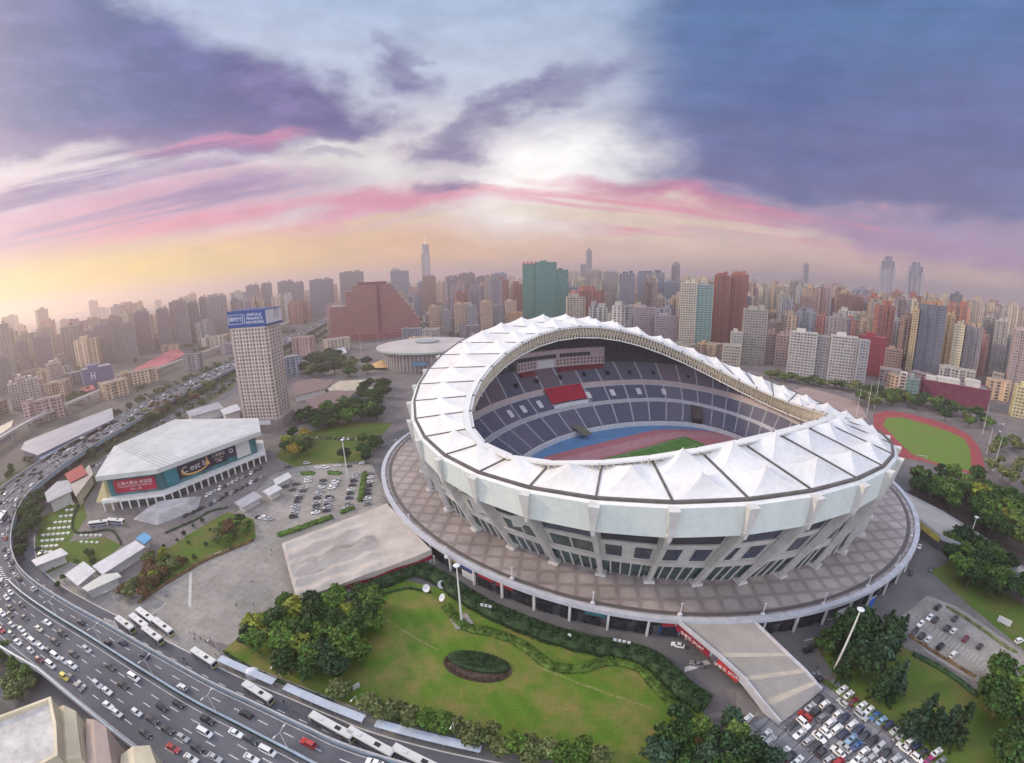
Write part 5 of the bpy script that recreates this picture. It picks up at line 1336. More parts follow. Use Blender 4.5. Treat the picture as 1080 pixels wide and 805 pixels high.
# ================================================================== bank tower
pos, rz, w, h = place(258, 313, 453, 344, 30, -27)
HC = (.58, .485, .44)
tower = empty('bank_tower', pos, rz, 'tall cream tower with a blue and white sign box on its roof', 'tower')
poly = plan_chamfer(w, 30, 2.2)
walls(poly, 9.5, h, WALLP, 'wall', tower, True, HC)
walls(grow(poly, 2.5), 0, 9.4, WALLP, 'podium', tower, True, (.26, .21, .20))
parapet(tower, poly, h, .8, HC)
g = grow(poly, .08); NF = 25; st = (h - 10.5) / NF
spots = []
for i in range(len(poly)):
    a, b = Vector(poly[i]), Vector(poly[(i + 1) % len(poly)]); L = (b - a).length
    nn = Vector((b.y - a.y, a.x - b.x)).normalized()
    wn_ = Vector((nn.x * math.cos(rz) - nn.y * math.sin(rz), nn.x * math.sin(rz) + nn.y * math.cos(rz)))
    if wn_.dot(-pos.xy.normalized()) < -.1: continue
    k = max(2, round(L / 2.9))
    for j in range(k):
        spots.append((a + (b - a) * ((j + .5) / k) + nn * .05, math.atan2(b.y - a.y, b.x - a.x), L / k, j, k))
    for j in range(0, k + 1, 2):
        q = a + (b - a) * (j / k); mb = MB(); mb.box((q.x, q.y, h / 2 + 4.7), (1.0, 1.3, h - 9.6), rz=math.atan2(b.y - a.y, b.x - a.x)); o = mb.build('pier', WALLP, tower); o.color = (*HC, 1)
wmb = MB(); wmb.box((0, 0, 0), (1.35, .12, 1.6)); done = 0; rest = MB()
WPAN = mat('bank_window_glass', (.085, .07, .08), .2, var=.6, scale=.25, spec=.5)
wproto = None
for f in reversed(range(NF)):
    for (q, a, L, j, k) in spots:
        z = 10.5 + st * (f + .5)
        if done < 100:
            if wproto is None: wproto = wmb.build('window', WPAN, tower); o = wproto
            else: o = wproto.copy(); C.objects.link(o); o.parent = tower
            o.location = (q.x, q.y, z); o.rotation_euler = (0, 0, a); done += 1
        else: rest.box((q.x, q.y, z), (1.35, .12, 1.6), rz=a)
o = rest.build('lower_windows', WPAN, tower); o['kind'] = 'stuff'
# roof sign box
SB = mat('royal_blue_sign', (.012, .06, .22), .45, var=.15, scale=.3); SWH = mat('white_sign', (.62, .60, .63), .5, var=.05)
mb = MB(); sw, sd, sz0, sz1 = w + 1.2, 31, h + .9, h + 14.2
mb.box((0, 0, (sz0 + sz1) / 2), (sw, sd, sz1 - sz0)); mb.box((0, 0, sz0 + .5), (sw + .5, sd + .5, .9))
box_ = mb.build('sign_box', [SB], tower)
mb = MB(); mb.box((sw / 2 + .06, 0, (sz0 + sz1) / 2 + .4), (.14, sd - .6, sz1 - sz0 - 2.4)); mb.build('white_panel', SWH, box_)
FONT_WHITE = mat('sign_white_letters', (.72, .73, .78), .5)
FONT_DARK = mat('sign_dark_letters', (.10, .09, .12), .5)
def text(body, size, loc, rot, m, parent, name='lettering', sx=1.0, align='CENTER', ext=.04):
    cu = bpy.data.curves.new(name, 'FONT'); cu.body = body; cu.size = size; cu.extrude = ext; cu.align_x = align; cu.align_y = 'CENTER'
    cu.materials.append(m); t_ = bpy.data.objects.new(name, cu)
    me = bpy.data.meshes.new_from_object(t_); bpy.data.objects.remove(t_); o = bpy.data.objects.new(name, me); C.objects.link(o); o.parent = parent
    o.location = loc; o.rotation_euler = rot; o.scale = (sx, 1, 1); return o
fz_ = (sz0 + sz1) / 2; fy_ = -sd / 2 - .1
FR = (PI / 2, 0, 0)
text("锦时行", sw * .115, (-sw * .29, fy_, fz_), FR, FONT_WHITE, box_, sx=1.0)
mb = MB()
for (x, z, a, b) in ((-sw * .29, fz_ + 3.6, sw * .38, .3), (-sw * .29, fz_ - 3.6, sw * .38, .3), (-sw * .29 - sw * .19, fz_, .3, 7.4), (-sw * .29 + sw * .19, fz_, .3, 7.4), (-sw * .055, fz_, .3, 7.4)): mb.box((x, fy_, z), (a, .1, b))
mb.build('sign_frame', FONT_WHITE, box_)
for i, t_ in enumerate(("JINFULU", "FINANCE", "ADVISORS")): text(t_, 3.0, (sw * .21, fy_, fz_ + 3.0 - i * 3.0), FR, FONT_WHITE, box_, sx=1.15)
text("锦\n行", 4.4, (sw / 2 + .16, 2.2, fz_ + 2.4), (PI / 2, 0, PI / 2), FONT_DARK, box_)
text("时\n行", 4.4, (sw / 2 + .16, 7.5, fz_ + 2.4), (PI / 2, 0, PI / 2), FONT_DARK, box_)
mb = MB()
for (dx, dy) in ((-1.3, -1.3), (1.3, -1.3), (0, 1.5)): mb.tube([(dx + 2, dy, sz1), (2, 0, sz1 + 7)], .22, 5)
mb.tube([(2, 0, sz1 + 4), (2, 0, sz1 + 9.5)], .3, 6); mb.build('antenna', FONT_DARK, tower)
mb = MB(); a = Vector(poly[0]).lerp(Vector(poly[1]), .62); mb.box((a.x, a.y - 3.0, 7.5), (13, .5, 3.6)); 
pb_ = mb.build('name_board', SWH, tower)

# ================================================================== arena with the tilted white roof
AP_ = [G(100, 503, 22), G(165, 495, 22), G(275, 455, 22), G(272.5, 441, 24), G(184, 442.5, 26), G(120, 471, 25)]
ac_ = sum(AP_, Vector()) / 6
arena = empty('sports_arena', (ac_.x, ac_.y, 0), 0, 'low arena with a tilted white roof, teal glass and big banners', 'arena')
SOLID.append((ac_.xy, 60))
ap = [(p.x - ac_.x, p.y - ac_.y) for p in AP_]; az_ = [22, 22, 22, 24, 26, 25]
WR = bpy.data.materials.new('ribbed_white_roof')
WR = mat('arena_roof_white', (.44, .45, .445), .5, col2=(.57, .575, .57), scale=.10, detail=8)
mb = MB(); mb.prism(ap, [z - 2.8 for z in az_], az_, 0); mb.build('roof', WR, arena)
mb = MB()
e0, e1 = Vector((*ap[1], 22)), Vector((*ap[2], 22)); f0, f1 = Vector((*ap[0], 22)), Vector((*ap[4], 26))
o_ = Vector(ap[5] + (25,)); 
for i in range(1, 26):      # standing seams running from the long front edge to the back edge
    t = i / 26; a = e0.lerp(e1, t); b = Vector((*ap[5], 25)).lerp(Vector((*ap[4], 26)), t) if True else None
    mb.bar(a + Vector((0, 0, .07)), b + Vector((0, 0, .07)), .45, .2)
mb.build('roof_seam', mat('seam_grey', (.33, .34, .34), .6), arena)
wl_ = grow(ap, -4.5)
mb = MB(); mb.prism(wl_, 7, [z - 2.9 for z in az_]); mb.build('glass_wall', mat('arena_teal_glass', (.035, .14, .16), .2, var=.45, scale=.12, spec=.5, stretch=(1, 1, .12)), arena)
mb = MB(); mb.prism(grow(ap, 0.5), 5.2, 6.9); mb.build('terrace', STEEL_W, arena)
mb = MB(); mb.prism(grow(ap, -6), 0, 5.19); mb.build('base_wall', mat('dim_base_wall', (.10, .11, .13), .6, var=.4, scale=.1), arena)
for (ia, ib, nb_) in ((0, 1, 7), (1, 2, 15)):
    a, b = Vector(ap[ia]), Vector(ap[ib])
    for j in range(nb_ + 1):
        q = a.lerp(b, j / nb_); mb = MB(); mb.box((q.x, q.y, 2.6), (.8, .8, 5.2), rz=math.atan2((b - a).y, (b - a).x)); mb.build('column', STEEL_W, arena)
def banner(ia, ib, s0, s1, z0, z1, m, name='banner', out=.35, parent=None):
    a, b = Vector(wl_[ia]), Vector(wl_[ib]); d = (b - a).normalized(); n = Vector((d.y, -d.x)); p, q = a.lerp(b, s0) + n * out, a.lerp(b, s1) + n * out
    mb = MB(); c = (p + q) / 2; mb.box((c.x, c.y, (z0 + z1) / 2), ((q - p).length, .3, z1 - z0), rz=math.atan2(d.y, d.x))
    return mb.build(name, m, parent or arena), c + n * .2, math.atan2(d.y, d.x), (q - p).length
REDB = mat('red_banner', (.30, .012, .04), .5, var=.2, scale=.1)
NAVB = mat('dark_navy_banner', (.022, .018, .05), .5, var=.4, scale=.1)
GOLD = mat('gold_letters', (.62, .38, .12), .5); PALE = mat('pale_letters', (.66, .58, .58), .5)
b_, c_, hd, L = banner(0, 1, .12, .92, 8.6, 16.6, REDB)
for z, t_, s_ in ((14.1, "上海大舞台 欢迎您", 2.5), (12.2, "SHANGHAI STADIUM WELCOMES YOU", 1.1), (10.3, "2015 上海", 1.5)): text(t_, s_, (c_.x, c_.y, z), (PI / 2, 0, hd), PALE, b_, sx=1.1)
b_, c_, hd, L = banner(1, 2, .17, .50, 9.2, 18.0, NAVB)
text("Coca", 6.4, (c_.x + math.cos(hd) * 1, c_.y + math.sin(hd) * 1, 14.2), (PI / 2, 0, hd), PALE, b_, sx=1.2) if False else text("C est la", 5.2, (c_.x, c_.y, 13.8), (PI / 2, 0, hd), PALE, b_, sx=1.1)
mb = MB(); dv = Vector((math.cos(hd), math.sin(hd), 0)); pts = [Vector((c_.x, c_.y, 0)) + dv * (L * .40 * math.cos(t)) + Vector((0, 0, 13.4 + 3.4 * math.sin(t))) for t in [PI * .75 + i / 20 * PI * 1.15 for i in range(21)]]
mb.tube(pts, [.15 + .5 * math.sin(i / 20 * PI) for i in range(21)], 6); mb.build('gold_swoosh', GOLD, b_)
mb = MB(); p_ = Vector((c_.x, c_.y, 0)) + dv * L * .38; mb.loft([[p_ + dv * (k_ * math.cos(a)) + Vector((0, 0, z)) - Vector((-math.sin(hd), math.cos(hd), 0)) * (.12 * (1 + math.sin(a))) for a in [i / 8 * 2 * PI for i in range(8)]] for k_, z in ((1.6, 12), (1.1, 13.6), (.5, 15.2), (.25, 17.2))], 0, True, True); mb.build('gold_figure', GOLD, b_)
b_, c_, hd, L = banner(1, 2, .50, .66, 9.8, 18.0, mat('black_banner', (.012, .012, .02), .5))
for z, t_, s_ in ((15.6, "上海演出", 2.4), (13.2, "SHOW TIME", 1.2), (11.6, "大舞台", 1.4)): text(t_, s_, (c_.x, c_.y, z), (PI / 2, 0, hd), PALE, b_)
b_, c_, hd, L = banner(1, 2, .66, .77, 11.0, 18.0, NAVB)
mb = MB(); mb.tube([Vector((c_.x, c_.y, 15)) + Vector((math.cos(hd), math.sin(hd), 0)) * 1.2 * math.cos(t) + Vector((0, 0, 1.2 * math.sin(t))) for t in [i / 12 * 2 * PI for i in range(13)]], .3, 5); mb.build('round_emblem', PALE, b_)
banner(1, 2, .77, .92, 8.0, 18.4, WHITEC, 'white_pier')
banner(1, 2, .05, .165, 7.5, 18.6, mat('bright_teal_glass', (.03, .20, .26), .2, var=.3, scale=.2), 'corner_glass', .5)
# yellow wedge and stairs at the arena's left corner
mb = MB(); q = [G(97, 528, 6), G(110, 507, 14), G(115, 530, 6)]; 
mb.loft([[Vector((p.x - ac_.x, p.y - ac_.y, z)) for p, z in zip((G(101, 530, 5), G(110, 510, 13), G(114, 530, 5)), (5, 15, 5))], [Vector((p.x - ac_.x + 3, p.y - ac_.y + 9, z)) for p, z in zip((G(101, 530, 5), G(110, 510, 13), G(114, 530, 5)), (5, 14, 5))]], 0, True, True)
mb.build('yellow_wedge', mat('yellow_panel', (.46, .38, .20), .5, var=.1), arena)
def terrace_stair(name, label, px, z0, z1, m, th=.5):
    P = [G(x, y, z0) for x, y in px]; c = sum(P, Vector()) / len(P); r_ = empty(name, (c.x, c.y, 0), 0, label, 'stairs')
    poly = [(p.x - c.x, p.y - c.y) for p in P]
    if sum(poly[i - 1][0] * poly[i][1] - poly[i][0] * poly[i - 1][1] for i in range(len(poly))) < 0: poly.reverse()
    n_ = 7
    for k in range(n_):
        g_ = grow(poly, -k * .9); mb = MB(); mb.prism(g_, .05 + (z1 - .05) * k / n_ if k else .05, z1 * (k + 1) / n_); mb.build('step', m, r_)
    return r_, poly
terrace_stair('entrance_stairs', 'pale fan of entrance steps below the arena corner', [(140, 546), (165, 552), (208, 535), (212, 522), (168, 528), (150, 538)], 1.5, 3.6, mat('stair_granite', (.40, .38, .38), .8, var=.15, scale=.2))
mb = None

# ================================================================== round hall behind
hc = G(452, 388, 0); hc = Vector((hc.x * 1.06, hc.y * 1.06, 0))
hd_ = math.hypot(hc.x, hc.y)
hall = empty('round_hall', hc, 0, 'round drum-shaped sports hall with a flat pale disc roof', 'sports hall'); SOLID.append((hc.xy, 66))
hr = (az_of(505, 368) - az_of(398, 368)) / 2 * hd_
zr = height_at(450, 372, hd_ - hr)
CIR = lambda r, z, n=64: [(r * math.cos(i / n * 2 * PI), r * math.sin(i / n * 2 * PI), z) for i in range(n)]
mb = MB(); mb.loft([CIR(hr * .80, zr - 3.2), CIR(hr, zr - 2.6), CIR(hr, zr - .3), CIR(hr * .97, zr + .2), CIR(hr * .6, zr + 2.2), CIR(hr * .26, zr + 3.2)], 0, True, True); mb.build('roof', mat('hall_roof', (.44, .40, .385), .6, var=.12, scale=.05), hall)
mb = MB(); mb.loft([CIR(hr * 1.004, zr - 2.5), CIR(hr * 1.008, zr - .25)], 0, True); mb.build('roof_rim', mat('hall_rim', (.40, .46, .45), .5, var=.1), hall)
mb = MB(); mb.loft([CIR(hr * .22, zr + 3.0), CIR(hr * .24, zr + 5.2), CIR(hr * .20, zr + 5.6)], 0, True, True); mb.build('roof_cap', mat('hall_cap', (.30, .33, .34), .5), hall)
mb = MB(); mb.loft([CIR(hr * .86, 0), CIR(hr * .86, zr - 3)], 0, True); mb.build('drum_wall', mat('hall_wall', (.26, .21, .20), .7, var=.2, scale=.1), hall)
fp = None
for i in range(72):
    a = i / 72 * 2 * PI
    if fp is None: mb = MB(); mb.box((0, 0, (zr - 3) / 2), (1.2, .7, zr - 3)); fp = mb.build('wall_fin', WHITEC, hall); o = fp
    else: o = fp.copy(); C.objects.link(o); o.parent = hall
    o.location = (hr * .875 * math.cos(a), hr * .875 * math.sin(a), 0); o.rotation_euler = (0, 0, a)
mb = MB(); mb.box((2, -hr * .92, zr * .45), (18, 9, 4)); mb.build('entrance_canopy', mat('hall_blue', (.10, .22, .34), .5), hall)
def fan_tent():
    p = G(404, 388, 0); r_ = empty('tent', (p.x, p.y, 0), 0, 'yellow orange fan-shaped tent in front of the round hall', 'tent')
    mb = MB(); n = 9
    for i in range(n):
        a0, a1 = PI * .9 + i / n * PI * .9, PI * .9 + (i + 1) / n * PI * .9
        mb.add([(0, 0, 11), (22 * math.cos(a0), 15 * math.sin(a0), 3), (22 * math.cos(a1), 15 * math.sin(a1), 3)], [(0, 1, 2)])
    mb.build('canopy', mat('tent_yellow', (.55, .36, .16), .7, var=.2, scale=.2), r_)
    mb = MB(); mb.tube([(0, 0, 0), (0, 0, 11.5)], .4, 6); mb.build('mast', STEEL_W, r_)
fan_tent()

# ================================================================== wavy tan entrance roof left of the stadium
A_, B_, C_, D_ = G(297, 573, 5.2), G(408, 531, 7.4), G(455, 580, 7.0), G(313, 633, 5.0)
NX, NY = 70, 44
wc = (A_ + B_ + C_ + D_) / 4
wavy = empty('entrance_roof', (wc.x, wc.y, 0), 0, 'broad tan wavy roof sloping from the stadium deck to the plaza', 'entrance roof')
mb = MB(); rings = []
for j in range(NY + 1):
    t = j / NY; row = []
    for i in range(NX + 1):
        s = i / NX
        p = lerp(lerp(A_, B_, s), lerp(D_, C_, s), t)
        edge = 1 - max(0, (s - .60) / .12) if s > .60 else 1
        edge = max(0, edge) * min(1, s / .03)
        zz = p.z
        for (tc_, sl, am, wd_) in ((.10, .02, 1.1, .04), (.30, -.05, 1.5, .035), (.52, -.06, 2.6, .026), (.60, -.06, 2.4, .024), (.78, .0, 1.3, .04), (.93, .02, .9, .05)):
            q = (t - tc_ - sl * (s - .3) - .012 * math.sin(s * 17 + tc_ * 20)) / wd_
            zz += edge * am * 1.7 * math.exp(-q * q) * (.8 + .2 * math.sin(s * 23 + tc_ * 9))
        row.append((p.x - wc.x, p.y - wc.y, zz))
    rings.append(row)
mb.loft(rings, 0, False, flip=True)
under = [[(x, y, 4.4 if k else z) for x, y, z in rings[0]] for k in (0, 1)]
mb.loft([rings[-1], [(x, y, 3.9) for x, y, z in rings[-1]]], 0, False, flip=True); mb.loft([[(x, y, 3.9) for x, y, z in rings[0]], rings[0]], 0, False, flip=True)
mb.loft([[r[0] for r in rings], [(r[0][0], r[0][1], 3.9) for r in rings]], 0, False)
mb.loft([[(x, y, 3.9) for x, y, z in rings[-1]], [(x, y, 3.9) for x, y, z in rings[0]]], 0, False, flip=True)
mb.build('roof', mat('tan_membrane', (.36, .32, .285), .8, col2=(.50, .45, .41), scale=.10, detail=8), wavy, smooth=False)
RED2 = mat('dark_red_fascia', (.22, .015, .035), .5, var=.3, scale=.2)
mb = MB(); nn = 40
def redline(s, dz): 
    p = lerp(D_, C_, s); return Vector((p.x - wc.x, p.y - wc.y, dz)) + Vector((.25, -.6, 0))
mb.loft([[redline(i / nn, 4.6 + .3 * math.sin(i * .5)) for i in range(nn + 1)], [redline(i / nn, 2.9) for i in range(nn + 1)]], 0, False, flip=True); mb.build('red_fascia', RED2, wavy)
for i in range(16):
    p = redline(i / 15, 0); mb = MB(); mb.box((p.x + .4, p.y + 1.0, 1.95), (.6, .6, 3.9)); mb.build('post', WHITEC, wavy)
for i in range(22):
    a, b = redline((i + .1) / 22, 0), redline((i + .8) / 22, 0); mb = MB(); up_ = Vector((0, 1.6, 0))
    mb.loft([[a + up_ + Vector((0, 0, .2)), b + up_ + Vector((0, 0, .2))], [a + up_ + Vector((0, 0, 2.7)), b + up_ + Vector((0, 0, 2.7))]], 0, False); mb.build('shop_front', SHOPC[rs.choice((0, 1, 3, 5, 0, 0))], wavy)

# ================================================================== broad ramp down to the corner car park
RCON = mat('ramp_concrete', (.30, .28, .265), .85, col2=(.37, .345, .325), scale=.12, detail=8)
RBEI = mat('beige_landing', (.43, .385, .33), .85, var=.12, scale=.2)
rows = [((713, 655), (792, 653), 7.9), ((752, 688), (829, 689), 7.2), ((758, 693), (832, 692), 6.8), ((781, 714), (846, 705), 4.8), ((785, 718), (850, 709), 4.7), ((802, 740), (858, 718), 2.6), ((807, 746), (861, 722), 2.5), ((822, 764), (867, 728), .5)]
L_ = [G(a[0], a[1], z) for a, b, z in rows]; R_ = [G(b[0], b[1], z) for a, b, z in rows]
rc = sum(L_ + R_, Vector()) / 16
ramp_ = empty('entrance_ramp', (rc.x, rc.y, 0), 0, 'broad concrete stair ramp from the stadium deck down to the corner car park', 'ramp')
lc = lambda p, dz=0: (p.x - rc.x, p.y - rc.y, p.z + dz)
for k in range(len(rows) - 1):
    landing = k in (1, 3, 5)
    nst_ = 1 if landing or k == 0 else 9
    mb = MB()
    for i in range(nst_):
        t0, t1 = i / nst_, (i + 1) / nst_
        a0, a1, b0, b1 = lerp(L_[k], L_[k + 1], t0), lerp(L_[k], L_[k + 1], t1), lerp(R_[k], R_[k + 1], t0), lerp(R_[k], R_[k + 1], t1)
        za = a0.z if nst_ > 1 else None
        q = [lc(a0), lc(b0), lc(b1), lc(a1)]
        if nst_ > 1: q = [(x, y, a0.z - .02) for x, y, z in q]
        mb.add(q, [(0, 3, 2, 1)])
        if nst_ > 1: mb.add([(q[3][0], q[3][1], q[3][2]), (q[2][0], q[2][1], q[2][2]), (q[2][0], q[2][1], a1.z - .02), (q[3][0], q[3][1], a1.z - .02)], [(0, 3, 2, 1)])
    mb.build('landing' if landing else ('ramp_slab' if k == 0 else 'stair_flight'), RBEI if landing else RCON, ramp_)
for side, S_ in (('l', L_), ('r', R_)):
    mb = MB(); mb.loft([[lc(p, 1.1) for p in S_], [lc(p, -2.2 if p.z > 2.5 else -p.z) for p in S_]], 0, False); sgn = -1 if side == 'l' else 1
    o2 = [(x + sgn * -.5, y, z) for x, y, z in [lc(p, 1.1) for p in S_]]
    mb.loft([o2, [lc(p, 1.1) for p in S_]], 0, False); mb.loft([[lc(p, -.5) for p in S_], [lc(p, 1.1) for p in S_]][0:0] + [[(x, y, z - 3.0) for x, y, z in o2], o2], 0, False)
    mb.build('side_wall', RAIL, ramp_)
for (k, s0, s1, m_, nm) in ((0, .05, .95, RED2, 'red_banner'), (1, 0, 1, FONT_DARK, 'dark_board'), (2, .02, .98, mat('bright_red_banner', (.42, .025, .03), .5, var=.25), 'red_banner')):
    a, b = lerp(L_[k], L_[k + 1], s0), lerp(L_[k], L_[k + 1], s1); mb = MB(); sh = Vector((-.35, -.15, 0)); z_ = lambda p, d: Vector(lc(p, d)) + sh
    mb.loft([[z_(a, -.35), z_(b, -.35)], [z_(a, -3.0), z_(b, -3.0)]], 0, False); bb_ = mb.build(nm, m_, ramp_)
    if m_ is not FONT_DARK:
        d_ = (b - a); ang = math.atan2(d_.y, d_.x); mid = z_((a + b) / 2, -1.7)
        text("体育场 SPORT", 1.6, mid + Vector((-.2, -.2, 0)), (PI / 2, 0, ang), PALE, bb_)
mb = MB(); ii = 0
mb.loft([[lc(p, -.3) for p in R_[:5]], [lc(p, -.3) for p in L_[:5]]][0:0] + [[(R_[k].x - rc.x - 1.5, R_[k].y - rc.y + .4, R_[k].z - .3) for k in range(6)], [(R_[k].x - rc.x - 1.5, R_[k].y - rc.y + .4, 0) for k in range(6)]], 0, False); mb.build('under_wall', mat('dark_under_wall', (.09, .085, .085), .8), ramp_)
p0, p1 = G(722, 703, .05), G(749, 697, .05)
sheet('paved_apron', [(722, 704), (722, 709), (750, 700), (745, 696)], .05, mat('pale_apron', (.45, .44, .46), .8))
# ramp on the right
rows = [((955, 521), (966, 546), 7.9), ((996, 542), (992, 566), 7.0), ((1036, 567), (1047, 590), 5.5), ((1085, 604), (1085, 612), 4.2)]
L2 = [G(a[0], a[1], z) for a, b, z in rows]; R2 = [G(b[0], b[1], z) for a, b, z in rows]; c2 = sum(L2 + R2, Vector()) / 8
r2 = empty('vehicle_ramp', (c2.x, c2.y, 0), 0, 'long pale ramp leaving the deck on the right, with a yellow side wall', 'ramp')
mb = MB(); f_ = lambda p, dz=0: (p.x - c2.x, p.y - c2.y, p.z + dz)
mb.loft([[f_(p) for p in L2], [f_(p) for p in R2]], 0, False, flip=True); mb.build('ramp_slab', RCON, r2)
for S_, m_ in ((L2, RAIL), (R2, RAIL)):
    mb = MB(); mb.loft([[f_(p, 1.0) for p in S_], [(p.x - c2.x, p.y - c2.y, p.z - 1.4) for p in S_]], 0, False); mb.loft([[f_(p, 1.0) for p in S_], [(p.x - c2.x, p.y - c2.y + .4, p.z + 1.0) for p in S_]], 0, False); mb.build('side_wall', m_, r2)
mb = MB(); mb.loft([[(p.x - c2.x - .3, p.y - c2.y - .35, p.z - .2) for p in R2[:2]], [(p.x - c2.x - .3, p.y - c2.y - .35, p.z - 3.2) for p in R2[:2]]], 0, False); mb.build('yellow_wall', mat('yellow_wall', (.50, .40, .10), .6, var=.2), r2)
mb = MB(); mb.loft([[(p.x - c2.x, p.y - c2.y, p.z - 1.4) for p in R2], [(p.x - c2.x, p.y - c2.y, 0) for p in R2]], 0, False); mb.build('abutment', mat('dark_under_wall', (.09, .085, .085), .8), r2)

# ================================================================== practice track on the right
fp_ = [(921, 437), (935, 433), (958, 436), (985, 443), (1008, 451), (1024, 460), (1034, 474), (1038, 488), (1039, 500), (1022, 499), (1000, 494), (975, 487), (948, 482), (934, 473), (922, 455)]
fi_ = [(935, 441), (950, 440), (975, 447), (1000, 455), (1017, 463), (1023, 474), (1025, 497), (1005, 493), (980, 486), (962, 479), (946, 464), (931, 448)]
sheet('practice_track', fp_, .040, mat('brick_red_track', (.27, .055, .06), .8, var=.15, scale=.1)); PT = bpy.data.materials.new('practice_turf'); PT.use_nodes = True; turf_nodes(PT, (.15, .26, .045), (.17, .285, .05), (.20, .25, .065), .9, 12)
sheet('practice_pitch', fi_, .046, PT)
gp = G(972, 484, .05); r_ = empty('football_goal', gp, R(-35), 'small white goal on the practice pitch beside the red track', 'goal'); mb = MB(); mb.tube([(-3.7, 0, 0), (-3.7, 0, 2.44), (3.7, 0, 2.44), (3.7, 0, 0)], .12, 6); mb.build('frame', LINE, r_)
# big beige yard behind the stadium on the right
sheet('yard', [(836, 412), (850, 408), (905, 424), (915, 440), (900, 445), (868, 430)], .028, mat('pinkish_yard', (.30, .22, .20), .9, var=.12, scale=.05))

# ================================================================== near buildings at the lower left corner
CRM = mat('cream_render', (.60, .53, .38), .85, var=.12, scale=.15); ROOFW = mat('patched_white_roof', (.40, .38, .36), .85, col2=(.62, .60, .58), scale=.25, detail=9)
def corner_block(label, px, z, gables, roofm):
    P = [G(x, y, z) for x, y in px]; c = sum(P, Vector()) / len(P); r_ = empty('corner_building', (c.x, c.y, 0), 0, label, 'building', None)
    poly = [(p.x - c.x, p.y - c.y) for p in P]
    if sum(poly[i - 1][0] * poly[i][1] - poly[i][0] * poly[i - 1][1] for i in range(len(poly))) < 0: poly.reverse()
    mb = MB(); mb.prism(poly, 0, z, 0); mb.build('wall', CRM, r_)
    mb = MB(); gi = grow(poly, -.8); mb.prism(gi, z + .004, z + .03); mb.build('roof', roofm, r_)
    mb = MB(); mb.loft([[(x, y, z) for x, y in poly], [(x, y, z + 1.2) for x, y in poly], [(x, y, z + 1.2) for x, y in gi], [(x, y, z) for x, y in gi]], 0, True); mb.build('parapet', CRM, r_)
    return r_, poly, c
r_, poly, c = corner_block('cream flat-roofed building at the lower left corner with a patched white roof', [(-14, 764), (56, 738), (62, 766), (64, 800), (10, 830), (-20, 825)], 30, 0, ROOFW)
def gable(label, px, z, zt, m):
    P = [G(x, y, z) for x, y in px]; c = sum(P, Vector()) / len(P); r_ = empty('corner_building', (c.x, c.y, 0), 0, label, 'building')
    a, b, d, e = [Vector((p.x - c.x, p.y - c.y, 0)) for p in P]
    mb = MB(); poly = [(v_.x, v_.y) for v_ in (a, b, d, e)]
    if sum(poly[i - 1][0] * poly[i][1] - poly[i][0] * poly[i - 1][1] for i in range(4)) < 0: poly.reverse()
    mb.prism(poly, 0, z); mb.build('wall', m, r_)
    Z = Vector((0, 0, 1)); m1, m2 = (a + b) / 2, (d + e) / 2
    mb = MB(); ap_ = [a + Z * z, b + Z * z, m1 + Z * zt], [e + Z * z, d + Z * z, m2 + Z * zt]
    mb.loft([ap_[0], ap_[1]], 0, True, True); mb.build('gable', m, r_)
    for t in (.3, .5, .7):
        mb = MB(); q = a.lerp(b, t) + Z * (z - 3); mb.box((q.x, q.y, q.z), (1.2, .3, 1.6), rz=math.atan2((b - a).y, (b - a).x)); mb.build('window', GLASS, r_)
    return r_
gable('cream gabled wall block right of the patched white roof', [(63, 810), (86, 800), (80, 750), (61, 746)], 27, 28.5, CRM)
gable('pinkish gabled block at the lower left, right of the cream gables', [(91, 814), (118, 806), (112, 766), (91, 758)], 24, 25.2, mat('pinkish_render', (.46, .36, .31), .85, var=.12, scale=.15))
gable('dark roofed cream block at the bottom edge beside the elevated road', [(124, 830), (170, 820), (158, 786), (128, 796)], 20, 21.5, CRM)
# white houses under the road bend and small pavilions
def pavilion(label, px, z, m, wm_=None, name='pavilion', cat='pavilion'):
    return long_roof(name, label, px, z, m, wm_ or WHITEC, cat, .5)
ZW = mat('white_tin_roof', (.50, .50, .52), .5, var=.12, scale=.3)
pavilion('two-storey white house with a small red roof by the road bend', [(68, 500), (74, 509), (92, 500), (86, 490)], 9, mat('dull_red_roof', (.30, .06, .06), .7, var=.2), WHITEC, 'house', 'house')
pavilion('white house with a grey roof at the road bend', [(47, 520), (50, 530), (76, 518), (73, 506), (60, 508)], 8, ZINC, WHITEC, 'house', 'house')
pavilion('long cream house behind the red-roofed one', [(74, 512), (80, 524), (98, 500), (94, 490)], 8, mat('buff_roof', (.38, .34, .30), .8, var=.15), CRM, 'house', 'house')
pavilion('grey pavilion roof left of the metro entrance', [(33, 591), (38, 597), (72, 584), (64, 578)], 5, ZW)
pavilion('long white covered walkway leading to the plaza', [(97, 597), (108, 606), (153, 577), (143, 570)], 5, ZW)
pavilion('small bright blue kiosk at the end of the covered walkway', [(143, 568), (152, 574), (160, 567), (152, 561)], 4.5, mat('sky_blue_roof', (.10, .30, .52), .5, var=.1), None, 'kiosk', 'kiosk')
pavilion('square white frame building with dark skylights', [(68, 606), (82, 618), (101, 602), (88, 592)], 5.5, ZW)
pavilion('curved pale metro canopy beside the shrubs', [(86, 620), (92, 624), (128, 608), (124, 604), (108, 606)], 5, mat('pale_green_roof', (.48, .49, .46), .5, var=.1))
pavilion('grey roof shelter by the car park entrance', [(247, 530), (255, 536), (277, 524), (268, 518)], 4, ZINC)
pavilion('white truck-like shed left of the car park', [(288, 506), (291, 512), (308, 503), (304, 498)], 4, ZW)
pavilion('white shed roof beside the arena car park', [(277, 518), (284, 523), (298, 515), (290, 511)], 4.5, ZW)
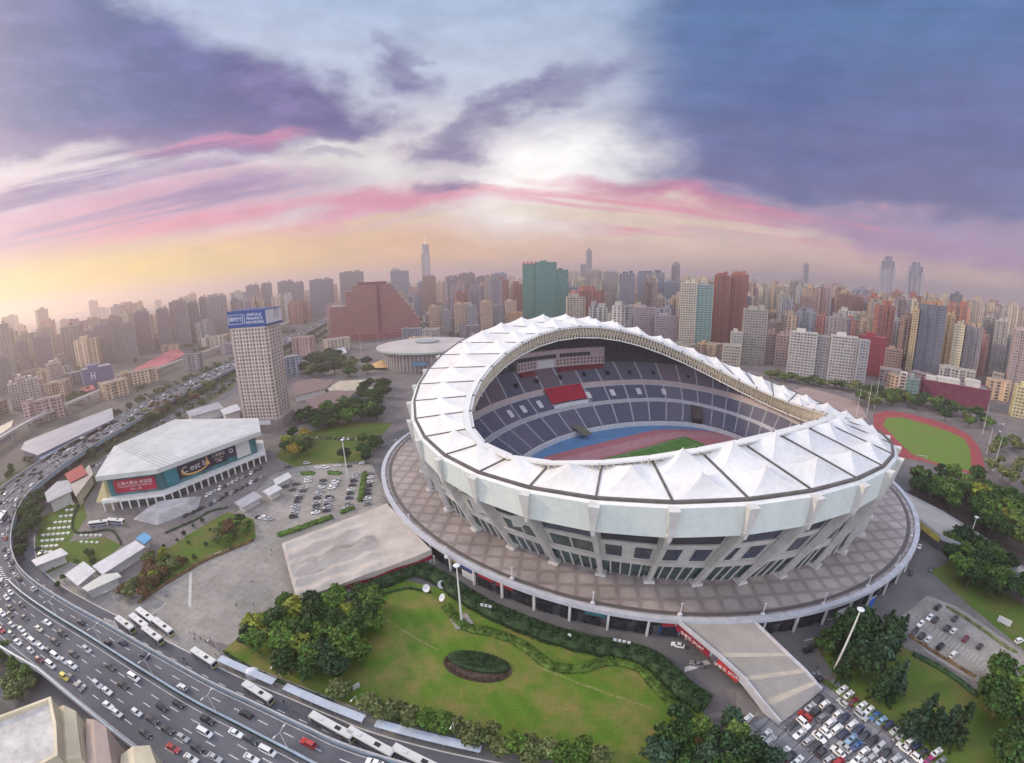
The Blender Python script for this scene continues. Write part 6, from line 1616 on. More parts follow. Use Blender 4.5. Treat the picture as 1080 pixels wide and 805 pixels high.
pavilion('low brown roofed villas among the trees, left one', [(308, 404), (310, 418), (344, 410), (352, 402), (330, 399)], 7, mat('brown_shingle', (.19, .135, .13), .85, var=.25, scale=.3), WHITEC, 'villa', 'villa')
pavilion('low brown roofed villas among the trees, right one', [(322, 422), (328, 432), (364, 424), (376, 412), (350, 412)], 7, mat('brown_shingle', (.19, .135, .13)), WHITEC, 'villa', 'villa')
pavilion('tan flat roofed hall behind the villas', [(344, 410), (352, 414), (394, 410), (388, 400), (358, 402)], 6, mat('tan_flat_roof', (.42, .37, .29), .85, var=.2, scale=.2), WHITEC, 'hall', 'hall')
pavilion('long white tent roof in the park behind the villas', [(337, 372), (340, 376), (366, 372), (363, 366)], 7, ZW)
pavilion('grey white blocks left of the bank tower', [(196, 434), (200, 440), (236, 430), (230, 424)], 8, ZINC, WHITEC, 'works_shed', 'shed')
pavilion('small white block beside the bank tower foot', [(232, 432), (236, 438), (254, 432), (250, 426)], 8, ZW, WHITEC, 'works_shed', 'shed')
# ================================================================== trees, hedges, planting
def leaf_mat():
    m = bpy.data.materials.new('foliage'); m.use_nodes = True; nt = m.node_tree; b = nt.nodes['Principled BSDF']
    b.inputs['Roughness'].default_value = .65; b.inputs['Specular IOR Level'].default_value = .2
    oi = nt.nodes.new('ShaderNodeObjectInfo'); g = nt.nodes.new('ShaderNodeNewGeometry'); t = nt.nodes.new('ShaderNodeTexCoord')
    n = nt.nodes.new('ShaderNodeTexNoise'); n.inputs['Scale'].default_value = .55; n.inputs['Detail'].default_value = 3; nt.links.new(t.outputs['Object'], n.inputs[0])
    hs = nt.nodes.new('ShaderNodeHueSaturation'); nt.links.new(oi.outputs['Color'], hs.inputs['Color'])
    mr = nt.nodes.new('ShaderNodeMapRange'); mr.inputs[1].default_value = .3; mr.inputs[2].default_value = .7; mr.inputs[3].default_value = .5; mr.inputs[4].default_value = 1.75; nt.links.new(n.outputs['Fac'], mr.inputs[0])
    nt.links.new(mr.outputs[0], hs.inputs['Value'])
    mr2 = nt.nodes.new('ShaderNodeMapRange'); mr2.inputs[3].default_value = .47; mr2.inputs[4].default_value = .53; nt.links.new(g.outputs['Random Per Island'], mr2.inputs[0]); nt.links.new(mr2.outputs[0], hs.inputs['Hue'])
    mx = nt.nodes.new('ShaderNodeMix'); mx.data_type = 'RGBA'; mx.blend_type = 'MULTIPLY'; mx.inputs[0].default_value = .55
    nt.links.new(hs.outputs[0], mx.inputs[6]); nt.links.new(g.outputs['Random Per Island'], mx.inputs[7])
    mul = nt.nodes.new('ShaderNodeMix'); mul.data_type = 'RGBA'; mul.blend_type = 'MULTIPLY'; mul.inputs[0].default_value = 1; mul.inputs[7].default_value = (1.45, 1.45, 1.45, 1); nt.links.new(mx.outputs[2], mul.inputs[6])
    nt.links.new(mul.outputs[2], b.inputs['Base Color'])
    return m
LEAF = leaf_mat(); BARK = mat('bark', (.11, .085, .065), .9, var=.3, scale=1.5)
def leaves(mb, c, rad, n, size, rng, flat=1.0, out=.75):
    """n small leaf sprays on and in an ellipsoid"""
    for _ in range(n):
        d = Vector((rng.gauss(0, 1), rng.gauss(0, 1), rng.gauss(0, 1))).normalized()
        r = rad * (out + (1 - out) * rng.random()) * (.85 + .3 * rng.random())
        p = c + Vector((d.x * r, d.y * r, d.z * r * flat))
        nrm = (d + Vector((rng.gauss(0, .5), rng.gauss(0, .5), rng.gauss(.25, .5)))).normalized()
        a = nrm.orthogonal().normalized(); ang = rng.random() * 6.28
        b = nrm.cross(a); a, b = a * math.cos(ang) + b * math.sin(ang), b * math.cos(ang) - a * math.sin(ang)
        s = size * (.6 + .8 * rng.random()); k = len(mb.v)
        mb.v += [tuple(p - a * s - b * s * .45), tuple(p + a * s * .3 - b * s * .7 + nrm * s * .2), tuple(p + a * s), tuple(p - a * s * .2 + b * s * .7 + nrm * s * .15)]
        mb.f.append((k, k + 1, k + 2, k + 3)); mb.m.append(0)
def broadleaf(seed, h=8.0, w=6.0, clumps=28, per=62, size=.38, trunk=.3):
    rng = random.Random(seed); mb = MB(); th = h * trunk; cz = th + (h - th) * .5
    tr = MB(); tr.tube([(0, 0, -.2), (rng.uniform(-.1, .1), .05, th * .6), (rng.uniform(-.2, .2), 0, th * 1.3), (rng.uniform(-.3, .3), 0, h * .8)], [.24, .2, .15, .05], 7)
    for i in range(clumps):
        d = Vector((rng.gauss(0, 1), rng.gauss(0, 1), rng.gauss(0, .9))).normalized(); r = rng.random() ** .45
        c = Vector((d.x * w * .36 * r, d.y * w * .36 * r, cz + d.z * (h - th) * .38 * r))
        leaves(mb, c, rng.uniform(.75, 1.35) * w / 6, per, size, rng, .8, .55)
        if i < 6: tr.tube([(0, 0, th * (.8 + .1 * i)), tuple(c * .6 + Vector((0, 0, th * .4))), tuple(c)], [.09, .06, .02], 5)
    return mb, tr
def conifer(seed, h=11.0, w=5.0):
    rng = random.Random(seed); mb = MB(); tr = MB(); tr.tube([(0, 0, -.2), (0, 0, h * .5), (0, 0, h * .97)], [.22, .14, .03], 6)
    z = 1.2
    while z < h - .3:
        k = 1 - (z - 1.0) / (h - 1.0); rr = w * .5 * k ** .85 * rng.uniform(.8, 1.1); nb = max(4, int(11 * k))
        for i in range(nb):
            a = rng.random() * 6.28; L = rr * rng.uniform(.7, 1.12)
            for j in range(max(2, int(L * 2.6))):
                t = (j + 1) / max(2, int(L * 2.6)); c = Vector((math.cos(a) * L * t, math.sin(a) * L * t, z - .35 * L * t * t)); leaves(mb, c, .34 * (1.25 - .5 * t), 4, .30, rng, .5, .3)
        z += .55 + .25 * k
    return mb, tr
PROTO = {}
def make_proto(kind, mb, tr):
    root = empty(kind, (0, 0, -500)); t_ = tr.build('trunk', BARK, root); c_ = mb.build('crown', LEAF, root); PROTO.setdefault(kind, []).append((t_.data, c_.data))
    for o in (t_, c_, root): bpy.data.objects.remove(o)
for sd in range(5): make_proto('broadleaf_tree', *broadleaf(sd, 8, 6.4 + .3 * sd, 24 + sd))
for sd in range(2): make_proto('spreading_tree', *broadleaf(20 + sd, 7, 7.6, 26, 40, .44, .28))
for sd in range(3): make_proto('conifer_tree', *conifer(40 + sd))
for sd in range(2): make_proto('round_shrub', *broadleaf(60 + sd, 2.6, 2.9, 8, 36, .26, .12))
TREES = []
def tree(kind, p, h, col, rng, label, group, wide=1.0):
    base = {'broadleaf_tree': 8.0, 'spreading_tree': 7.0, 'conifer_tree': 11.0, 'round_shrub': 2.6}[kind]
    tm, cm = rng.choice(PROTO[kind]); s = h / base
    root = empty(kind, p, rng.random() * 6.28, label, 'shrub' if kind == 'round_shrub' else 'tree', group); root.scale = (s * wide, s * wide, s)
    for nm, me in (('trunk', tm), ('crown', cm)):
        o = bpy.data.objects.new(nm, me); C.objects.link(o); o.parent = root; v_ = rng.uniform(.82, 1.2); o.color = (col[0] * v_, col[1] * v_, col[2] * v_, 1)
    return root
ORD = ['first', 'second', 'third', 'fourth', 'fifth', 'sixth', 'seventh', 'eighth', 'ninth', 'tenth', 'eleventh', 'twelfth', 'thirteenth', 'fourteenth', 'fifteenth', 'sixteenth', 'seventeenth', 'eighteenth', 'nineteenth', 'twentieth']
def ordinal(i):
    if i < 20: return ORD[i]
    tens = {2: 'twenty', 3: 'thirty', 4: 'forty', 5: 'fifty', 6: 'sixty'}[(i + 1) // 10]
    u_ = (i + 1) % 10
    return (tens[:-1] + 'ieth') if u_ == 0 else tens + '-' + ORD[u_ - 1]
TONE = {'dark': (.030, .062, .014), 'deep': (.023, .048, .018), 'mid': (.064, .115, .020), 'yellow': (.155, .175, .024), 'olive': (.105, .125, .045), 'golden': (.20, .15, .025), 'blue': (.030, .060, .034), 'rust': (.11, .065, .03), 'bright': (.085, .13, .03)}
WORD = {'dark': 'dark green', 'deep': 'deep green', 'mid': 'mid green', 'yellow': 'yellow green', 'olive': 'pale olive', 'golden': 'golden yellow', 'blue': 'blue green', 'rust': 'reddish brown', 'bright': 'bright green'}
def inside(p, poly):
    c = False; n = len(poly)
    for i in range(n):
        a, b = poly[i], poly[i - 1]
        if (a.y > p.y) != (b.y > p.y) and p.x < (b.x - a.x) * (p.y - a.y) / (b.y - a.y) + a.x: c = not c
    return c
def grove(px, n, gap, hr, tones, place_, group, kinds=('broadleaf_tree',), seed=1, pts=None, wide=1.0):
    rng = random.Random(seed * 77 + n); got = []
    if pts: got = [G(x, y, 0) for x, y in pts]
    else:
        poly = [G(x, y, 0) for x, y in px]; x0, x1 = min(p.x for p in poly), max(p.x for p in poly); y0, y1 = min(p.y for p in poly), max(p.y for p in poly)
        for _ in range(n * 60):
            p = Vector((rng.uniform(x0, x1), rng.uniform(y0, y1), 0))
            if inside(p, poly) and all((p - q).length > gap for q in got): got.append(p)
            if len(got) >= n: break
    got.sort(key=lambda p: project(p)[0])
    form = {'broadleaf_tree': 'round tree', 'spreading_tree': 'spreading tree', 'conifer_tree': 'conifer', 'round_shrub': 'shrub'}
    for i, p in enumerate(got):
        k = rng.choice(kinds); tn = rng.choice(tones)
        tree(k, p, rng.uniform(*hr) * (.5 if False else 1), TONE[tn], rng, f"{WORD[tn]} {form[k]}, {ordinal(i)} from the left {place_}", group, wide)
# beside the lawn, lower centre
grove([(264, 694), (256, 672), (280, 656), (310, 642), (345, 634), (376, 626), (396, 634), (398, 680), (386, 706), (366, 722), (330, 722), (296, 706)], 34, 4.0, (8.5, 12), ('dark', 'dark', 'deep', 'mid', 'yellow', 'dark', 'mid'), 'in the grove beside the lawn', 'trees in the grove left of the lawn', seed=2, wide=1.15)
grove(None, 0, 0, (6.4, 8.0), ('olive', 'olive', 'mid'), 'along the foot of the lawn', 'row of trees along the footway', seed=3, wide=1.25, pts=[(361, 738), (392, 752), (407, 760), (420, 756), (437, 766), (452, 770), (468, 772), (486, 776), (500, 784), (517, 782), (530, 796), (546, 792), (560, 800), (575, 798), (592, 804), (612, 800), (632, 806)])
grove([(690, 800), (688, 772), (712, 758), (742, 748), (762, 755), (772, 775), (812, 800), (800, 840), (700, 830)], 17, 3.8, (8, 11), ('dark', 'yellow', 'deep', 'blue', 'bright', 'dark', 'blue'), 'at the right end of the lawn', 'trees in the clump at the lawn end', seed=4, wide=1.1)
# conifers right of the ramp
grove([(862, 694), (880, 676), (915, 668), (948, 680), (944, 705), (920, 728), (892, 724), (870, 708)], 15, 3.6, (11, 16), ('deep', 'deep', 'blue', 'dark'), 'in the stand by the white mast', 'conifers by the white mast', ('conifer_tree', 'conifer_tree', 'broadleaf_tree'), seed=5, wide=1.1)
grove(None, 0, 0, (12, 16), ('blue', 'deep'), 'beside the corner car park lawn', 'conifers by the corner car park', ('conifer_tree',), seed=6, wide=1.5, pts=[(928, 735), (941, 728), (965, 768), (975, 776), (990, 775), (958, 775), (1000, 780)])
grove([(1030, 745), (1044, 714), (1085, 745), (1085, 830), (1050, 815), (1045, 770)], 11, 4.6, (10, 13), ('mid', 'dark', 'mid', 'dark'), 'at the lower right corner', 'trees at the lower right corner', seed=7, wide=1.2)
grove([(985, 600), (990, 572), (1025, 582), (1060, 600), (1085, 628), (1085, 668), (1062, 652), (1030, 625), (1010, 622)], 22, 4.6, (9.5, 13), ('dark', 'deep', 'mid', 'dark'), 'in the wood below the long ramp', 'trees below the long ramp', seed=8, wide=1.15)
grove([(958, 514), (985, 505), (1020, 506), (1050, 520), (1075, 545), (1085, 590), (1060, 578), (1030, 560), (990, 535), (965, 525)], 38, 6.0, (10, 14), ('dark', 'yellow', 'mid', 'dark', 'deep', 'bright', 'dark'), 'between practice track and long ramp', 'trees between the practice track and the ramp', seed=9, wide=1.2)
grove([(1030, 520), (1044, 470), (1062, 465), (1085, 480), (1085, 560), (1070, 545)], 14, 6.5, (9, 12), ('olive', 'mid', 'olive'), 'right of the practice track', 'light trees right of the practice track', seed=10, wide=1.3)
# behind the practice track and below the white slabs
grove(None, 0, 0, (9, 13), ('dark', 'mid', 'olive'), 'in the row below the white slabs', 'row of trees below the white slabs', seed=11, wide=1.7, pts=[(812 + i * 7.6, 399 + i * 1.15 + (i % 3)) for i in range(20)])
grove([(900, 432), (915, 415), (950, 422), (1000, 432), (1040, 445), (1046, 462), (1020, 456), (985, 440), (950, 432), (918, 432)], 26, 8.5, (11, 15), ('dark', 'mid', 'olive', 'deep'), 'behind the practice track', 'trees behind the practice track', seed=12, wide=1.4)
# left of the stadium
grove([(330, 456), (336, 436), (362, 428), (395, 424), (412, 440), (398, 446), (360, 452)], 24, 6.5, (11, 14), ('dark', 'deep', 'mid', 'dark'), 'in the grove left of the stadium', 'trees in the dark grove left of the stadium', seed=13, wide=1.45)
grove([(372, 424), (382, 410), (410, 408), (414, 420), (400, 426)], 9, 7.0, (11, 14), ('dark', 'deep'), 'in the small villa grove', 'trees beside the villas', seed=14, wide=1.5)
grove([(310, 402), (318, 386), (350, 376), (386, 380), (390, 396), (350, 400)], 22, 10, (13, 18), ('dark', 'blue', 'olive', 'deep'), 'in the park behind the villas', 'trees in the park behind the villas', seed=15, wide=1.6)
grove([(296, 470), (300, 452), (322, 458), (330, 475), (318, 488), (300, 484)], 10, 5, (8, 11), ('golden', 'dark', 'olive', 'yellow'), 'below the bank tower', 'trees below the bank tower', seed=16, wide=1.3)
grove([(362, 488), (382, 468), (404, 464), (404, 474), (386, 490)], 8, 4.8, (7, 9), ('dark', 'deep', 'mid'), 'between car park and deck', 'trees between car park and deck', seed=17, wide=1.3)
grove([(130, 628), (152, 598), (176, 582), (186, 594), (206, 590), (176, 612), (146, 640)], 18, 3.6, (4, 7), ('rust', 'dark', 'olive', 'yellow', 'rust'), 'beside the white covered walkway', 'trees beside the covered walkway', seed=18, wide=1.3)
grove([(225, 580), (232, 556), (262, 546), (270, 560), (262, 570), (240, 578)], 12, 3.6, (4, 6.5), ('dark', 'mid', 'rust', 'olive'), 'round the curved garden path', 'trees by the curved path', seed=19, wide=1.3)
grove(None, 0, 0, (1.8, 2.8), ('dark', 'deep'), 'dotted on the arena lawn', 'shrubs on the arena lawn', ('round_shrub',), seed=20, wide=1.0, pts=[(173, 578), (187, 571), (194, 565), (204, 556), (214, 551), (199, 574), (218, 576), (228, 570), (189, 590), (197, 594), (177, 590), (206, 590), (240, 558), (222, 560)])
grove([(18, 590), (18, 560), (28, 530), (44, 522), (50, 536), (30, 580), (30, 610)], 16, 4.2, (8, 11), ('dark', 'deep', 'dark'), 'inside the bend of the road', 'trees inside the road bend', seed=21, wide=1.2)
grove([(58, 630), (64, 612), (84, 590), (106, 578), (118, 586), (96, 606)], 8, 3.5, (3, 4.5), ('yellow', 'bright', 'dark'), 'by the metro entrance', 'trees by the metro entrance', seed=22, wide=1.2)
grove([(0, 750), (-4, 690), (14, 690), (40, 715), (54, 726), (30, 738)], 8, 4.2, (6, 9), ('olive', 'dark', 'mid'), 'beneath the edge of the road', 'trees beneath the elevated road', seed=23, wide=1.25)
grove([(84, 480), (100, 470), (112, 474), (96, 486)], 6, 6, (7, 9), ('dark', 'deep'), 'behind the white houses', 'trees behind the white houses', seed=24, wide=1.3)
grove([(130, 455), (150, 440), (196, 418), (222, 408), (228, 416), (190, 432), (150, 452)], 18, 10, (9, 12), ('olive', 'dark', 'rust', 'olive'), 'between elevated road and arena', 'trees between the road and the arena', seed=25, wide=1.4)
grove([(312, 448), (314, 440), (326, 436), (330, 446)], 4, 6, (8, 10), ('dark', 'deep'), 'at the bank tower foot', 'trees at the foot of the bank tower', seed=26, wide=1.4)
grove([(64, 434), (70, 428), (80, 424), (84, 428)], 4, 8, (9, 12), ('dark',), 'beside the rail viaduct pillars', 'trees beside the rail viaduct', seed=27, wide=1.3)
# leafy hedges
def hedge(name, label, pts, w_, h, tone, dens=26, size=.28, cat='hedge', closed_body=True, group=None):
    P = smooth_path([G(x, y, 0) for x, y in pts], 5); c = sum(P, Vector()) / len(P); rng = random.Random(len(pts) * 13 + int(h * 10)); mb = MB()
    r_ = empty(name, c, 0, label, cat, group)
    rg = []
    for i, p in enumerate(P):
        t = (P[min(i + 1, len(P) - 1)] - P[max(i - 1, 0)]).normalized(); nn = Vector((-t.y, t.x, 0)); e = .35 if i in (0, len(P) - 1) else 1
        rg.append([p - c + nn * (a * w_ * e * (1 + .12 * math.sin(i * 1.7 + b))) + Vector((0, 0, b * h * (1 + .06 * math.sin(i * 2.3)))) for a, b in ((-.5, 0), (-.52, .55), (-.34, .92), (0, 1.0), (.34, .92), (.52, .55), (.5, 0))])
    mb.loft(rg, 0, False); mb.f.append(tuple(range(7))); mb.m.append(0); b_ = len(mb.v); mb.f.append(tuple(b_ - 7 + i for i in range(7))[::-1]); mb.m.append(0)
    for i in range(len(P) - 1):
        L = (P[i + 1] - P[i]).length
        for _ in range(int(L * w_ * dens * .32)):
            q = rng.random(); a = rng.uniform(-.56, .56) * w_; p = lerp(P[i], P[i + 1], q) - c; t = (P[i + 1] - P[i]).normalized(); nn = Vector((-t.y, t.x, 0)); zz = h * (1 - .5 * (abs(a) / w_ * 2) ** 3) * (1 if rng.random() < .7 else rng.random())
            leaves(mb, p + nn * a + Vector((0, 0, zz + .25 * math.sin(p.x * 1.1) * math.cos(p.y * .9))), .34, 1, size, rng, 1, .5)
    o = mb.build('foliage', LEAF, r_); o.color = (*TONE[tone], 1)
    return r_
hedge('hedge', 'tall dark hedge winding along the upper edge of the lawn', [(390, 622), (415, 611), (440, 603), (466, 613), (485, 627), (512, 643), (545, 658), (585, 673), (625, 683), (655, 688), (685, 698), (705, 714), (722, 731), (745, 746)], 6.6, 3.6, 'deep', 60, .34)
hedge('hedge', 'lower olive border between the dark hedge and the lawn', [(470, 640), (492, 662), (520, 668), (550, 680), (580, 702), (610, 706), (640, 698), (672, 704), (690, 722), (715, 748), (730, 760)], 3.2, 1.1, 'mid', 46, .3)
hedge('hedge', 'thin dark edging at the top left of the lawn', [(388, 634), (402, 628), (430, 621), (455, 626)], .9, .7, 'deep')
hedge('hedge', 'low hedge between footway and lawn', [(236, 688), (258, 702), (290, 717), (330, 733), (352, 742)], 1.0, .9, 'deep')
hedge('hedge', 'clipped hedge at the end of the car park', [(293, 566), (320, 557), (351, 546)], 3.0, 1.8, 'mid')
hedge('hedge', 'short clipped hedge next to the wavy roof', [(359, 542), (374, 536)], 2.6, 1.6, 'mid')
hedge('hedge', 'long green strip between two car rows in the car park', [(380, 530), (383, 512), (385, 499)], 3.4, 1.6, 'mid')
hedge('hedge', 'small green island at the left head of the car rows', [(318, 500), (332, 500)], 4.0, 1.3, 'mid')
hedge('hedge', 'small green island at the right head of the car rows', [(346, 499), (360, 500)], 4.0, 1.3, 'mid')
hedge('hedge', 'clipped green strip along the upper row of the corner car park', [(868, 718), (900, 742), (940, 772), (975, 800), (990, 812)], 2.0, .8, 'bright')
hedge('hedge', 'dark hedge above the lawn beside the upper car park', [(962, 690), (985, 702), (1010, 718), (1030, 735)], 2.0, 1.1, 'deep')
hedge('hedge', 'planted strip between car park and ramp road on the right', [(998, 640), (1030, 660), (1060, 682), (1072, 688)], 1.3, .6, 'olive')
hedge('hedge', 'planted strip along the lower edge of the upper car park', [(958, 670), (985, 688), (1015, 706), (1028, 714)], 1.3, .5, 'rust')
hedge('hedge', 'brownish hedge along the edge of the plaza', [(146, 637), (166, 622), (192, 606), (216, 592), (240, 582), (268, 570)], 1.4, 1.0, 'rust')
hedge('hedge', 'dark hedge curling along the arena driveway', [(128, 575), (118, 560), (96, 562), (80, 562), (76, 552), (82, 536), (92, 524), (100, 512)], 1.1, 1.0, 'deep')
hedge('hedge', 'dark hedge between driveway and arena lawn', [(174, 563), (190, 556), (206, 549), (222, 540), (240, 536)], 1.0, .9, 'deep')
for px in ([(396, 646), (430, 668), (462, 686)], [(560, 700), (620, 724), (690, 748)]):
    P_ = smooth_path([G(x, y, .034) for x, y in px], 8); mb = MB(); rr_ = random.Random(4); l_, r2_ = [], []
    for i, p in enumerate(P_):
        t = (P_[min(i + 1, len(P_) - 1)] - P_[max(i - 1, 0)]).normalized(); nn = Vector((-t.y, t.x, 0)); l_.append(p + nn * rr_.uniform(.15, .55)); r2_.append(p - nn * rr_.uniform(.15, .55))
    mb.loft([l_, r2_], 0, False, flip=True); prop(mb.build('worn_path', mat('dry_grass_path', (.165, .18, .055), .95, var=.3, scale=.8)), kind='structure')
# oval bed in the lawn
pb = G(505, 695, 0); mb = MB(); E_L = [(11.0 * math.cos(a), 4.6 * math.sin(a)) for a in [i / 40 * 2 * PI for i in range(40)]]
bed = empty('flower_bed', G(503, 703, .03), R(-14), 'oval bed of clipped dark shrubs with a brown rim in the middle of the lawn', 'flower bed')
mb = MB(); mb.prism([(x * 1.0, y * 1.28) for x, y in E_L], 0, .28); mb.build('soil', mat('brown_bed', (.060, .042, .035), .95, var=.5, scale=.8), bed)
mb = MB(); rng = random.Random(5); mb.loft([[(x * k, 1.4 + y * k * .92, z) for x, y in E_L] for k, z in ((.90, .2), (.92, 1.0), (.82, 1.5), (.4, 1.75), (.05, 1.8))], 0, True)
for _ in range(2600):
    a = rng.random() * 6.28; k = rng.random() ** .5; leaves(mb, Vector((9.9 * k * math.cos(a), 1.4 + 3.9 * k * math.sin(a), 1.8 - .9 * k ** 5)), .1, 1, .24, rng)
o = mb.build('foliage', LEAF, bed); o.color = (*TONE['deep'], 1)
mb = MB()
for _ in range(1500):
    a = rng.random() * 6.28; k = rng.uniform(.86, 1.0); leaves(mb, Vector((10.6 * k * math.cos(a), 5.6 * k * math.sin(a), .35)), .1, 1, .2, rng)
o = mb.build('border_planting', LEAF, bed); o.color = (.075, .045, .032, 1)
# ornamental dots in the small garden by the road bend
GARD = mat('white_planter', (.55, .56, .50), .7, var=.2, scale=1)
gi = 0
for r_i in range(6):
    for c_i in range(6):
        x, y = 46 + c_i * 6.2 + r_i * -1.0, 565 - c_i * 6.6 + r_i * 6.2
        if x < 40 or y > 590 or y < 528: continue
        p = G(x, y, .03); mb = MB(); n_ = 10; mb.loft([[(1.5 * math.cos(i / n_ * 6.283), 1.1 * math.sin(i / n_ * 6.283), 0) for i in range(n_)], [(1.5 * math.cos(i / n_ * 6.283), 1.1 * math.sin(i / n_ * 6.283), .7) for i in range(n_)]], 0, True, True)
        o = mb.build('planter', GARD, None, loc=p); prop(o, 'small pale planter in the diagonal rows of the garden inside the road bend', 'planter', 'planters in the garden inside the road bend'); gi += 1
for k in range(9):
    x, y = (86 + k * 5.0, 565 - .0 * k) if k < 5 else (86 + (k - 5) * 5.5, 571 + .2 * k)
    p = G(x, y, .03); mb = MB(); mb.box((0, 0, .3), (2.0, 1.4, .6), top=.85); o = mb.build('planter', GARD, None, loc=p); prop(o, 'pale planter in the two rows along the arena driveway', 'planter', 'planters along the arena driveway')
# far greenery that reads as one mass
rng = random.Random(99); mb = MB()
for _ in range(640):
    a = rng.uniform(-1.05, 1.08); d = rng.uniform(620, 2400); p = Vector((math.sin(a) * d, math.cos(a) * d, 0))
    if any((p.xy - q).length < r + 6 for q, r in SOLID): continue
    if -.75 < a < -.28 and d < 900: continue
    if abs(a - .08) < .36 and d < 760: continue
    s_, o_, _h = road_at(p)
    if -12 < o_ < 45 : continue
    for k in range(rng.randint(2, 6)):
        leaves(mb, p + Vector((rng.uniform(-14, 14), rng.uniform(-14, 14), rng.uniform(3, 6))), rng.uniform(3, 5), 26, 1.7, rng, .8, .6)
for (o_, s0, s1, st_) in ((37, 345, 1200, 13), (56, 345, 1100, 14), (-6, 420, 1200, 15), (-33, 420, 1200, 14), (66, 330, 800, 22)):
    s_ = s0
    while s_ < s1:
        p, _h = at_s(s_ + rng.uniform(-4, 4), o_ + rng.uniform(-2.5, 2.5), 0)
        if not any((p.xy - q).length < r for q, r in SOLID):
            for k in range(rng.randint(1, 3)): leaves(mb, p + Vector((rng.uniform(-4, 4), rng.uniform(-4, 4), rng.uniform(2.5, 5))), rng.uniform(2.4, 4.2), 30, 1.1, rng, .85, .55)
        s_ += st_
o = mb.build('far_trees', LEAF); o.color = (*TONE['dark'], 1); prop(o, 'scattered dark street trees between the far blocks', 'trees', None, 'stuff')
# ================================================================== cars and buses
def paint_mat():
    m = bpy.data.materials.new('car_paint'); m.use_nodes = True; nt = m.node_tree; b = nt.nodes['Principled BSDF']; oi = nt.nodes.new('ShaderNodeObjectInfo')
    nt.links.new(oi.outputs['Color'], b.inputs['Base Color']); b.inputs['Roughness'].default_value = .32; b.inputs['Coat Weight'].default_value = .4; b.inputs['Coat Roughness'].default_value = .1
    return m
PAINT = paint_mat(); CGL = mat('car_glass', (.018, .022, .028), .12, spec=.6); TYRE = mat('tyre_rubber', (.02, .02, .021), .8); LAMPW = mat('headlight_glass', (.6, .6, .58), .2); LAMPR = mat('taillight_red', (.30, .015, .012), .3); TRIM = mat('dark_plastic', (.03, .03, .032), .6)
def sec(x, w, z0, z1, t=.86):
    return [(x, -w, z0), (x, w, z0), (x, w * 1.02, lerp(z0, z1, .55)), (x, w * t, z1), (x, -w * t, z1), (x, -w * 1.02, lerp(z0, z1, .55))]
CARK = {'sedan': dict(L=4.6, W=1.80, hood=.94, roof=1.46, cab=(-1.75, .95, -1.05, .20)), 'hatchback': dict(L=4.0, W=1.74, hood=.98, roof=1.52, cab=(-1.92, .95, -1.65, .25)), 'offroader': dict(L=4.7, W=1.88, hood=1.10, roof=1.74, cab=(-2.25, 1.0, -2.0, .35)), 'van': dict(L=4.9, W=1.86, hood=1.15, roof=1.95, cab=(-2.4, 1.75, -2.3, 1.15))}
CARM = {}
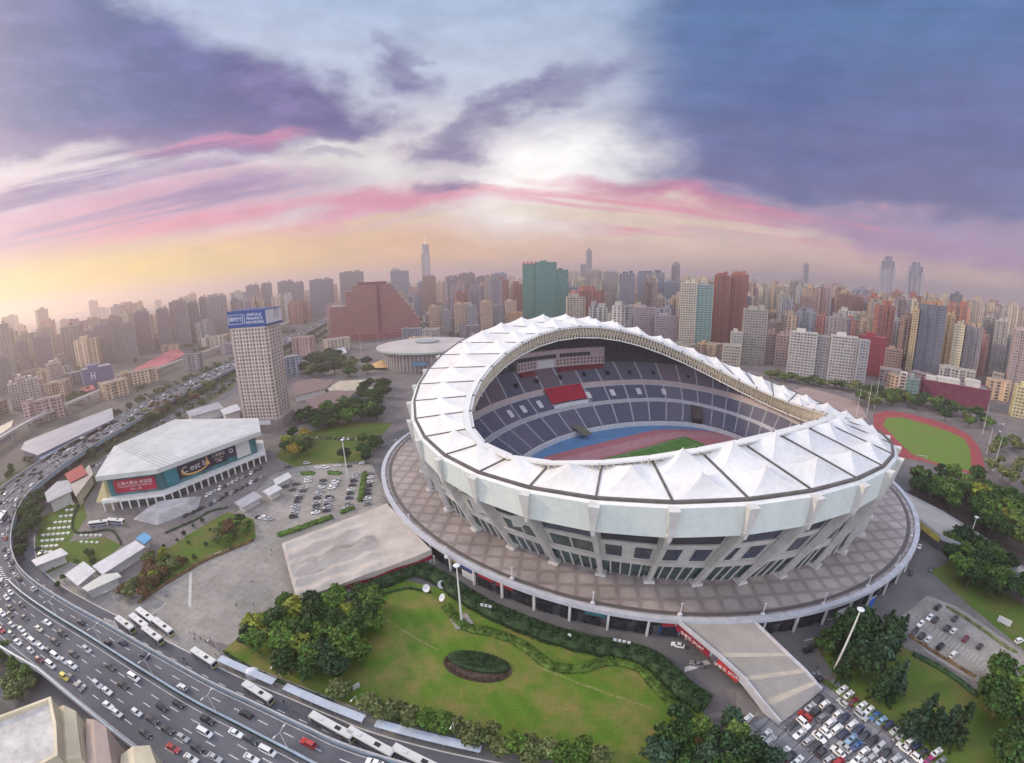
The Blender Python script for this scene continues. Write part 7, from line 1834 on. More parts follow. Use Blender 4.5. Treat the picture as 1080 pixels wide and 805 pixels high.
for kn, d in CARK.items():
    L, W, hz_, rz_ = d['L'] / 2, d['W'] / 2, d['hood'], d['roof']; b0, f0, b1, f1 = d['cab']
    body = MB()
    body.loft([sec(x, W * k, z0, z1, t) for x, k, z0, z1, t in ((-L, .82, .42, .80, .9), (-L + .12, .95, .30, hz_ * .97, .88), (-L + .6, 1.0, .24, hz_ * 1.0, .86), (b0 + .2, 1.0, .22, hz_, .86), (f0 - .1, 1.0, .22, hz_, .86), (L - .5, .98, .24, hz_ * .82, .86), (L - .1, .92, .30, hz_ * .70, .88), (L, .80, .38, hz_ * .60, .9))], 0, True, True)
    lo = lambda x, w: [(x, -w, hz_ - .03), (x, w, hz_ - .03)]
    tw = W * .70; mw = W * .86
    body.loft([[(b0, -mw, hz_ - .04), (b0, mw, hz_ - .04), (f0, mw, hz_ - .04), (f0, -mw, hz_ - .04)], [(b1, -tw, rz_ - .05), (b1, tw, rz_ - .05), (f1, tw, rz_ - .05), (f1, -tw, rz_ - .05)], [(b1 + .12, -tw * .9, rz_), (b1 + .12, tw * .9, rz_), (f1 - .12, tw * .9, rz_), (f1 - .12, -tw * .9, rz_)]], 0, True, True, flip=True)
    def pane(c, e=.02):   # panel from 4 corners, pulled towards its middle and pushed out
        c = [Vector(p) for p in c]; m_ = sum(c, Vector()) / 4; n_ = (c[1] - c[0]).cross(c[3] - c[0]).normalized()
        if n_.dot(m_ - Vector((-.3, 0, .6))) < 0: n_ = -n_; c = c[::-1]
        return [lerp(m_, p, .86) + n_ * e for p in c]
    z0, z1 = hz_ - .02, rz_ - .06
    panes = {'windscreen': [[(f0, -mw, z0), (f0, mw, z0), (f1, tw, z1), (f1, -tw, z1)]], 'rear_window': [[(b0, -mw, z0), (b0, mw, z0), (b1, tw, z1), (b1, -tw, z1)]], 'side_window': [[(b0, s * mw, z0), (f0, s * mw, z0), (f1, s * tw, z1), (b1, s * tw, z1)] for s in (-1, 1)]}
    parts = []
    for nm, ls in panes.items():
        for c in ls:
            mb = MB(); mb.add(pane(c), [(0, 1, 2, 3)]); parts.append((nm, mb, CGL))
    for sx in (-1, 1):
        for sy in (-1, 1):
            mb = MB(); mb.loft([[(sx * (L - .82) + .32 * math.cos(a), sy * W * k, .32 + .32 * math.sin(a)) for a in [i / 12 * 2 * PI for i in range(12)]] for k in (.80, 1.01)], 0, True, True); parts.append(('wheel', mb, TYRE))
    for sy in (-1, 1):
        mb = MB(); mb.box((L - .10, sy * W * .68, hz_ * .64), (.16, .36, .14)); parts.append(('headlight', mb, LAMPW))
        mb = MB(); mb.box((-L + .06, sy * W * .70, hz_ * .84), (.14, .32, .16)); parts.append(('taillight', mb, LAMPR))
    far = MB(); far.v = list(body.v); far.f = list(body.f); far.m = [0] * len(body.f)
    for nm, mb, mm in parts:
        k = 1 if 'wind' in nm else 2
        if nm in ('headlight', 'taillight'): continue
        b_ = len(far.v); far.v += mb.v; far.f += [tuple(b_ + i for i in f) for f in mb.f]; far.m += [k] * len(mb.f)
    bo = body.build('body', PAINT); fo_ = far.build('car', [PAINT, CGL, TYRE]); po = [(nm, mb.build(nm, mm).data) for nm, mb, mm in parts]
    CARM[kn] = (bo.data, po, fo_.data)
    for o in [o for o in C.objects if o.type == 'MESH' and o.data in [bo.data, fo_.data] + [q for _, q in po]]: bpy.data.objects.remove(o)
CCOL = {'white': (.72, .72, .72), 'silver': (.42, .43, .45), 'grey': (.19, .195, .205), 'dark': (.035, .036, .042), 'black': (.014, .014, .016), 'navy': (.022, .03, .075), 'red': (.36, .018, .02), 'maroon': (.16, .018, .03), 'blue': (.05, .12, .30), 'pale blue': (.22, .36, .50), 'yellow': (.58, .46, .03), 'cream': (.60, .55, .42), 'magenta': (.32, .02, .14)}
NCAR = 0
def car(p, hd, colr, label, group, kind=None, z=None):
    global NCAR
    NCAR += 1
    rg = random.Random(int(p.x * 97 + p.y * 131)); kind = kind or rg.choice(('sedan', 'sedan', 'sedan', 'hatchback', 'offroader'))
    c = CCOL[colr]; f = rg.uniform(.88, 1.1); c = (min(.8, c[0] * f), min(.8, c[1] * f), min(.8, c[2] * f), 1)
    if math.hypot(p.x, p.y) < 245:
        r_ = empty('car', p, hd, label, 'car', group); bm_, ps, _ = CARM[kind]
        o = bpy.data.objects.new('body', bm_); C.objects.link(o); o.parent = r_; o.color = c
        for nm, me in ps:
            q = bpy.data.objects.new(nm, me); C.objects.link(q); q.parent = r_
    else:
        r_ = bpy.data.objects.new('car', CARM[kind][2]); C.objects.link(r_); r_.location = p; r_.rotation_euler = (0, 0, hd); r_.color = c; prop(r_, label, 'car', group)
    return r_
def pxdir(x, y, dx, dy, z=0):
    d = G(x + dx, y + dy, z) - G(x - dx, y - dy, z); return math.atan2(d.y, d.x)
def xy4(l, ox, oy, k): return [(ox + x / k, oy + y / k, c) for x, y, c in l]
# --- elevated road: read off the photo, sorted into lanes by their distance from the screen
W_, S_, D_, K_, N_, G_ = 'white', 'silver', 'dark', 'black', 'navy', 'grey'
near = xy4([(45, 80, W_), (30, 56, G_), (45, 142, D_), (90, 130, D_), (10, 168, W_), (105, 185, D_), (200, 205, W_), (165, 232, 'cream'), (50, 215, S_), (90, 234, W_), (5, 236, 'red'), (262, 252, D_), (235, 288, D_), (142, 288, S_), (48, 255, G_), (75, 288, W_), (130, 325, S_), (165, 362, 'maroon'), (207, 335, W_), (245, 360, W_), (215, 384, W_), (310, 338, D_), (367, 320, S_), (465, 392, D_), (298, 393, N_), (330, 418, W_), (273, 435, 'yellow'), (380, 450, S_), (332, 480, G_), (430, 480, W_), (397, 512, N_), (480, 517, S_), (440, 543, S_), (525, 547, W_), (490, 580, W_), (577, 585, W_), (533, 617, W_), (565, 437, W_), (518, 470, K_), (640, 615, D_), (610, 672, D_), (705, 657, D_), (682, 562, K_), (753, 550, K_), (772, 692, S_), (830, 735, D_), (875, 617, K_), (865, 670, W_), (995, 672, W_), (905, 775, S_), (805, 778, W_), (730, 735, 'red'), (1060, 778, W_), (340, 203, D_), (478, 305, D_), (515, 290, N_), (607, 345, N_), (768, 478, W_), (1035, 590, K_), (142, 62, S_), (80, 18, D_)], 0, 605, 4) + xy4([(50, 748, W_), (220, 715, 'red'), (505, 787, W_), (-20, 700, D_)], 270, 605, 4) + [(3, 608, W_), (11, 585, S_), (4, 580, D_), (22, 592, D_), (7, 630, W_), (2, 645, S_), (10, 648, D_), (6, 520, W_), (5, 548, D_), (8, 559, S_), (3, 566, W_)]
rs2 = random.Random(12)
lanes = {}
LN = [(3.5, 'between green barrier and pale screen'), (10.4, 'in the lane beside the green barrier'), (13.9, 'in the second lane from the barrier'), (17.4, 'in the middle lane of the carriageway'), (21, 'in the second lane from the parapet'), (24.9, 'in the lane beside the grey parapet')]
for x, y, c in near:
    s_, o_, h = road_at(G(x, y, ROADZ + .7))
    k = min(range(6), key=lambda i: abs(LN[i][0] - o_)); o_ = max(1.6, min(26, o_))
    if k > 0: o_ = max(9.6, o_)
    elif o_ > 6.3: o_ = 6.2
    lanes.setdefault(k, []).append([s_, o_, c])
for k in range(6):      # the jam further on round the bend
    s_ = 232.0
    while s_ < 330:
        if k < 2 and rs2.random() < .45: s_ += 9; 
        lanes.setdefault(k, []).append([s_ + rs2.uniform(-1, 1), LN[k][0] + (s_ - 232) / 98 * k * .8 + rs2.uniform(-.3, .3), rs2.choice((W_, W_, S_, S_, D_, K_, N_, G_, W_, 'red'))]); s_ += rs2.uniform(8.5, 15)
for k, L in lanes.items():
    L.sort(); last = -99; i = 0
    for s_, o_, c in L:
        if s_ < last + 5.4: s_ = last + 5.4
        last = s_
        p, h = at_s(s_, o_, ROADZ + .01); fl = PI if k > 0 else 0
        car(p, h + fl + rs2.uniform(-.02, .02), c, f"{c} car, {ordinal(i)} from the lower end {LN[k][1]}", 'cars on the elevated road', 'van' if (c == W_ and rs2.random() < .12) else None); i += 1
# far traffic beyond the bend, too small and too many to tell apart
mb = MB()
for k in range(8):
    s_ = 335.0
    while s_ < 1500:
        p, h = at_s(s_, 2.5 + k * 3.8 + rs2.uniform(-.4, .4), ROADZ + .02); v = rs2.choice((0, 0, 1, 1, 2, 2, 2))
        mb.box((p.x, p.y, p.z + .5), (4.4, 1.75, .75), v, h); mb.box((p.x - .2 * math.cos(h), p.y - .2 * math.sin(h), p.z + 1.12), (2.4, 1.5, .52), v if rs2.random() < .6 else 2, h, .8)
        s_ += rs2.uniform(10, 26)
for k in (43.5, 46.5, 49.5, -15, -18.5, -22):
    s_ = 350.0
    while s_ < 1200:
        p, h = at_s(s_, k, .06); v = rs2.choice((0, 0, 1, 2, 2)); mb.box((p.x, p.y, .55), (4.4, 1.75, .8), v, h); mb.box((p.x, p.y, 1.2), (2.4, 1.5, .5), 2, h, .8); s_ += rs2.uniform(12, 34)
for (x0, y0, x1, y1, n_) in ((150, 470, 225, 440, 10), (300, 388, 330, 372, 16), (318, 366, 352, 372, 14), (300, 380, 316, 368, 9), (1048, 470, 1062, 440, 8)):
    for i in range(n_):
        p = G(lerp(x0, x1, i / n_), lerp(y0, y1, i / n_), .1); h = pxdir(lerp(x0, x1, i / n_), lerp(y0, y1, i / n_), (x1 - x0) / 20, (y1 - y0) / 20); v = rs2.choice((0, 0, 1, 2)); mb.box((p.x, p.y, .6), (4.4, 1.75, .8), v, h); mb.box((p.x, p.y, 1.25), (2.4, 1.5, .5), 2, h, .8)
o = mb.build('far_traffic', [mat('far_car_white', (.66, .66, .66), .4), mat('far_car_grey', (.28, .28, .30), .4), mat('far_car_dark', (.03, .03, .035), .4)]); prop(o, 'dense far traffic on the road beyond the bend', 'traffic', None, 'stuff')
# --- parked rows
def row(cars, axis, where, group, z=.05, end='left', key=None):
    cars = sorted(cars, key=key or (lambda q: q[0] if end in ('left',) else q[1]))
    for i, (x, y, c) in enumerate(cars):
        p = G(x, y, z + .7); p.z = z; h = pxdir(x, y, *axis, z=z)
        car(p, h + (PI if rs2.random() < .35 else 0) + rs2.uniform(-.03, .03), c, f"{c} car, {ordinal(i)} from the {end} {where}", group)
def cc(l): return xy4(l, 760, 700, 4.32)
GC = 'cars in the corner car park'
row(cc([(555, 118, W_), (585, 140, W_), (605, 170, 'maroon'), (645, 190, W_), (675, 212, W_), (703, 238, 'blue'), (735, 258, 'pale blue'), (765, 280, N_), (795, 303, S_), (825, 325, S_), (865, 352, W_), (890, 378, N_), (920, 405, D_), (955, 432, 'magenta'), (985, 402, W_), (1003, 446, G_)]), (2.2, -1.7), 'in the row beside the clipped strip', GC)
row(cc([(555, 178, S_), (640, 234, S_), (835, 382, W_), (895, 428, W_)]), (2, 1.6), 'double-parked in front of the first row', GC)
row(cc([(445, 160, D_), (475, 183, W_), (500, 207, D_), (535, 228, W_), (560, 250, N_), (600, 278, W_), (625, 305, N_), (655, 330, D_), (690, 352, K_), (722, 380, S_), (757, 405, D_), (797, 435, S_), (830, 462, W_), (866, 490, D_)]), (2.2, -1.8), 'in the second row below the strip', GC)
row(cc([(410, 195, S_), (437, 218, D_), (465, 243, G_), (500, 268, W_), (530, 297, W_), (560, 320, N_), (595, 343, 'pale blue'), (622, 370, 'blue'), (655, 398, W_), (690, 425, S_), (725, 448, W_), (760, 474, D_)]), (2.2, -1.8), 'in the third row below the strip', GC)
row(cc([(385, 240, 'red'), (378, 270, W_), (480, 312, W_), (450, 334, W_), (565, 380, S_), (535, 400, W_)]), (2, 1.7), 'double-parked across the aisle', GC)
row(cc([(325, 280, D_), (360, 318, W_), (400, 350, S_), (430, 378, D_), (462, 402, D_), (495, 435, S_), (535, 448, 'red'), (565, 476, W_)]), (2.2, -1.7), 'in the fourth row, by the stair ramp', GC)
row(cc([(205, 323, W_), (225, 350, S_), (290, 400, W_), (315, 424, D_), (125, 248, W_), (620, 437, W_), (645, 452, S_), (350, 442, W_)]), (2, -1.8), 'scattered left of the parked rows', GC)
def ur(l): return xy4(l, 810, 605, 4)
GU = 'cars in the upper right car park'
row(ur([(718, 140, D_), (683, 183, W_), (708, 193, D_), (645, 210, W_), (790, 188, D_), (757, 228, D_), (783, 240, W_), (620, 242, K_), (650, 260, D_), (677, 275, W_), (835, 272, 'maroon'), (728, 305, K_), (895, 305, D_), (782, 340, W_), (960, 352, W_)]), (2, -2), 'in the half-empty upper right car park', GU)
row(ur([(170, 322, K_), (185, 305, D_), (235, 295, S_), (285, 283, W_), (262, 200, G_), (1060, 282, W_), (195, 425, G_), (210, 450, D_)]), (3, -1), 'on the roads beside the white mast', 'cars on the roads by the white mast')
row(xy4([(700, 300, W_), (500, 385, W_)], 540, 605, 4)[:1] + [(682, 638, W_), (735, 700, G_)], (3, .8), 'under the deck edge near the stair ramp', 'vehicles near the stair ramp')
row(xy4([(640, 600, D_), (690, 720, D_), (605, 735, D_), (640, 625, W_)], 810, 420, 4), (1, -3), 'on the ring road right of the deck', 'cars on the ring road')
def cp(l): return xy4(l, 270, 460, 6.707)
pal = (W_, W_, S_, D_, K_, S_, N_, G_)
def colr_row(pts, where, n_=None):
    row(cp([(x, y, rs2.choice(pal)) for x, y in pts]), (3, -.5), where, 'cars in the car park left of the deck', .03, 'top')
colr_row([(368, 300), (365, 318), (338, 365), (332, 385), (305, 415), (300, 437), (292, 460), (275, 495), (272, 515), (272, 540), (265, 568)], 'of the first car column by the shed')
colr_row([(285, 338), (258, 378), (205, 355)], 'of the loose cars by the white shed')
colr_row([(475, 312), (470, 335), (462, 360), (450, 388), (440, 412), (432, 435), (428, 470), (425, 490), (424, 512), (420, 538)], 'of the second car column')
colr_row([(575, 308), (560, 325), (545, 345), (535, 365), (520, 430), (512, 450), (506, 485), (503, 505), (498, 525)], 'of the third car column')
colr_row([(715, 262), (705, 285), (692, 315), (682, 345), (672, 375), (668, 402), (660, 435), (655, 478), (643, 502), (630, 525)], 'of the column left of the green strip')
colr_row([(815, 262), (808, 290), (800, 322), (794, 350), (790, 378), (788, 405), (787, 440), (785, 478)], 'of the column right of the green strip')
row(cp([(435, 222, W_), (490, 220, W_), (580, 206, W_), (655, 212, D_), (750, 188, W_), (225, 215, D_), (360, 190, S_), (20, 570, D_), (45, 575, W_), (65, 580, W_), (88, 586, S_)]), (3, -.3), 'along the top of the car park', 'cars along the top of the car park', .03)
def ar(a, b, n_, where, axis=(1.4, -2.2)):
    row([(lerp(a[0], b[0], (i + rs2.uniform(-.12, .12)) / (n_ - 1)), lerp(a[1], b[1], i / (n_ - 1)), rs2.choice((W_, S_, D_, K_, N_, D_, 'red' if i == 5 else S_))) for i in range(n_)], axis, where, 'cars in front of the arena', .03)
ar((218, 522), (274, 494), 13, 'in the row below the arena terrace'); ar((222, 531), (276, 503), 11, 'in the second row before the arena')
ar((196, 543), (212, 536), 3, 'below the arena stairs', (2, -1.2)); ar((330, 461), (376, 463), 11, 'in the row under the dark grove', (.4, -1)); ar((398, 460), (418, 465), 2, 'on the road left of the deck', (1, .2))
ar((40, 578), (58, 596), 5, 'beside the garden by the road bend', (2, -1))
# --- buses
BUSW = mat('bus_white', (.66, .66, .64), .4, var=.05); BUSB = mat('bus_blue', (.03, .05, .22), .35); BUSG = mat('bus_lime', (.45, .50, .12), .4); BUSO = mat('bus_orange', (.50, .20, .05), .4)
def bus_proto():
    L, W = 6.0, 1.27; out = []
    mb = MB(); mb.loft([[(x, -W * k, z0), (x, W * k, z0), (x, W * k, z1 - .25), (x, W * .9 * k, z1), (x, -W * .9 * k, z1), (x, -W * k, z1 - .25)] for x, k, z0, z1 in ((-L, .96, .45, 2.95), (-L + .15, 1, .35, 3.05), (L - .25, 1, .35, 3.05), (L, .95, .45, 2.85))], 0, True, True); out.append(('body', mb, BUSW))
    for s in (-1, 1):
        mb = MB(); mb.add([(-L + .5, s * (W + .01), 1.35), (L - .6, s * (W + .01), 1.35), (L - .6, s * (W + .01), 2.45), (-L + .5, s * (W + .01), 2.45)], [(0, 1, 2, 3)]); out.append(('side_window', mb, CGL))
        mb = MB(); mb.add([(-L + .2, s * (W + .012), .5), (L - .4, s * (W + .012), .5), (L - .4, s * (W + .012), 1.1), (-L + .2, s * (W + .012), 1.1)], [(0, 1, 2, 3)]); out.append(('side_stripe', mb, BUSB))
    mb = MB(); mb.add([(L + .015, -W * .86, 1.2), (L + .015, W * .86, 1.2), (L - .02 + .04, W * .84, 2.55), (L + .02, -W * .84, 2.55)], [(0, 1, 2, 3)]); out.append(('windscreen', mb, CGL))
    mb = MB(); mb.box((L + .005, 0, .82), (.06, W * 1.8, .55)); out.append(('front_panel', mb, BUSG))
    mb = MB(); mb.add([(-L - .015, -W * .8, 1.5), (-L - .015, W * .8, 1.5), (-L - .015, W * .8, 2.5), (-L - .015, -W * .8, 2.5)], [(3, 2, 1, 0)]); out.append(('rear_window', mb, CGL))
    for x in (-3.0, 2.0): mb = MB(); mb.box((x, 0, 3.14), (1.5, 1.2, .22), top=.9); out.append(('roof_unit', mb, TRIM if x > 0 else WSEAT))
    for x in (-3.4, 3.6):
        for s in (-1, 1):
            mb = MB(); mb.loft([[(x + .48 * math.cos(a), s * W * k, .48 + .48 * math.sin(a)) for a in [i / 12 * 2 * PI for i in range(12)]] for k in (.8, 1.02)], 0, True, True); out.append(('wheel', mb, TYRE))
    res = []
    for nm, mb, mm in out: o = mb.build(nm, mm); res.append((nm, o.data)); bpy.data.objects.remove(o)
    return res
BUSP = bus_proto()
def bus(x, y, axis, label, z=.06, flip=False, group='buses along the bus lane and plaza', L=1.0):
    p = G(x, y, z + 1.6); p.z = z; r_ = empty('bus', p, pxdir(x, y, *axis, z=z) + (PI if flip else 0), label, 'bus', group); r_.scale = (L, 1, 1)
    for nm, me in BUSP: o = bpy.data.objects.new(nm, me); C.objects.link(o); o.parent = r_
RD = (4, 3)
bus(132, 659, RD, 'white bus at the left end of the parked plaza buses, by the zebra marks'); bus(147, 656.5, RD, 'blue-sided bus second from the left of the parked plaza buses'); bus(154, 650, RD, 'rear bus at the top of the parked plaza group'); bus(172, 661.5, RD, 'long bus at the right of the parked plaza group'); bus(161, 670, RD, 'lime-fronted bus in front of the parked plaza group')
bus(215, 694, (4, 2.6), 'bus standing by the crowd at the bus stop'); bus(272, 731, (4, 2.5), 'bus in the bus lane below the lawn grove'); bus(350, 767, (4, 2.2), 'first of the two long buses nose to tail in the bus lane', L=1.25); bus(391, 784, (4, 2.2), 'second of the two long buses nose to tail in the bus lane', L=1.25); bus(440, 802, (4, 2.0), 'bus at the lower edge of the photo', L=1.2)
bus(134, 779, (4, 3), 'white bus on the lower road beneath the elevated road', .06); bus(3, 545, (2, -3), 'bus in the jam at the left edge, on the bend', ROADZ + .02)
bus(104, 552, (4, -.5), 'coach parked below the red banner, left one', .05); bus(122, 550, (4, .3), 'coach parked below the red banner, right one', .05)
# blue lorry under the deck edge
p = G(705, 668, 0); r_ = empty('lorry', p, pxdir(705, 668, 3, .3), 'blue box lorry parked under the deck beside the stair ramp', 'lorry')
mb = MB(); mb.box((-.8, 0, 2.1), (5.6, 2.4, 2.9)); mb.build('cargo_box', mat('lorry_blue', (.03, .09, .36), .5, var=.15), r_); mb = MB(); mb.box((2.9, 0, 1.5), (1.7, 2.2, 2.0), top=.85); mb.build('cab', mat('lorry_cab', (.25, .40, .55), .4), r_)
for x in (-2.6, 2.6):
    for s in (-1, 1): mb = MB(); mb.loft([[(x + .48 * math.cos(a), s * k, .48 + .48 * math.sin(a)) for a in [i / 12 * 2 * PI for i in range(12)]] for k in (.8, 1.15)], 0, True, True); mb.build('wheel', TYRE, r_)
# ================================================================== masts, lamps, dishes, boards, people
def mast(name, base, top, label, cat, head=True, plinth=False, r=.42, z0=0.0):
    p = G(base[0], base[1], z0); d = math.hypot(p.x, p.y); h = max(5, height_at(top[0], top[1], d) - z0)
    r_ = empty(name, p, 0, label, cat); mb = MB(); mb.tube([(0, 0, 0), (0, 0, h * .5), (0, 0, h)], [r, r * .8, r * .5], 10); mb.build('pole', STEEL_W, r_)
    if head:
        mb = MB(); mb.loft([[(a * math.cos(t), a * math.sin(t), z) for t in [i / 14 * 2 * PI for i in range(14)]] for a, z in ((.4, h - .3), (1.05, h), (1.2, h + .3), (.8, h + .5))], 0, True, True); mb.build('lamp_head', WSEAT, r_)
        for k in range(6):
            mb = MB(); a = k / 6 * 2 * PI; mb.box((1.15 * math.cos(a), 1.15 * math.sin(a), h + .1), (.5, .5, .4), rz=a); mb.build('floodlight', GLASS, r_)
    if plinth: mb = MB(); mb.box((0, 0, .25), (6.5, 6.0, .5), rz=.5); mb.box((0, 0, .6), (2, 2, .5), rz=.5); mb.build('plinth', PAVE, r_)
    return r_
mast('light_mast', (487, 656), (482, 597), 'white light mast standing on a pale plinth in the lawn', 'light mast', True, True)
mast('light_mast', (880, 706), (899, 640), 'tall white light mast leaning over the conifers beside the ring road', 'light mast')
mast('light_mast', (367, 505), (364, 464), 'white light mast at the head of the car park', 'light mast', True, False, .35)
mast('light_mast', (1022, 568), (1027, 545), 'white light mast beside the long ramp on the right', 'light mast', True, False, .35)
for i, (b, t, lb) in enumerate((((914, 437), (917, 403), 'pale floodlight pole left of the practice track'), ((922, 432), (926, 400), 'second floodlight pole left of the practice track'), ((903, 440), (905, 408), 'thin pole between the roof tip and the practice track'), ((1036, 458), (1041, 426), 'thin pole above the far bend of the practice track'), ((1040, 480), (1045, 451), 'pole at the right bend of the practice track'), ((1047, 497), (1054, 458), 'tall pole right of the practice pitch'), ((381, 374), (380, 351), 'grey pole in front of the maroon hotel'), ((399, 366), (398, 352), 'short pole beside the round hall'))):
    mast('floodlight_pole', b, t, lb, 'pole', False, False, .22)
for i, (x, y, lb) in enumerate(((432, 553, 'by the wavy roof corner'), (471, 588, 'above the top of the lawn hedge'), (540, 611, 'above the shop signs'), (625, 637, 'above the yellow shop'), (717, 649, 'at the left corner of the stair ramp'), (804, 649, 'at the right corner of the stair ramp'), (868, 638, 'left of the blue deck banner'), (915, 619, 'at the blue deck banner'), (945, 598, 'on the right curve of the deck'), (961, 566, 'near the mouth of the long ramp'))):
    p = G(x, y, DZ); r_ = empty('deck_lamp', p, 0, f'white lamp post on the deck edge {lb}', 'lamp post', 'white lamp posts along the deck edge'); mb = MB(); mb.tube([(0, 0, 0), (0, 0, 5.2)], .16, 7); mb.build('post', WSEAT, r_); mb = MB(); mb.loft([[(a * math.cos(t), a * math.sin(t), z) for t in [i / 10 * 6.2832 for i in range(10)]] for a, z in ((.9, 0.01), (.8, .8), (.3, 1.0))], 0, True, True); mb.build('base', WSEAT, r_); mb = MB(); mb.box((0, 0, 5.3), (.9, .35, .18)); mb.build('lamp_head', WSEAT, r_)
for i, s0 in enumerate((40, 66, 92, 120, 150, 182, 214)):
    p, h = at_s(s0, 7.6, ROADZ + 1.0); r_ = empty('street_lamp', p, h, f'thin twin-arm lamp on the green barrier, {ordinal(i)} from the lower end', 'street lamp', 'lamps on the green barrier'); mb = MB(); mb.tube([(0, 0, 0), (0, 0, 8)], [.11, .07], 6); mb.build('post', STEEL_W, r_)
    for s in (-1, 1): mb = MB(); mb.tube([(0, 0, 7.9), (0, s * 1.6, 8.5)], .05, 5); mb.box((0, s * 1.9, 8.5), (.3, .9, .14)); mb.build('lamp_arm', STEEL_W, r_)
for i, s0 in enumerate((30, 60, 88, 116, 146, 176)):
    p, h = at_s(s0, -14.5, .05); r_ = empty('street_lamp', p, h, f'single-arm lamp on the footway, {ordinal(i)} from the lower end', 'street lamp', 'lamps on the footway'); mb = MB(); mb.tube([(0, 0, 0), (0, 0, 8)], [.10, .06], 6); mb.build('post', STEEL_W, r_); mb = MB(); mb.tube([(0, 0, 7.9), (0, 1.8, 8.3)], .05, 5); mb.box((0, 2.0, 8.3), (.3, .8, .14)); mb.build('lamp_arm', STEEL_W, r_)
# satellite dishes at the top of the lawn
for (x, y, a, lb) in ((450.5, 625, -1.9, 'white dish at the top of the lawn, left one of three'), (466, 621, -1.2, 'white dish at the top of the lawn, uppermost of three'), (467.5, 635, -2.6, 'white dish at the top of the lawn, lowest of three')):
    r_ = empty('satellite_dish', G(x, y, .03), a, lb, 'satellite dish', 'three white dishes at the top of the lawn'); mb = MB(); mb.tube([(0, 0, 0), (0, 0, 1.6)], .14, 7); mb.build('post', STEEL_W, r_)
    mb = MB(); rg = []
    for k in range(6):
        q = k / 5; rg.append([Vector((.55 * q * q * 1.0 - .1, 1.55 * q * math.cos(t), 1.55 * q * math.sin(t))) for t in [i / 20 * 2 * PI for i in range(20)]])
    mt = Matrix.Rotation(-.75, 3, 'Y'); rg = [[tuple(mt @ v_ + Vector((0, 0, 2.1))) for v_ in r] for r in rg]; mb.loft(rg, 0, True); mb.build('dish', WSEAT, r_)
    mb = MB(); mb.tube([mt @ Vector((0, 0, 0)) + Vector((0, 0, 2.1)), mt @ Vector((1.2, 0, 0)) + Vector((0, 0, 2.1))], .06, 5); mb.build('feed_horn', TRIM, r_)
def board(x, y, w_, h_, z, m, label, name='sign_board', ax=(3, .5), cat='sign', posts=True):
    p = G(x, y, 0); r_ = empty(name, p, pxdir(x, y, *ax), label, cat); mb = MB(); mb.box((0, 0, z + h_ / 2), (w_, .16, h_)); mb.build('panel', m, r_)
    for s in (-1, 1): mb = MB(); mb.tube([(s * w_ * .35, .2, 0), (s * w_ * .35, .2, z + h_ * .8)], .08, 5); mb.build('post', STEEL_W, r_)
    return r_
board(325, 712, 3.4, 2.2, 1.2, WSEAT, 'small white board on the grass below the lawn grove', ax=(2.5, -1.5)); board(377, 728, 2.4, 1.8, 1.0, WSEAT, 'small white board in the trees at the foot of the lawn', ax=(2.5, -1.5)); board(1057, 660, 5.5, 2.6, 1.0, WSEAT, 'white board at the wood edge above the upper right car park', ax=(3, 1.5))
board(1047, 642 - 20, 5.0, 2.4, 2.5, mat('pale_blue_board', (.35, .50, .60), .5), 'pale blue board beside the long ramp at the right edge', ax=(3, 1))
board(1066, 602, 4.5, 2.2, 2.0, mat('pale_blue_board', (.35, .50, .60)), 'blue gantry sign at the end of the long ramp', ax=(3, 1))
p = G(916, 640, DZ - 3.6); r_ = empty('banner', p, pxdir(916, 640, 2, -1.4, DZ), 'blue banner hanging over the deck edge', 'banner'); mb = MB(); mb.box((0, -.5, 1.2), (4.2, .12, 6.6)); mb.build('cloth', mat('banner_blue', (.03, .10, .42), .6, var=.3, scale=.8), r_); mb = MB(); mb.tube([(-2.2, -.45, 4.6), (2.2, -.45, 4.6)], .08, 5); mb.build('rod', STEEL_W, r_)
# white letters laid on the hedge
for x, y, lb in ((655, 677, 'group of white letters set on the dark hedge'), (607, 672, 'single white plate set on the dark hedge'), (514, 640, 'white slanting plates on the hedge right of the mast')):
    r_ = empty('hedge_letters', G(x, y, 3.9), pxdir(x, y, 3, .6), lb, 'letters'); 
    for k in range(4 if x == 655 else 1 if x == 607 else 3): mb = MB(); mb.box((k * 1.5 - 2, 0, .35), (1.1, .3, 1.1)); mb.build('letter', WSEAT, r_)
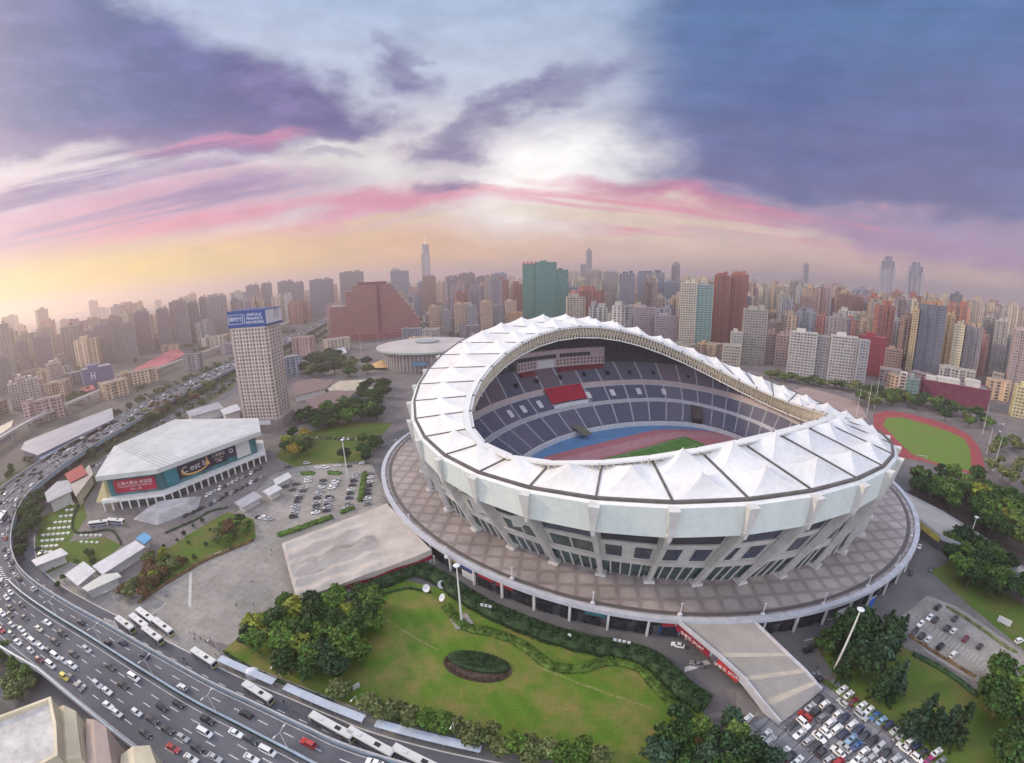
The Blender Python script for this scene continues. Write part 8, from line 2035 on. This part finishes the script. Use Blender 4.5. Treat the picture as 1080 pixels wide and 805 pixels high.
# people
def person_mesh():
    me = bpy.data.meshes.new('person_base'); V = [(0, 0, .95), (0, 0, 1.15), (0, 0, 1.38), (0, 0, 1.5), (0, .02, 1.62), (0, .02, 1.72), (.1, 0, .88), (.11, .03, .48), (.11, -.02, .06), (.11, .13, .03), (-.1, 0, .88), (-.12, -.08, .48), (-.12, -.18, .07), (-.12, -.04, .03), (.19, 0, 1.36), (.25, .0, 1.1), (.24, .1, .88), (-.19, 0, 1.36), (-.26, -.02, 1.1), (-.25, .06, .87)]
    E_ = [(0, 1), (1, 2), (2, 3), (3, 4), (4, 5), (0, 6), (6, 7), (7, 8), (8, 9), (0, 10), (10, 11), (11, 12), (12, 13), (2, 14), (14, 15), (15, 16), (2, 17), (17, 18), (18, 19)]
    rad = [.14, .13, .15, .06, .095, .085, .10, .065, .045, .04, .10, .065, .045, .04, .065, .045, .032, .065, .045, .032]
    me.from_pydata(V, E_, []); o = bpy.data.objects.new('person_base', me); C.objects.link(o); sk = o.modifiers.new('skin', 'SKIN'); o.modifiers.new('sub', 'SUBSURF').levels = 1
    for i, sv in enumerate(me.skin_vertices[0].data): sv.radius = (rad[i], rad[i]); sv.use_root = (i == 0)
    dg = bpy.context.evaluated_depsgraph_get(); out = bpy.data.meshes.new_from_object(o.evaluated_get(dg)); bpy.data.objects.remove(o)
    return out
PM = person_mesh(); SKIN = mat('skin', (.42, .27, .20), .6); CLO = mat('clothes', (.1, .1, .1), .8, objcol=True); HAIR = mat('black_hair', (.015, .013, .012), .6); TROU = mat('dark_trousers', (.03, .032, .04), .8)
for m_ in (CLO, SKIN, HAIR, TROU): PM.materials.append(m_)
for f in PM.polygons:
    z = f.center.z; f.material_index = 2 if z > 1.68 or (z > 1.55 and f.center.y < -.01) else 1 if z > 1.49 or (abs(f.center.x) > .2 and z < .92) else 3 if z < .95 else 0
COATS = {'black': (.02, .02, .022), 'white': (.6, .6, .6), 'red': (.35, .03, .03), 'blue': (.05, .10, .30), 'grey': (.2, .2, .21), 'beige': (.4, .33, .24)}
rp = random.Random(21); PEO = []
for x, y in [(200, 668), (206, 671), (212, 675), (218, 679), (222, 676), (226, 682), (231, 688), (228, 691), (235, 693), (236, 697), (240, 700), (243, 703), (246, 705), (252, 708), (206, 676), (195, 697), (194, 700), (198, 702), (176, 630), (287, 582), (286, 586), (266, 614), (337, 571), (176, 612), (250, 640), (268, 640), (300, 640), (320, 720), (205, 745), (560, 625), (548, 622), (575, 634), (330, 575), (240, 706), (256, 716), (300, 742), (310, 752), (870, 720), (862, 706), (940, 783), (890, 700), (455, 598), (470, 606), (722, 672), (725, 690)]:
    PEO.append((x, y, rp.choice(tuple(COATS))))
PEO.sort()
for i, (x, y, c) in enumerate(PEO):
    o = bpy.data.objects.new('person', PM); C.objects.link(o); o.location = G(x, y, .06); o.rotation_euler = (0, 0, rp.random() * 6.28); o.scale = (1.05, 1.05, 1.03); o.color = (*COATS[c], 1)
    where = 'waiting by the bus stop' if 190 < x < 260 and 660 < y < 720 else 'walking on the pale plaza' if x < 345 and y < 660 else 'on the footway along the lawn' if x < 345 else 'in the corner car park lanes' if x > 850 else 'by the shops under the deck'
    prop(o, f"person in a {c} top {where}, {ordinal(i)} walker from the left", 'person', 'people around the stadium')
# cleared-out stall tents by the bus stop
for x, y, lb in ((268, 714, 'small white dome kiosk by the bus stop'),):
    r_ = empty('kiosk', G(x, y, .05), .4, lb, 'kiosk'); mb = MB(); mb.box((0, 0, 1.2), (3.6, 2.6, 2.4)); mb.build('wall', WHITEC, r_); mb = MB(); mb.loft([[(2.2 * k * math.cos(t), 1.7 * k * math.sin(t), z) for t in [i / 16 * 6.2832 for i in range(16)]] for k, z in ((1, 2.4), (.9, 3.0), (.5, 3.5), (.05, 3.7))], 0, True, True); mb.build('roof', WSEAT, r_)
# painted lines: plaza strips, zebra, car park bays, arrows
mb = MB()
def gl(a, b, w_, z=.056): mb.bar(G(a[0], a[1], z), G(b[0], b[1], z), w_, .006)
gl((201, 604), (200, 640), 1.3); gl((160, 648), (176, 636), .5); 
for k in range(4): gl((110 + k * 3, 652 + k * 1.0), (115 + k * 3, 659 + k * 1.0), .9)
for k in range(22): gl((985 + k * 3.6 , 671 + k * 2.6), (991 + k * 3.6, 664 + k * 2.6), .16)
for k in range(18): gl((962 + k * 4.6, 652 + k * 3.2 ), (967 + k * 4.6, 646 + k * 3.2), .16)
for k in range(7): gl((770 + k * 18, 778 + k * 8), (800 + k * 18, 752 + k * 8), .12)
gl((848, 676), (860, 673), .35); gl((890, 660), (906, 653), .35)
prop(mb.build('painted_lines', mat('faded_paint', (.44, .43, .42), .7, var=.25, scale=.8)), kind='structure')
# ================================================================== filler blocks of the far city
rf = random.Random(5)
NAMED = [(-60, 'arch-topped tower'), (-52.5, 'broad mauve tower with two cores'), (-48.5, 'blue store'), (-43.5, 'gabled pair over the bus yard'), (-39, 'tallest two-tone tower'), (-31, 'blue bank sign'), (-26, 'wide grey tower'), (-21, 'broad slate tower'), (-16, 'maroon stepped hotel'), (-10.5, 'faint supertall spire'), (-5, 'peach blocks'), (0, 'flat topped blue grey tower'), (4.5, 'green glass tower'), (10.5, 'cream ribbed towers'), (15.5, 'pink slab block'), (20.5, 'cream tower with white wall'), (25.5, 'red brick towers'), (29.5, 'grey stepped block'), (34.5, 'pinkish brown tower'), (38.5, 'first white slab'), (42, 'tall brown tower'), (45.5, 'twin skyscrapers'), (48.5, 'dark blue grey tower'), (51.5, 'dark lone slab'), (54.5, 'cream end wall tower'), (58, 'white ribbed tower'), (62, 'pink striped tower')]
PALC = (('grey', (.27, .26, .27)), ('mauve grey', (.25, .21, .24)), ('beige', (.42, .35, .28)), ('buff', (.44, .37, .29)), ('tan', (.46, .33, .23)), ('pale', (.43, .41, .39)), ('brown', (.24, .17, .15)), ('rose', (.40, .26, .25)), ('blue grey', (.22, .24, .30)), ('reddish', (.35, .15, .11)), ('brick red', (.33, .12, .09)), ('orange beige', (.50, .36, .24)), ('yellowish', (.46, .40, .29)))
FILL = []
def clear(p, r):
    if any((p - q).length < r + s for q, s in SOLID): return False
    s_, o_, _h = road_at(Vector((p.x, p.y, 0)))
    if (-44 - r < o_ < 64 + r if s_ > 330 else -22 - r < o_ < 52 + r) and s_ > 0: return False
    return True
def inside_precinct(p):
    d = p.length; a = math.degrees(math.atan2(p.x, p.y))
    if a > 18: return d < (650 if a < 46 else 610)
    if -51.5 < a < -45.5: return d < 640
    if a > -12: return d < 640
    if a > -28: return d < 700
    return d < 560
tries = 0; tgt = 0
def try_fill(n_, dmin, dmax, hmin, hmax, wmin, wmax, amin=-66, amax=68, tall=0.0, pw=1.0):
    global FILL
    k = 0; t = 0
    while k < n_ and t < n_ * 40:
        t += 1; a = R(rf.uniform(amin, amax)); d = dmin + (dmax - dmin) * rf.random() ** pw; p = Vector((math.sin(a) * d, math.cos(a) * d)); w = rf.uniform(wmin, wmax); dp = rf.uniform(14, 26)
        if inside_precinct(p) or not clear(p, w * .62): continue
        ppx = project((p.x, p.y, 0))
        h = min(235, rf.uniform(hmin, hmax) * (rf.uniform(1.4, 1.9) if rf.random() < tall else 1))
        if d < 1300: h = min(h, 112)
        SOLID.append((p, w * .62)); FILL.append((p, w, dp, h, rf.choice(PALC), rf.random())); k += 1
try_fill(26, 470, 760, 13, 24, 22, 50, 22, 66)
try_fill(58, 640, 1050, 46, 92, 22, 40, 8, 66)
try_fill(56, 560, 1200, 12, 32, 24, 60, -66, 14)
try_fill(44, 760, 1250, 84, 112, 24, 38, 6, 66)
try_fill(84, 1000, 1700, 76, 112, 26, 42, -8, 66)
try_fill(64, 900, 1700, 46, 92, 26, 50, -66, -4)
try_fill(60, 1700, 2600, 66, 112, 32, 60, tall=.08)
try_fill(54, 2600, 4600, 70, 125, 40, 90, tall=.22)
FILL.sort(key=lambda f: math.atan2(f[0].x, f[0].y)); cnt = {}; bysec = {}
for f in FILL:
    a = math.degrees(math.atan2(f[0].x, f[0].y)); nm = min(NAMED, key=lambda q: abs(q[0] - a))[1]; bysec.setdefault(nm, []).append(f)
OR2 = ORD
for nm, L in bysec.items():
    L.sort(key=lambda f: f[0].length)
    for i, (p, w, dp, h, (cn, cv), rv) in enumerate(L):
        d = p.length; kind = 'low block' if h < 36 else 'tower'; hz_ = 'hazy ' if d > 1500 else ''
        lb = f"{hz_}{cn} {kind}, {ordinal(i)} nearest one towards the {nm}"
        root = empty('apartment_block' if h < 36 else 'apartment_tower' if rv < .75 else 'office_tower', (p.x, p.y, 0), -math.atan2(p.x, p.y) + R(rf.uniform(-28, 28)), lb, 'building', 'blocks of the far city')
        v = rf.uniform(.85, 1.15); c = tuple(q * v for q in cv)
        style = rf.random(); poly = plan_cross(w, dp * 1.2, .24) if (style < .35 and h > 40) else plan_rect(w, dp, 2 if w > 34 else 1, 2.4) if style < .8 else plan_rect(w, dp)
        walls(poly, 0, h, WALLW, 'wall', root, True, c)
        if h > 36: roof_house(root, w * .36, dp * .5, h, 3 + h * .04, c, rf.uniform(-.2, .2) * w); 
        if rf.random() < .6: roof_house(root, w * .18, dp * .4, h, 2.5 + h * .05 if h > 36 else 2.2, tuple(q * .9 for q in c), -w * .3)
        if h <= 36: parapet(root, poly, h, 1.0, c)
